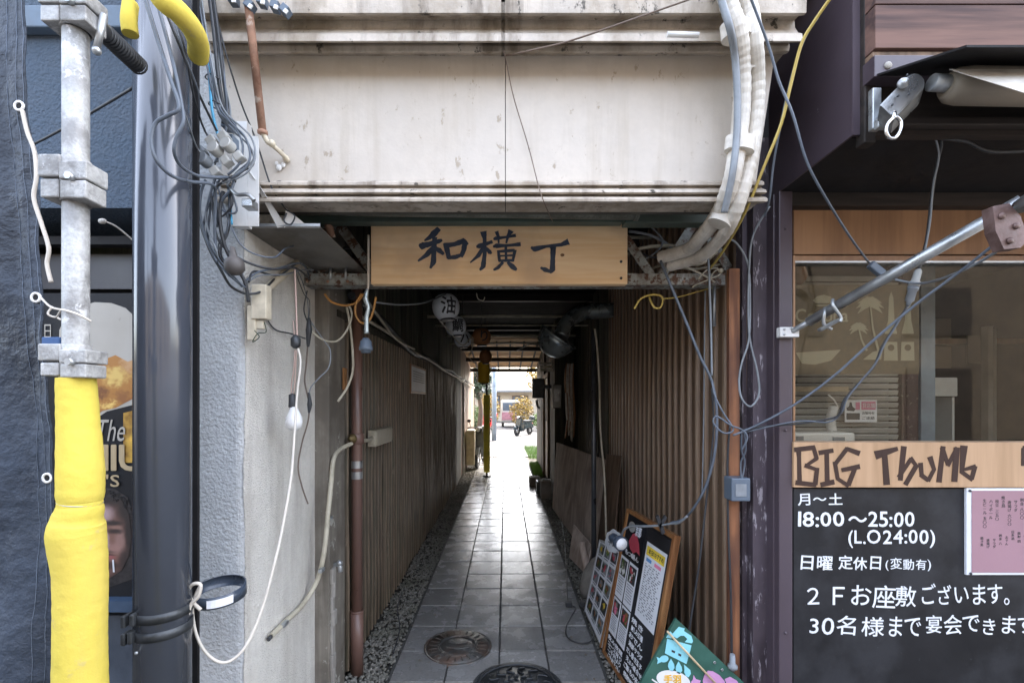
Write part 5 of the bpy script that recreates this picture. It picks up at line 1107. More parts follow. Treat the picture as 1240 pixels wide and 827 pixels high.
LW = [
 ('looping black cable in front of the slate pipe, outer loop', [(174, -8, 1.17), (190, 45, 1.16), (206, 95, 1.15), (217, 130, 1.15), (203, 140, 1.15), (188, 150, 1.15), (183, 172, 1.15), (190, 195, 1.16), (208, 213, 1.2), (230, 220, 1.28), (255, 223, 1.36), (261, 235, 1.42), (260, 280, 1.45), (262, 312, 1.47)], .0048, 'bluegrey'),
 ('looping black cable in front of the slate pipe, inner loop', [(187, -8, 1.19), (203, 50, 1.17), (215, 100, 1.16), (220, 128, 1.16), (222, 148, 1.16), (213, 168, 1.16), (211, 185, 1.17), (220, 202, 1.22), (240, 213, 1.3), (262, 215, 1.38), (281, 216, 1.44), (281, 228, 1.44), (268, 245, 1.45), (262, 275, 1.46)], .0046, 'bluegrey'),
 ('straight dark cable slanting over the slate pipe', [(191, -8, 1.2), (215, 50, 1.22), (240, 112, 1.3), (263, 160, 1.42)], .0038, 'black'),
 ('thin cable pair end running to the grey caps', [(215, 112, 1.2), (228, 150, 1.28), (238, 178, 1.38), (246, 188, 1.4)], .0024, 'cablegrey'),
 ('thin blue grey cable, left of the bundle beside the lintel', [(236, -8, 1.4), (243, 40, 1.4), (253, 90, 1.4), (262, 130, 1.42), (280, 150, 1.42), (296, 165, 1.42), (303, 188, 1.42), (296, 205, 1.42), (280, 216, 1.42)], .0034, 'bluegrey'),
 ('second thin blue grey cable of the bundle beside the lintel', [(239, -8, 1.4), (247, 40, 1.4), (257, 90, 1.4), (264, 126, 1.42), (277, 146, 1.42), (288, 160, 1.42), (294, 178, 1.42), (290, 198, 1.42), (276, 212, 1.42)], .0034, 'bluegrey'),
 ('third thin blue grey cable of the bundle beside the lintel', [(243, -8, 1.4), (251, 45, 1.4), (260, 95, 1.4), (266, 122, 1.42), (276, 140, 1.42), (290, 152, 1.42), (305, 168, 1.42), (309, 190, 1.42), (300, 208, 1.42), (284, 218, 1.42)], .003, 'cablegrey'),
 ('bright blue cable in the bundle beside the lintel', [(250, 60, 1.41), (254, 100, 1.41), (257, 135, 1.41), (264, 165, 1.42)], .0042, 'blue'),
 ('thick black cable hanging left of the lintel', [(253, -8, 1.41), (259, 40, 1.41), (264, 90, 1.42), (270, 130, 1.44), (270, 150, 1.45)], .0056, 'black'),
 ('second thick black cable hanging left of the lintel', [(258, -8, 1.42), (265, 45, 1.42), (270, 90, 1.43), (274, 125, 1.45), (276, 150, 1.46)], .005, 'black'),
 ('thin black wire across the lintel corner to the gusset ring', [(262, 20, 1.42), (275, 70, 1.44), (292, 125, 1.5), (310, 170, 1.54), (328, 225, 1.56), (345, 252, 1.58), (350, 256, 1.58), (357, 262, 1.58), (352, 272, 1.58), (344, 268, 1.58), (347, 258, 1.58)], .0028, 'black'),
 ('black cable swinging low behind the metal plate', [(243, 225, 1.46), (241, 250, 1.46), (244, 275, 1.46), (255, 305, 1.47), (268, 328, 1.48), (278, 345, 1.5), (290, 353, 1.52), (303, 356, 1.55), (318, 352, 1.6), (332, 338, 1.78)], .0042, 'black'),
 ('black cable of the left bundle hooking under the plate', [(256, 235, 1.45), (259, 262, 1.45), (262, 285, 1.46), (275, 303, 1.47), (300, 318, 1.5), (330, 326, 1.56), (358, 325, 1.75), (375, 338, 2.06)], .004, 'black'),
 ('thick black cable of the left bundle ending at the beige box', [(270, 232, 1.45), (266, 260, 1.45), (270, 290, 1.46), (280, 315, 1.48), (296, 340, 1.5), (301, 366, 1.52)], .0056, 'black'),
 ('thin blue cable of the left bundle crossing the pillar', [(262, 220, 1.45), (275, 262, 1.46), (295, 300, 1.48), (330, 312, 1.55), (348, 300, 1.7), (372, 296, 2.05)], .0028, 'bluegrey'),
 ('blue grey cable hanging straight beside the pillar edge', [(249, 218, 1.45), (243, 235, 1.45), (242, 260, 1.45), (250, 290, 1.46), (263, 318, 1.47)], .0046, 'bluegrey'),
 ('bright blue strand beside the white bracket', [(276, 225, 1.46), (279, 250, 1.46), (281, 272, 1.46)], .003, 'blue'),
 ('thin black wire from the beige box to the twisted knot', [(310, 350, 1.62), (318, 375, 1.7), (332, 398, 1.8), (352, 404, 1.9), (370, 410, 1.95)], .0028, 'black'),
 ('thin wire hanging from the knot to a frayed end', [(373, 412, 1.96), (371, 440, 1.96), (369, 462, 1.96), (374, 488, 1.96), (373, 510, 1.97), (366, 535, 1.98), (361, 565, 1.98), (366, 590, 1.99), (373, 610, 2.0)], .0032, 'wirebrown'),
 ('loop of grey wire between the knot and the tape', [(374, 484, 1.96), (376, 470, 1.96), (386, 458, 1.97), (398, 445, 1.99), (400, 425, 2.0), (392, 412, 2.0), (380, 395, 1.99), (374, 385, 1.98)], .0028, 'cablegrey'),
 ('thin wire from the truss down to the dark tape lump', [(372, 352, 2.0), (368, 375, 1.98), (373, 392, 1.96), (374, 405, 1.95)], .0028, 'black'),
 ('tan cord looping from the pillar to the truss', [(378, 402, 1.97), (392, 412, 2.0), (408, 413, 2.05), (420, 400, 2.08), (426, 382, 2.1), (422, 368, 2.1)], .0045, 'conduit'),
 ('orange brown cable sagging under the left of the beam', [(393, 356, 2.06), (402, 366, 2.06), (418, 370, 2.06), (432, 366, 2.06), (440, 356, 2.06)], .005, 'orangecable'),
 ('orange cable coil under the left of the sign', [(438, 356, 2.05), (431, 368, 2.05), (431, 382, 2.05), (438, 391, 2.05), (447, 388, 2.05), (452, 376, 2.05), (455, 360, 2.05)], .005, 'orangecable'),
 ('pale bent conduit hanging in the left of the alley mouth', [(420, 372, 2.15), (424, 395, 2.15), (427, 425, 2.15), (427, 450, 2.15), (420, 470, 2.15), (409, 486, 2.13)], .0058, 'conduit'),
 ('pale wire across under the sign to the first lantern', [(455, 366, 2.2), (485, 369, 2.4), (515, 366, 2.8), (540, 356, 3.2)], .005, 'cablegrey'),
 ('pinkish cord from the truss to the bulb socket', [(357, 325, 1.75), (358, 350, 1.75), (359, 380, 1.75), (360, 410, 1.75)], .0036, 'pinkcord'),
 ('thin pink strand beside the pinkish cord', [(355, 388, 1.75), (356, 400, 1.75), (357, 412, 1.75)], .0024, 'pinkcord'),
]
for l_, p_, r_, m_ in LW: wire(l_, p_, r_, m_)
cbn = thing('cable_bundle', (-.95, 1.45, 1.9), 'tangled bundle of thin dark cables between the slate pipe and the white bracket', 'cable bundle')
rnd = random.Random(21)
def jig(pts, a): return [(x + rnd.uniform(-a, a), y_ + rnd.uniform(-a, a) * 1.4, Y_ + rnd.uniform(-.012, .012)) for x, y_, Y_ in pts]
for base, n_, a, rr0 in (
    ([(238, -8, 1.41), (246, 40, 1.41), (256, 90, 1.42), (264, 128, 1.43), (280, 152, 1.43), (300, 172, 1.43), (304, 196, 1.43), (288, 214, 1.43), (272, 222, 1.43)], 4, 3.5, .0022),
    ([(256, -8, 1.43), (264, 50, 1.43), (271, 100, 1.44), (277, 140, 1.46), (270, 170, 1.47), (262, 200, 1.47)], 3, 3, .0028),
    ([(266, 212, 1.46), (254, 240, 1.46), (250, 270, 1.46), (258, 300, 1.47), (272, 325, 1.48), (296, 348, 1.5)], 4, 4, .0032),
    ([(274, 222, 1.46), (278, 250, 1.46), (275, 280, 1.47), (268, 300, 1.47), (276, 322, 1.48)], 3, 4, .0026),
    ([(278, 216, 1.45), (264, 228, 1.45), (262, 246, 1.45), (272, 262, 1.45), (284, 250, 1.45), (282, 228, 1.45)], 2, 4, .003),
    ([(205, -8, 1.2), (222, 60, 1.22), (236, 110, 1.28), (246, 150, 1.38), (262, 176, 1.42)], 2, 4, .0024),
    ([(298, 345, 1.52), (312, 330, 1.6), (340, 328, 1.72), (362, 322, 1.85), (378, 330, 2.04)], 3, 4, .003),
    ([(357, 326, 1.95), (366, 350, 1.96), (376, 372, 1.97), (372, 396, 1.97)], 2, 4, .0022)):
    for i in range(n_):
        b = MB(); b.tube([P(*q) for q in jig(base, a)], rr0 * rnd.uniform(.8, 1.25), 6); b.build('strand', M[rnd.choice(['black', 'black', 'bluegrey', 'bluegrey', 'cablegrey'])], cbn)
for px, py, Y_ in ((258, 96, 1.42), (277, 218, 1.44), (262, 128, 1.43)):
    b = MB(); p = P(px, py, Y_); b.tube([p + Vector((.02 * math.cos(t_), .02 * math.sin(t_), .002 * math.sin(3 * t_))) for t_ in [i * .7 for i in range(10)]], .002, 5); b.build('tie', M['black'], cbn)
b = MB(); b.lathe([(.007, .06), (.010, .04), (.012, .028), (.024, .02), (.03, .006), (.029, -.012), (.018, -.026), (.004, -.03)], P(284, 322, 1.45), (-.12, 0, 1), 18); tag(b.build('plug', mat('grey brown rubber', (.09, .08, .075), .6, var=.3)), 'dark round rubber plug hanging in front of the pillar', 'plug')
cb_ = thing('junction_box', P(314, 365, 1.66), 'broken beige junction box with bare terminals on the pillar', 'junction box')
b = MB(); b.box(P(304, 386, 1.58), P(322, 344, 1.58) + Vector((0, 0.0400, 0)), .003); b.build('housing', M['cream'], cb_)
b = MB(); b.box(P(299, 412, 1.585), P(309, 370, 1.585) + Vector((0, 0.0150, 0)), .003); b.box(P(310, 398, 1.59), P(318, 388, 1.59) + Vector((0, 0.0200, 0)), .002); b.build('terminal_strip', M['cream'], cb_)
b = MB(); b.tube([P(308, 400, 1.57), P(314, 408, 1.57), P(306, 414, 1.57), P(312, 404, 1.57), P(322, 402, 1.58), (P(320, 390, 1.58))], .0018, 5); b.build('wire_ends', M['leafdark'], cb_)
b = MB(); b.tube([P(360, 318, 1.95), P(340, 336, 1.85), P(322, 350, 1.72)], .015, 14, smooth=False); o = tag(b.build('conduit', M['cream']), 'short cream conduit sloping from the truss to the junction box', 'conduit')
b = MB(); b.tube([P(322, 350, 1.72), P(313, 356, 1.66)], .017, 12, smooth=False); b.build('end_cap', M['castiron2'], o)
b = MB(); b.lathe([(.008, .03), (.012, .022), (.018, .016), (.018, -.012), (.012, -.018), (.008, -.022)], P(358, 415, 1.75), (0, 0, 1), 16); tag(b.build('cord_socket', M['castiron2']), 'dark grey socket joint on the pinkish cord', 'socket')
lp = thing('light_bulb', P(356, 500, 1.75), 'bare white bulb in a black holder hanging before the pillar', 'lamp')
b = MB(); b.lathe([(.004, .07), (.013, .064), (.014, .02), (.013, .016)], P(354, 492, 1.75) - Vector((0, 0, .02)), (0, 0, 1), 16); b.build('holder', M['black'], lp)
b = MB(); b.lathe([(.012, .03), (.018, .015), (.029, -.008), (.032, -.028), (.027, -.048), (.014, -.06), (.0001, -.063)], P(356, 502, 1.75), (0, 0, 1), 20); b.build('bulb', M['bulb'], lp)
for i in range(2): wire(['left', 'right'][i] + ' thin pink strand from the socket joint to the bulb holder', [(357 + i * 2, 424, 1.75), (356 + 2 * i, 445, 1.75), (353 + 4 * i, 465, 1.75), (353 + 2 * i, 478, 1.75)], .0024, 'pinkcord')
wire('off white cord drooping from the socket joint to the strap bracket', [(361, 422, 1.74), (364, 440, 1.73), (360, 475, 1.7), (357, 520, 1.66), (353, 575, 1.6), (343, 635, 1.55), (333, 680, 1.5), (318, 735, 1.46), (300, 778, 1.42), (282, 798, 1.4), (265, 801, 1.38), (248, 788, 1.37), (237, 765, 1.36), (233, 738, 1.35), (236, 722, 1.35), (243, 708, 1.35)], .0046, 'palecord')
wire('off white cord hooked over the bracket arm and falling out of view', [(243, 738, 1.33), (233, 728, 1.33), (228, 716, 1.32), (234, 707, 1.31), (243, 708, 1.31), (240, 722, 1.31), (231, 732, 1.31), (227, 748, 1.31), (224, 775, 1.31), (226, 805, 1.31), (229, 850, 1.31)], .0052, 'palecord')
b = MB(); b.tube([P(374, 385, 1.96), P(374, 400, 1.955), P(373, 420, 1.96)], [.006, .013, .005], 10); tag(b.build('tape_knot', M['black']), 'black taped wire knot high beside the pillar edge', 'tape'); b = MB(); b.tube([P(374, 475, 1.96), P(375, 490, 1.96), P(374, 500, 1.96)], [.004, .011, .004], 8); tag(b.build('tape_knot', M['black']), 'lower small black taped knot where the grey loop joins the thin wire', 'tape')
# conduit running down the pillar side
cd = thing('conduit', (-.9, 2.1, .5), 'aged cream conduit curving down the pillar side to a cut end', 'conduit')
def PSd(px, py): 
    return PX(px, py, -.905)
cp = [P(426, 537, 2.42), P(412, 544, 2.34), PX(404, 556, -.838), PX(401, 585, -.836), PX(397, 625, -.836), PX(393, 665, -.84), PX(385, 700, -.87), PSd(368, 730), PSd(346, 752), PSd(328, 770)]
b = MB(); b.tube(cp, .011, 12); b.build('tube', M['conduit'], cd)
for px, py in ((397, 627), (387, 690), (342, 755)):
    b = MB(); p = PX(px, py, -.85 if px > 380 else -.905); b.box(p - Vector((.0, .02, .008)), p + Vector((.018, .02, .008)), .003); b.build('saddle', M['galv'], cd)
b = MB(); b.tube([PSd(330, 768), PSd(325, 774)], .008, 8, smooth=False); b.build('cut_end', M['black'], cd)
# brown drain pipe, junction box
dp = thing('drain_pipe', (-.812, 2.5, 0), 'brown drain pipe with silver bands at the left of the alley mouth', 'pipe')
b = MB(); b.cyl((-.812, 2.49, .12), (-.812, 2.49, 2.3), .029, 20); b.cyl((-.812, 2.49, -.02), (-.812, 2.49, .33), .034, 20); b.lathe([(.034, 0), (.037, .006), (.034, .012)], (-.812, 2.49, .32), seg=20, close=False); b.build('tube', M['brownpipe'], dp)
for py in (562, 575): b = MB(); b.lathe([(.030, -.02), (.0306, 0), (.030, .02)], (-.812, 2.49, zr(py, 2.49)), seg=20, close=False); b.build('band', M['galv'], dp)
b = MB(); b.lathe([(.033, -.03), (.038, -.026), (.038, .026), (.033, .03)], (-.812, 2.49, zr(531, 2.49)), seg=20, close=False); b.build('tee', M['brownpipe'], dp)
b = MB(); b.lathe([(.022, 0), (.026, .008), (.022, .014), (.022, .02), (.014, .026), (.012, .036), (.001, .038)], (-.822, 2.455, zr(531, 2.44)), (-.1, -1, 0), 18); b.build('valve', M['brass'], dp)
jb = thing('junction_box', (-.84, 3.0, 1.2), 'beige square junction box on the left corrugated wall', 'junction box')
ya, yb = PX(455, 500, -.80).y, PX(468, 500, -.84).y
b = MB(); b.box((-.85, ya, zr(541, ya)), (-.80, yb, zr(521, ya)), .004); b.build('case', M['conduit'], jb)
b = MB(); b.box((-.80, ya + .012, zr(541, ya) + .012), (-.795, yb - .012, zr(521, ya) - .012), .001); b.build('lid', M['conduit'], jb)
b = MB(); b.tube([(-.80, 2.52, zr(534, 2.5)), (-.81, 2.7, zr(533, 2.7)), (-.825, ya, zr(530, ya))], .011, 10); tag(b.build('conduit', M['conduit']), 'short beige conduit between the brown pipe and the junction box', 'conduit')
wire('thin black cable lying over the left gravel', [(490, 712, 3.4), (481, 735, 3.1), (484, 760, 2.9), (475, 795, 2.65), (467, 826, 2.42)], .0035, 'black')
b = MB(); b.box((-.845, 2.36, zr(472, 2.4)), (-.835, 2.40, zr(446, 2.4))); tag(b.build('wood_offcut', M['frameorange']), 'small brown wood piece fixed by the pillar edge', 'wood')
# socket hanging left of the sign
hs_ = thing('lamp_socket', P(443, 400, 2.0), 'grey weatherproof lamp socket hanging left of the timber sign', 'socket')
b = MB(); b.tube([P(446, 285, 2.02), P(446, 340, 2.0), P(445, 352, 1.99)], .005, 8); b.build('cord', M['palecord'], hs_)
b = MB(); b.tube([P(445, 350, 1.99), P(443, 362, 1.99), P(446, 372, 1.99), P(444, 384, 1.99), P(444, 404, 1.99)], [.006, .013, .009, .010, .010], 10); b.build('taped_joint', M['silver'], hs_)
b = MB(); b.lathe([(.012, .035), (.016, .03), (.024, .02), (.026, .0), (.029, -.004), (.029, -.018), (.022, -.02), (.02, -.03), (.001, -.03)], P(443, 419, 1.99), (0, 0, 1), 18); b.build('cup', M['adapter'], hs_)

# ================================================================== LANTERNS
def lantern(c, rx, rz, label, m, tilt=0, text=None, group=None, cap=True):
    t = thing('paper_lantern', c, label, 'lantern', group)
    b = MB(); prof = []
    n = 22
    for i in range(n + 1):
        a = math.pi * (.12 + .76 * i / n); r_ = rx * math.sin(a) ** .75 * (1 + .012 * (i % 2)); prof.append((r_, -rz * math.cos(a)))
    b.lathe(prof, c, (tilt, 0, 1), 28); b.build('shade', M[m], t)
    b = MB(); b.lathe([(rx * .52, -rz * 1.04), (rx * .55, -rz * .93), (rx * .5, -rz * .9)], c, (tilt, 0, 1), 20); b.build('bottom_ring', M['black'], t)
    b = MB(); b.lathe([(rx * .5, rz * .9), (rx * .55, rz * .93), (rx * .52, rz * 1.04)], c, (tilt, 0, 1), 20); b.build('top_ring', M['black'], t)
    b = MB(); b.tube([Vector(c) + Vector((0, 0, rz)), (c[0], c[1], 2.68)], .004, 6, smooth=False); b.build('hanger', M['black'], t)
    if text:
        s_ = rz * 1.35
        q = text_mesh(text, s_, (0, 0, 0), UX, UZ, UN, .02 * s_, 0); vs = q.bm.verts
        cx_ = (min(v.co.x for v in vs) + max(v.co.x for v in vs)) / 2; cz_ = (min(v.co.z for v in vs) + max(v.co.z for v in vs)) / 2
        for v in vs:
            lx, lz = (v.co.x - cx_), (v.co.z - cz_); ang = lx / rx + .35
            zz = max(-.95, min(.95, lz / rz)); a = math.acos(-zz) ; rloc = rx * math.sin(max(.4, min(math.pi - .4, a))) ** .75 + .003 + abs(v.co.y) * 2
            v.co = Vector(c) + Vector((rloc * math.sin(ang), -rloc * math.cos(ang), lz)) 
        q.build('lettering', M['ink'], t)
    return t
lg = 'round white lanterns along the left ceiling'
lantern(P(540, 372, 3.3), .098, .095, 'nearest white lantern, marked 油, hanging left under the ceiling', 'lantern', -.12, '油', lg)
lantern(P(552, 395, 4.3), .098, .095, 'second white lantern, marked 鯛, behind the nearest one', 'lantern', -.1, '鯛', lg)
lantern(P(560.5, 411, 5.2), .098, .095, 'third white lantern, marked ハ, lowest of the white row', 'lantern', -.08, 'ハ', lg)
lantern(P(583, 408, 5.4), .112, .105, 'brown and white lantern right of the white row', 'lanternbrown', -.05, 'り')
lantern(P(588, 432, 6.5), .09, .1, 'small dark brown lantern above the yellow one', 'lanternbrown')
yl = thing('paper_lantern', P(586, 453, 7.0), 'long yellow lantern hanging in the middle of the alley', 'lantern')
b = MB(); c = P(586, 451, 7.0); b.lathe([(.06, .165), (.084, .15)] + [(.088 + .003 * (i % 2), .14 - i * .0187) for i in range(16)] + [(.084, -.15), (.05, -.165)], c, (0, 0, 1), 24); b.build('shade', M['lanternyellow'], yl)
b = MB(); b.lathe([(.052, .165), (.052, .185), (.001, .185)], c, (0, 0, 1), 16); b.lathe([(.052, -.185), (.052, -.165), (.001, -.165)], c, (0, 0, 1), 16); b.build('ring', M['black'], yl)
b = MB(); b.tube([c + Vector((0, 0, .18)), (c.x, c.y, 2.66)], .004, 6, smooth=False); b.build('hanger', M['black'], yl)
wire('pale cord draped between the lanterns', [(530, 385, 3.4), (543, 400, 4.0), (560, 418, 4.6), (572, 408, 4.8), (571, 425, 5.0), (568, 432, 5.1), (575, 440, 5.3)], .006, 'conduit', 'cord', 'cord')
wire('pale hooked wire end under the beam', [(577, 355, 2.7), (579, 362, 2.75), (585, 364, 2.75), (587, 360, 2.75)], .003, 'conduit', 'wire', 'wire')

# yellow padded post
yp = thing('padded_post', (P(589, 573, 8.9).x, 8.9, 0), 'slim post wrapped in yellow padding in the middle of the alley', 'post')
X_ = P(589.5, 0, 8.9).x
b = MB(); b.cyl((X_, 8.9, 0), (X_, 8.9, 2.45), .02, 10); b.lathe([(.08, 0), (.08, .02), (.02, .03)], (X_, 8.9, .0), seg=14); b.build('post', M['castiron2'], yp)
b = MB(); zt_ = zr(478, 8.9); b.tube([(X_, 8.9, .09 + (zt_ - .09) * i / 6 ) for i in range(7)], [.06, .068, .06, .068, .06, .066, .06], 14); b.build('padding', mat('bright yellow padding', (.9, .8, .1), .7, var=.1), yp)

# ================================================================== RIGHT SIDE OF THE ALLEY
vd = thing('duct_hood', (.5, 4.5, 2.1), 'dull silver duct elbow hanging under the alley ceiling', 'duct')
c = P(676, 408, 4.4); b = MB()
axis = Vector((.55, -.25, .8)).normalized()
b.lathe([(.05, -.20), (.12, -.17), (.125, -.165), (.155, -.12), (.16, -.115), (.18, -.06), (.185, -.055), (.195, .0), (.188, .002), (.15, -.1), (.05, -.18)], c, axis, 32, close=False); b.build('bowl', M['silver'], vd)
b = MB(); b.lathe([(.196, -.01), (.205, 0), (.196, .012)], c, axis, 32, close=False); b.build('rim', M['silver'], vd)
b = MB(); b.tube([c + Vector((.02, 0, .0)), c + Vector((.1, .05, .15)), c + Vector((.25, .1, .25)), c + Vector((.55, .1, .28))], .075, 20); b.build('duct', M['silver'], vd)
b = MB(); b.tube([P(625, 425, 5.5), P(640, 417, 5.4), P(654, 417, 4.8)], .008, 6, smooth=False); b.build('strut', M['galv'], vd)
pw = thing('plywood_sheet', (.8, 5.2, 0), 'weathered plywood sheets leaning on the right wall', 'plywood')
def leansheet(y0, y1, zt_, m, nm):
    b = MB(); f0 = lambda y_: .64 + (6.4 - y_) * .062; b.slab([(f0(y0), y0, .0), (f0(y1), y1, .0), (f0(y1) + .06, y1, zt_), (f0(y0) + .15, y0, zt_)], Vector((.012, 0, .004))); return b.build(nm, M[m], pw)
leansheet(5.1, 6.3, .9, 'plywood', 'sheet'); leansheet(4.08, 5.09, .93, 'plywood', 'sheet')
b = MB(); b.slab([(.80, 4.05, 0), (.86, 3.72, 0), (.95, 3.76, 1.02), (.90, 4.05, 1.0)], Vector((.012, 0, .002))); tag(b.build('leaning_board', M['brownboards']), 'narrow brown board leaning beside the plywood sheets', 'board')
b = MB(); b.cyl((P(719, 0, 3.9).x, 3.9, 0.02), (P(719, 0, 3.9).x, 3.9, 2.08), .021, 16); tag(b.build('steel_pole', mat('grey steel pole', (.13, .14, .16), .4, .6)), 'grey steel pole upright before the plywood', 'pole')
wire('tan hose hanging beside the grey steel pole', [(720, 398, 3.6), (723, 420, 3.6), (726, 470, 3.62), (727, 520, 3.65), (732, 580, 3.65), (734, 650, 3.6)], .009, 'conduit', 'hose', 'hose')
# stone weight
b = MB(); b.ball((0, 0, 0), .16, (.36, 1.0, 1.0), 20)
rot = Matrix.Rotation(R(24), 3, 'Y')
for v in b.bm.verts: v.co = rot @ Vector((v.co.x, v.co.y, v.co.z * 1.0)) + Vector((P(716, 706, 3.5).x, 3.5, .12))
tag(b.build('stone_disc', M['stone']), 'pale round stone disc leaning behind the menu boards', 'stone')
b = MB(); b.tube([(.7, 3.85, 0), (.66, 3.95, .25)], .03, 6, smooth=False); b.slab([(.6, 4.3, .0), (.68, 3.9, .0), (.75, 3.95, .22), (.66, 4.4, .28)], Vector((.01, 0, 0))); tag(b.build('wood_scrap', M['plywood']), 'wood scraps on the gravel below the plywood', 'wood')
# hanging cloth bundle
hb = thing('hanging_cloth', P(690, 490, 5.0), 'pale ragged cloth strips hanging on the dark right wall', 'cloth'); rnd = random.Random(8)
for i in range(7):
    px = 686 + i * 1.5; b = MB(); b.tube([P(px, 440, 6.0), P(px - 1 + rnd.uniform(-1, 1), 462, 6.0), P(px + rnd.uniform(-2, 2), 500, 6.0), P(px + rnd.uniform(-2, 2), 520 + rnd.uniform(0, 15), 6.0)], [.006, .018, .02, .008], 6); b.build('strip', M['fabric' if i % 3 else 'frameorange'], hb)
mb_ = thing('meter_box', P(672, 480, 6.8), 'pale grey electric meter box at the narrowing of the right wall', 'meter box')
b = MB(); b.box(P(669, 494, 6.82), P(680, 466, 6.82) + Vector((0, 0.1000, 0)), .01); b.build('case', M['shutter'], mb_)
b = MB(); b.box(P(671, 486, 6.81), P(678, 472, 6.81) + Vector((0, 0.0080, 0)), .001); b.build('cover', M['galv'], mb_)
b = MB(); b.box(P(645, 482, 7.6), P(659, 458, 7.6) + Vector((0, 0.2000, 0)), .01); b.box(P(658, 470, 7.5), P(669, 466, 7.5) + Vector((0, 0.1000, 0)), 0); tag(b.build('shop_lamp', M['castiron2']), 'dark box sign sticking out from the right wall', 'box')
b = MB(); b.tube([P(650, 484, 7.6), P(651, 492, 7.6), P(654, 494, 7.6)], .02, 8); tag(b.build('spotlight', M['shutter']), 'small white spotlight under the dark box', 'lamp')
for i, (px0, px1, py0, py1, Y_) in enumerate(((641, 654, 578, 590, 7.9), (650, 658, 583, 600, 7.2), (655, 668, 582, 606, 6.9))):
    b = MB(); b.box((xat(px0, Y_), Y_, 0), (xat(px1, Y_), Y_ + .22, EYE - (py0 - CY) * Y_ / F), .015); o = b.build('planter', M['stone' if i != 1 else 'castiron2'])
    tag(o, ['farthest grey concrete planter at the right of the path', 'dark slim pot between the two planters', 'nearest grey concrete planter at the foot of the plywood'][i], 'planter', None)
    b = MB(); b.box((xat(px0, Y_) + .02, Y_ + .02, EYE - (py0 - CY) * Y_ / F), (xat(px1, Y_) - .02, Y_ + .2, EYE - (py0 - CY) * Y_ / F + .003)); b.build('soil', M['soil'], o)
wire('black cable running on the tiles beside the right gravel', [(678, 618, 6.0), (683, 650, 4.9), (686, 690, 3.9), (687, 722, 3.4), (690, 733, 3.25)], .004, 'black')
b = MB(); pp = [(689, 733), (697, 737), (690, 750), (685, 762), (688, 773), (700, 779), (714, 778), (719, 768), (714, 752), (708, 741), (701, 733)]
b.tube([P(x, y_, EYE * F / (y_ - CY) - .02) + Vector((0, 0, .006)) for x, y_ in pp], .0045, 6); b.box(P(685, 735, 3.22), P(693, 730, 3.22) + Vector((0, 0.0400, 0)), .003); b.box(P(702, 735, 3.2), P(714, 729, 3.2) + Vector((0, 0.0400, 0)), .004)
tag(b.build('extension_cable', M['black']), 'black cable loop with plugs lying before the photo menu', 'cable')

# menu boards
def frame_(BL, BR, TL, TR):
    BL, BR, TL, TR = map(Vector, (BL, BR, TL, TR)); n = (BR - BL).cross(TL - BL).normalized()
    if n.x > 0: n = -n
    def at(u, v, d_=0): return (BL * (1 - u) + BR * u) * (1 - v) + (TL * (1 - u) + TR * u) * v + n * d_
    return at, n
def patch(at, n, u0, v0, u1, v1, d_, th, m, nm, par, bev=0):
    b = MB(); b.slab([at(u0, v0, d_), at(u1, v0, d_), at(u1, v1, d_), at(u0, v1, d_)], n * th); return b.build(nm, M[m], par)
mbd = thing('menu_board', (.65, 2.4, 0), 'large black menu board in an orange wooden frame leaning right of the path', 'menu board')
at, n = frame_((.575, 2.68, .0), (.65, 2.12, .0), (.735, 2.73, .83), (.815, 2.17, .83))
patch(at, n, 0, 0, 1, 1, -.02, .018, 'chalkboard', 'board', mbd)
for a in ((0, 0, .035, 1), (.965, 0, 1, 1), (.035, .975, .965, 1), (.035, 0, .965, .02)): patch(at, n, *a, -.024, .032, 'frameorange', 'frame', mbd)
patch(at, n, .06, .70, .46, .97, .0, .002, 'posterblack', 'logo_sheet', mbd)
def poly_at(at, n, pts, d_, m, nm, par): 
    b = MB(); b.slab([at(u, v, d_) for u, v in pts], n * .0008); return b.build(nm, M[m], par)
poly_at(at, n, [(.16, .80), (.22, .86), (.30, .88), (.38, .83), (.44, .76), (.36, .77), (.30, .745), (.22, .76)], .0025, 'redink', 'emblem', mbd)
poly_at(at, n, ell(.18, .90, .08, .035, 12), .0025, 'shutter', 'emblem', mbd)
def txt_at(at, n, s, u0, u1, v0, v1, m, par, jit=.2, off=.02, vertical=False):
    b = text_mesh(s, .05, (0, 0, 0), UX, UZ, UN, off * .05, jit, vertical=vertical, th=.0002); vs = b.bm.verts
    a0, a1 = min(v.co.x for v in vs), max(v.co.x for v in vs); c0, c1 = min(v.co.z for v in vs), max(v.co.z for v in vs)
    for v in vs: v.co = at(u0 + (v.co.x - a0) / (a1 - a0) * (u1 - u0), v0 + (v.co.z - c0) / (c1 - c0) * (v1 - v0), .0035 - v.co.y)
    return b.build('lettering', M[m], par)
txt_at(at, n, '京都', .27, .40, .86, .93, 'paper', mbd); txt_at(at, n, 'もつ鍋ん', .12, .44, .71, .745, 'paper', mbd)
sheets = [(.05, .41, .235, .685, 0), (.26, .41, .455, .685, 1), (.05, .165, .235, .40, 2), (.26, .165, .455, .40, 3)]
food = [('stone', 'leafgreen', 'white'), ('redink', 'white', 'leafdark'), ('pinkink', 'stone', 'redink'), ('frameorange', 'leafgreen', 'redink')]
rnd = random.Random(9)
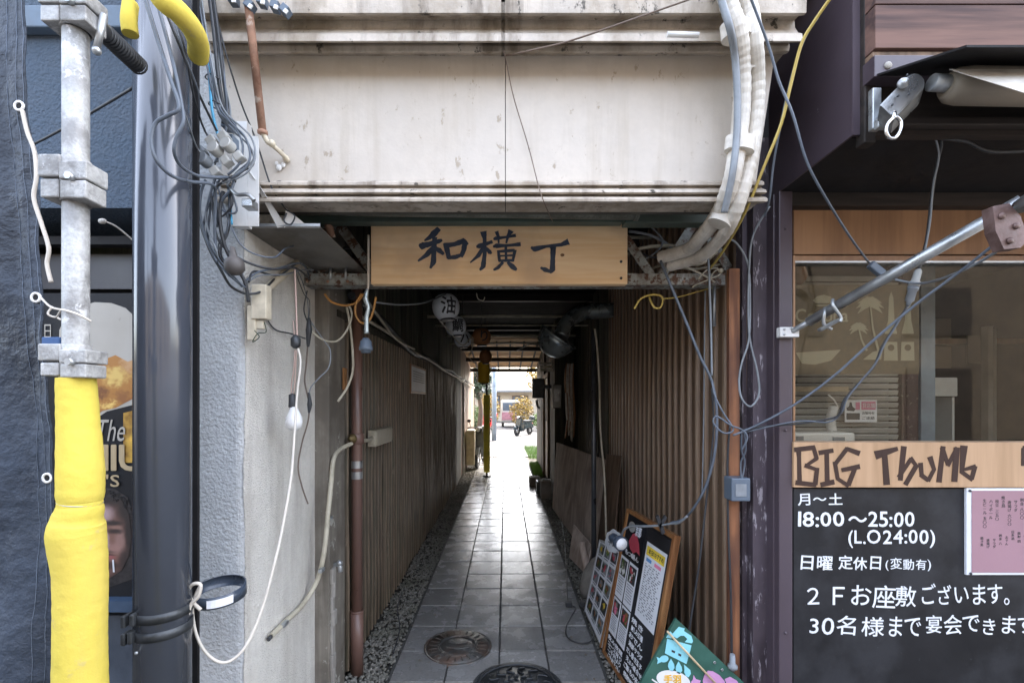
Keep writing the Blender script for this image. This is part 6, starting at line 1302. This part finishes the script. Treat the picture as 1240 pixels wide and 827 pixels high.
def menu_sheet(at, n, u0, v0, u1, v1, k, par):
    s_ = patch(at, n, u0, v0, u1, v1, .001, .0015, 'paper', 'menu_sheet', par)
    du, dv = u1 - u0, v1 - v0
    patch(at, n, u0 + du * .1, v0 + dv * .55, u1 - du * .1, v1 - dv * .06, .003, .0006, 'castiron2', 'photo_print', s_)
    b = [MB() for _ in range(3)]
    for i in range(16):
        cu, cv = u0 + du * rnd.uniform(.25, .75), v0 + dv * rnd.uniform(.62, .87); r_ = rnd.uniform(.06, .14)
        pts = [(cu + du * r_ * math.cos(t) * rnd.uniform(.7, 1.2), cv + dv * r_ * .6 * math.sin(t) * rnd.uniform(.7, 1.2)) for t in [i_ * .9 for i_ in range(7)]]
        b[i % 3].slab([at(u, v, .004 + i * .00008) for u, v in pts], n * .00005)
    for i in range(3): b[i].build('photo_print', M[food[k % 4][i]], s_)
    q = MB()
    for i in range(7):
        v = v0 + dv * (.48 - i * .06); x = u0 + du * .15
        while x < u1 - du * .2:
            w_ = du * rnd.uniform(.04, .12); q.slab([at(x, v, .003), at(x + w_, v, .003), at(x + w_, v + dv * .022, .003), at(x, v + dv * .022, .003)], n * .0003); x += w_ + du * .04
    q.build('print', M['bluegrey'], s_)
for u0, v0, u1, v1, k in sheets: menu_sheet(at, n, u0, v0, u1, v1, k, mbd)
s_ = patch(at, n, .54, .42, .92, .875, .001, .0015, 'paper', 'menu_sheet', mbd)
patch(at, n, .56, .80, .90, .855, .003, .0005, 'yelink', 'print', s_); txt_at(at, n, '本日のおすすめ', .6, .88, .812, .845, 'ink', s_)
patch(at, n, .58, .765, .68, .785, .003, .0005, 'bluink', 'print', s_); patch(at, n, .74, .765, .86, .785, .003, .0005, 'pinkink', 'print', s_)
q = MB()
for i in range(22):
    v = .745 - i * .0135; x = .58
    while x < .86:
        w_ = rnd.uniform(.01, .05); q.slab([at(x, v, .003), at(x + w_, v, .003), at(x + w_, v + .006, .003), at(x, v + .006, .003)], n * .0003); x += w_ + rnd.uniform(.01, .05)
q.build('print', M['cablegrey'], s_)
patch(at, n, .50, .88, .95, .96, .0, .0015, 'dark', 'tape_sheet', mbd)
for i, s_t in enumerate(['焼き', '刺しみ五種', 'おでん', '海鮮サラダ', 'だし巻き玉子', '天ぷら盛合せ', 'ご飯もの各種', '焼酎梅酒など']): txt_at(at, n, s_t, .50 + .02 * (i % 2), .74 + .022 * i, .365 - i * .046, .40 - i * .046, 'chalk', mbd)
for i, s_t in enumerate(['飲み放題', 'コース有り', '二千円より', 'ご予約下さい']): txt_at(at, n, s_t, .07 + .02 * i, .44, .118 - i * .034, .148 - i * .034, 'chalk', mbd)
# photo menu
pmn = thing('photo_menu', (.6, 2.95, 0), 'smaller white photo menu board leaning beside the large menu board', 'menu board')
at2, n2 = frame_((.55, 3.16, .01), (.568, 2.70, .01), (.665, 3.2, .50), (.70, 2.74, .57))
patch(at2, n2, 0, 0, 1, 1, -.02, .019, 'shutter', 'board', pmn); patch(at2, n2, .02, .02, .98, .98, .0, .0012, 'paper', 'sheet', pmn)
patch(at2, n2, .955, 0, 1.0, 1, -.0, .006, 'frameorange', 'edge_strip', pmn); patch(at2, n2, 0, 0, .02, 1, 0, .006, 'aluminium', 'edge_strip', pmn)
fm = ['leafgreen', 'frameorange', 'leafdark', 'redink', 'castiron2', 'yelink', 'scootgrey', 'shopwood']
for r_ in range(5):
    for c_ in range(3):
        u0, v0 = .07 + c_ * .295, .06 + r_ * .185
        s_ = patch(at2, n2, u0, v0 + .035, u0 + .24, v0 + .165, .0016, .0006, ['castiron2', 'silver', 'scootgrey'][(r_ + c_) % 3], 'food_photo', pmn)
        b = MB(); b2 = MB()
        for i in range(9):
            cu, cv = u0 + .12 + rnd.uniform(-.05, .05), v0 + .10 + rnd.uniform(-.025, .025)
            (b if i % 2 else b2).slab([at2(cu + .045 * math.cos(t) * rnd.uniform(.6, 1.2), cv + .028 * math.sin(t) * rnd.uniform(.6, 1.2), .0025 + i * .00006) for t in [k_ * 1.05 for k_ in range(6)]], n2 * .00004)
        b.build('photo_print', M[fm[(r_ * 3 + c_) % 8]], s_); b2.build('photo_print', M[fm[(r_ * 5 + c_ * 3 + 1) % 8]], s_)
        q = MB(); q.slab([at2(u0 + .02, v0 + .01, .0016), at2(u0 + .2, v0 + .01, .0016), at2(u0 + .2, v0 + .02, .0016), at2(u0 + .02, v0 + .02, .0016)], n2 * .0004); q.build('print', M['bluegrey'], pmn)
b = MB(); pts = []
for i in range(28):
    a = i / 28 * 2 * math.pi; r_ = 1 + .07 * math.cos(7 * a); pts.append(at2(.62 + .33 * r_ * math.cos(a), 1.06 + .13 * r_ * math.sin(a), .004))
b.slab(pts, n2 * .004); o = b.build('cloud_plaque', M['lantern'], pmn); txt_at(lambda u, v, d_: at2(u, v, d_ + .006), n2, '本日', .46, .78, 1.0, 1.12, 'cablegrey', o)
# clip lamp
cla = thing('clip_lamp', P(735, 655, 2.5), 'navy clip lamp on a grey bent arm above the menu boards', 'lamp')
la0 = P(741, 652, 2.45); d_ = (P(763, 668, 2.28) - la0).normalized()
b = MB(); b.lathe([(.018, -.005), (.022, 0), (.026, .02), (.024, .045), (.027, .055), (.036, .07), (.038, .10), (.034, .102), (.03, .095)], P(741, 650, 2.42), d_, 24, close=False); b.lathe([(.001, -.006), (.018, -.005)], P(741, 650, 2.42), d_, 24, close=False); b.build('shade', M['navyplastic'], cla)
b = MB(); b.lathe([(.033, .09), (.028, .104), (.001, .108)], P(741, 650, 2.42), d_, 20, close=False); b.build('lens', M['clearcap'], cla)
b = MB(); b.tube([P(752, 650, 2.44), P(756, 641, 2.4), P(765, 637, 2.35), P(780, 637, 2.25), P(800, 636, 2.18)], .006, 8); b.build('arm', M['cablegrey'], cla)
b = MB(); b.slab([P(795, 626, 2.16), P(798, 624, 2.16), P(806, 645, 2.16), P(802, 647, 2.16)], Vector((0, .02, 0))); b.slab([P(806, 624, 2.16), P(808, 627, 2.16), P(800, 640, 2.16), P(798, 636, 2.16)], Vector((0, .02, 0))); b.build('clip', M['black'], cla)
wire('grey cord continuing from the clip lamp to the siding cable', [(800, 636, 2.17), (812, 634, 2.12), (822, 633, 2.05), (832, 625, 2.0)], .005, 'cablegrey', 'cord', 'cord')

# fish sign
gs = thing('fish_sign', (.8, 1.92, 0), 'green board with a light blue fish character and lilac flower, tilted on its corner', 'sign')
Yg = 1.92
def gpt(x, y_): return P(700 + x / 6.2, 720 + y_ / 6.2, Yg)
tl, s1 = gpt(735, 178), None
da = (gpt(1235, 650) - tl).normalized(); db = (gpt(470, 660) - tl).normalized()
cs = [tl, tl + da * .40, tl + da * .40 + db * .36, tl + db * .36]
mz = min(c_.z for c_ in cs)
b = MB(); b.slab(cs, Vector((0, .015, 0))); b.build('board', M['green'], gs)
gn = Vector((0, -1, 0))
def gp_(pts, m, k=0, nm='painted_shape'):
    b = MB(); b.slab([gpt(*p) + gn * (.0006 + .0005 * k) for p in pts], Vector((0, -.0005, 0))); return b.build(nm, M[m], gs)
gp_([(755, 238), (800, 250), (795, 270), (850, 305), (862, 345), (855, 362), (800, 352), (820, 330), (795, 305), (770, 305), (740, 325), (700, 300)], 'cyan', 0)
gp_([(690, 270), (720, 300), (700, 325), (660, 318)], 'cyan', 1)
gp_([(668, 326), (850, 376), (840, 420), (812, 516), (650, 435)], 'cyan', 2)
gp_([(702, 408), (728, 420), (724, 434), (700, 424)], 'ink', 4, 'eye'); gp_([(752, 434), (774, 444), (770, 460), (750, 450)], 'ink', 4, 'eye')
gp_([(x, y_) for x, y_ in ell(645, 478, 34, 26, 16, -.2)] , 'cyan', 1); gp_([(628, 480), (588, 462), (598, 490), (592, 516), (625, 500)], 'cyan', 2)
for cx_, cy_ in ((700, 528), (757, 548), (822, 572)): gp_([(cx_ + (-3 if cx_ < 800 else -28), cy_ - 52), (cx_ + 20, cy_ - 10), (cx_ + 24, cy_ + 18), (cx_ + 6, cy_ + 44), (cx_ - 14, cy_ + 34), (cx_ - 26, cy_ + 6), (cx_ - 24, cy_ - 14)], 'cyan', 1)
gp_(ell(715, 640, 130, 72, 28, .25), 'white', 1)
def gtext(s, x0, x1, y0, y1, m):
    q = text_mesh(s, .05, (0, 0, 0), UX, UZ, UN, .0015, 0); vs = q.bm.verts; a0, a1 = min(v.co.x for v in vs), max(v.co.x for v in vs); c0, c1 = min(v.co.z for v in vs), max(v.co.z for v in vs)
    for v in vs:
        p = gpt(x0 + (v.co.x - a0) / (a1 - a0) * (x1 - x0), y1 + (v.co.z - c0) / (c1 - c0) * (y0 - y1)); v.co = Vector((p.x, Yg - .0025 + v.co.y, p.z))
    q.build('lettering', M[m], gs)
gtext('手羽', 642, 772, 595, 660, 'orangepaint')
gp_([(975, 566), (1010, 570), (1060, 600), (1100, 645), (1105, 690), (1080, 720), (1040, 740), (980, 735), (945, 700), (935, 640), (950, 590)], 'lilac', 1)
gp_([(1100, 630), (1140, 612), (1190, 640), (1225, 690), (1180, 700), (1120, 680)], 'lilac', 0); gp_([(866, 598), (885, 630), (920, 640), (905, 690), (850, 690), (848, 650), (862, 630)], 'lilac', 1)
gp_([(556, 626), (600, 655), (596, 668), (552, 636)], 'white', 1)
for x, y_ in ((1024, 505), (1080, 560)): 
    b = MB(); b.lathe([(.0035, 0), (.0055, 0), (.0055, .003), (.0035, .003)], gpt(x, y_) + gn * .0005, (0, -1, 0), 12, close=False); b.build('eyelet', M['aluminium'], gs)
b = MB(); b.tube([gpt(662, 262) + gn * .012, gpt(1040, 670) + gn * .012], .0045, 8, smooth=False); tag(b.build('bamboo_stick', M['bamboo']), 'bamboo stick lying across the green fish sign', 'stick')

# ================================================================== COURTYARD
def scooter(x, y_, rz, label, m, sc=1.0):
    t = thing('parked_scooter', (0, 0, 0), label, 'scooter', 'scooters parked past the alley')
    R_ = Matrix.Rotation(rz, 3, 'Z')
    def fin(b, nm, m_):
        o = b.build(nm, M[m_], t); return o
    b = MB(); b.slab([(-.78, -.1, .42), (-.55, -.13, .72), (.05, -.12, .74), (.12, -.1, .55), (.18, -.13, .28), (.55, -.13, .26), (.52, -.1, .34), (.28, -.08, .36), (.05, -.1, .36), (-.3, -.1, .36)], Vector((0, .24, 0)))
    bmesh.ops.bevel(b.bm, geom=list(b.bm.edges), offset=.03, segments=2, affect='EDGES'); fin(b, 'body', m)
    b = MB(); b.slab([(.50, -.17, .26), (.60, -.2, .55), (.50, -.17, .95), (.44, -.12, .95), (.50, -.15, .55), (.42, -.12, .27)], Vector((0, .36, 0)))
    bmesh.ops.bevel(b.bm, geom=list(b.bm.edges), offset=.025, segments=2, affect='EDGES'); fin(b, 'leg_shield', m)
    b = MB(); b.box((-.62, -.13, .74), (.02, .13, .82), .035); fin(b, 'seat', 'black')
    for cx_, nm in ((-.5, 'w'), (.66, 'w')):
        b = MB(); b.lathe([(.14, -.035), (.22, -.05), (.25, -.02), (.25, .02), (.22, .05), (.14, .035)], (cx_, 0, .25), (0, 1, 0), 24, close=False); w = fin(b, 'wheel', 'black')
        b = MB(); b.lathe([(.15, -.03), (.03, -.04), (.03, .04), (.15, .03)], (cx_, 0, .25), (0, 1, 0), 18); fin(b, 'rim', 'chrome').parent = w; w.children[0].location = Vector((0, 0, 0))
    b = MB(); b.slab([(.48, -.07, .46), (.62, -.07, .54), (.80, -.07, .50), (.90, -.07, .38), (.86, -.07, .36), (.74, -.07, .46), (.62, -.07, .47)], Vector((0, .14, 0))); fin(b, 'mudguard', m)
    b = MB(); b.cyl((.66, .07, .25), (.52, .05, .7), .02); b.cyl((.66, -.07, .25), (.52, -.05, .7), .02); fin(b, 'fork', 'chrome')
    b = MB(); b.tube([(.38, -.33, 1.0), (.46, -.2, 1.03), (.48, 0, 1.02), (.46, .2, 1.03), (.38, .33, 1.0)], .018, 8); b.ball((.5, 0, .98), .1, (.8, 1.1, .8)); fin(b, 'handlebar', 'black')
    b = MB(); b.ball((.575, 0, .98), .06, (.5, 1, 1)); fin(b, 'headlight', 'clearcap')
    for s_ in (-1, 1):
        b = MB(); b.tube([(.42, .2 * s_, 1.03), (.40, .26 * s_, 1.16)], .007, 6, smooth=False); b.ball((.39, .27 * s_, 1.2), .06, (.3, 1, .7), 10); fin(b, 'mirror', 'black')
    b = MB(); b.box((-.86, -.12, .8), (-.6, .12, 1.02), .04); fin(b, 'top_box', m)
    b = MB(); b.ball((-.76, 0, .62), .05, (.5, 1.6, .7), 10); fin(b, 'tail_light', 'redink')
    t.rotation_euler.z = rz; t.scale = (sc,) * 3; t.location = (x, y_, 0); return t
scooter(-.56, 10.6, R(-96), 'dusty grey scooter parked against the left wall behind the yellow post', 'scootgrey', .86)
scooter(.82, 19.8, R(-128), 'dark teal scooter standing alone right of the path end', 'scootdark', .8)
scooter(-.75, 21.5, R(-110), 'red scooter beyond the left wall', 'scootred', .9)
b = MB(); b.box((-.85, 9.75, .1), (-.66, 10.2, .85), .02); o = tag(b.build('cooler_unit', M['cream']), 'cream outdoor unit on the left wall behind the white pipe', 'air conditioner')
b = MB(); b.lathe([(.14, 0), (.14, .01), (.12, .01)], (-.66, 9.97, .5), (1, 0, 0), 20); b.build('fan_grille', M['shutter'], o)
b = MB(); b.cyl((-.42, 17, 0), (-.42, 17, 4.4), .09, 18); tag(b.build('utility_pole', mat('pale blue pole', (.33, .4, .48), .5)), 'pale blue grey pole beyond the left wall', 'pole')
# far building
fb = thing('building', (0, 34, 0), 'low pale building with green grey eaves closing the courtyard', 'building')
b = MB(); b.box((-9, 34, 0), (9, 38, 2.6)); b.build('wall', M['wallcream'], fb)
b = MB(); b.slab([(-9.3, 33.0, 2.15), (9.3, 33.0, 2.15), (9.3, 36, 3.3), (-9.3, 36, 3.3)], Vector((0, 0, .12))); b.build('roof', M['tileroof'], fb)
for xx in (-3.6, -1.6, .5, 2.4): b = MB(); b.box((xx, 33.94, .6), (xx + 1.2, 33.99, 1.9)); w = b.build('window', M['brownboards'], fb); b = MB(); b.box((xx + .06, 33.92, .66), (xx + 1.14, 33.935, 1.84)); b.build('pane', M['adapter'], w)
# courtyard side walls
b = MB(); b.box((-6, 13.5, 0), (-3.2, 29, 3.0)); tag(b.build('boundary_wall', M['wallcream']), 'pale plaster wall along the left of the courtyard', 'wall')
b = MB(); b.box((3.4, 13.5, 0), (5.2, 29, 2.2)); tag(b.build('boundary_wall', M['wallcream']), 'low pale plaster wall along the right of the courtyard', 'wall')
b = MB(); b.box((-.25, 26.2, .25), (.85, 27.8, 1.55), .1); v_ = b.build('body', M['white']); 
vn = thing('parked_van', (.3, 27, 0), 'small pink and white van at the end of the path', 'van'); v_.parent = vn; v_.location = WL[v_.name] - Vector((.3, 27, 0))
b = MB(); b.box((-.15, 26.17, .95), (.75, 26.199, 1.4)); b.build('windscreen', M['adapter'], vn); b = MB(); b.box((-.2, 26.17, .4), (.8, 26.199, .85)); b.build('front_panel', mat('pale pink panel', (.6, .3, .36), .4), vn)
for xx in (-.15, .65): b = MB(); b.lathe([(.2, -.07), (.25, -.05), (.25, .05), (.2, .07)], (xx, 26.5, .25), (1, 0, 0), 18); b.build('wheel', M['black'], vn)
# vegetation
def leaves(c, r, n, s, m, nm, par, rnd, flat_=1.0):
    V = []; Fc = []
    for i in range(n):
        while True:
            p = Vector((rnd.uniform(-1, 1), rnd.uniform(-1, 1), rnd.uniform(-1, 1)))
            if .15 < p.length < 1 and noise.noise(p * 2.6 + Vector(c)) > -.12: break
        p = Vector((p.x * r[0], p.y * r[1], p.z * r[2])) + Vector(c); a = Vector((rnd.gauss(0, 1), rnd.gauss(0, 1), rnd.gauss(0, 1))).normalized(); q = a.cross(Vector((rnd.gauss(0, 1), rnd.gauss(0, 1), rnd.gauss(0, 1)))).normalized()
        k = len(V); l = s * rnd.uniform(.6, 1.3); V += [p - a * l, p + q * l * .4, p + a * l, p - q * l * .4]; Fc.append((k, k + 1, k + 2, k + 3))
    me = bpy.data.meshes.new(nm); me.from_pydata(V, [], Fc); return link(nm, me, M[m], par)
rnd = random.Random(11)
def tree(x, y_, h, r, m, label, n, s=.07, bare=False):
    t = thing('tree', (x, y_, 0), label, 'tree')
    b = MB(); b.tube([(x, y_, 0), (x + .1, y_, h * .35), (x - .05, y_ + .1, h * .65), (x + .1, y_, h * .9)], [.13, .1, .07, .03], 10)
    for i in range(12):
        a = rnd.uniform(0, 6.28); z = h * rnd.uniform(.4, .85); e = Vector((x + r * .9 * math.cos(a), y_ + r * .9 * math.sin(a), z + rnd.uniform(.1, .8)))
        b.tube([(x, y_, z), Vector((x, y_, z)).lerp(e, .5) + Vector((0, 0, .12)), e], [.04, .025, .008], 6)
        if bare:
            for j in range(3): f_ = e + Vector((rnd.uniform(-.5, .5), rnd.uniform(-.5, .5), rnd.uniform(-.2, .5))); b.tube([Vector((x, y_, z)).lerp(e, .6), f_], [.012, .004], 5, smooth=False)
    b.build('trunk', M['bark'], t); leaves((x, y_, h * .78), (r, r, h * .3), n, s, m, 'crown', t, rnd)
tree(1.9, 17.5, 4.6, 1.3, 'leafyellow', 'nearly bare tree with few yellow leaves at the right of the courtyard', 500, .06, True)
tree(-1.15, 19.5, 3.2, .75, 'leafdark', 'dark pruned pine past the pale pole', 2600, .07)
tree(-2.0, 27, 4.2, 1.3, 'leafgreen', 'green tree in front of the far building at left', 2600, .1)
tree(2.6, 27.5, 3.8, 1.4, 'leafyellow', 'yellow leaved tree in front of the far building at right', 2600, .1)
def shrub(x, y_, r, h, m, label, n, s=.05):
    t = thing('shrub', (x, y_, 0), label, 'shrub'); b = MB()
    for i in range(5): b.tube([(x, y_, 0), (x + rnd.uniform(-r, r) * .6, y_ + rnd.uniform(-r, r) * .5, h * .8)], [.015, .005], 5, smooth=False)
    b.build('stem', M['bark'], t); leaves((x, y_, h * .55), (r, r, h * .5), n, s, m, 'foliage', t, rnd)
shrub(.9, 25.2, .7, 1.7, 'leafyellow', 'yellow orange shrub right of the small van', 1600, .07)
shrub(-.9, 25.4, .6, 1.9, 'leafyellow', 'yellowish shrub left of the small van', 1600, .07)
shrub(-1.5, 23.4, .6, 1.2, 'leafgreen', 'green shrub beside the red scooter', 1400, .06)
shrub(1.9, 23.0, .7, .9, 'leafgreen', 'low green shrub behind the dark scooter', 1400, .06)
def grass(x0, x1, y0, y1, n, seed):
    r_ = random.Random(seed); V = []; Fc = []
    for i in range(n):
        x, y_ = r_.uniform(x0, x1), r_.uniform(y0, y1); h = r_.uniform(.04, .14); a = r_.uniform(0, 6.28); k = len(V)
        V += [(x, y_, 0), (x + .008 * math.cos(a), y_ + .008 * math.sin(a), 0), (x + r_.uniform(-.05, .05), y_ + r_.uniform(-.05, .05), h)]; Fc.append((k, k + 1, k + 2))
    me = bpy.data.meshes.new('grass'); me.from_pydata(V, [], Fc); tag(link('grass', me, mat('fresh grass %d' % seed, (.13, .24, .05), .6, var=.4, scale=20, bump=0)), kind='stuff')
grass(.56, .76, 8.9, 10.6, 2600, 1); grass(.6, 1.2, 11.6, 14.5, 3000, 2)
b = MB(); b.box((-.9, 11.0, -.07), (.8, 12.0, -.006)); 
b.bm.free()
b = MB(); b.box((.55, 9.0, -.09), (.8, 12.0, -.015)); tag(b.build('soil_bed', M['soil']), kind='structure')

# ================================================================== OPPOSITE SIDE OF THE STREET (behind the camera, seen in reflections)
op = thing('building', (0, -7.5, 0), 'cream building across the street behind the viewer', 'building')
b = MB(); b.box((-16, -12, 0), (16, -7.5, 5.0)); b.build('wall', mat('warm grey render', (.11, .09, .07), .8, var=.3), op)
for i in range(-3, 4):
    b = MB(); b.box((i * 3.6 - .8, -7.49, .2 if i % 2 else .9), (i * 3.6 + .8, -7.45, 2.3)); b.build('window', M['darkwood'], op)
    b = MB(); b.box((i * 3.6 - .8, -7.49, 3.1), (i * 3.6 + .8, -7.45, 4.3)); b.build('window', M['darkwood'], op)
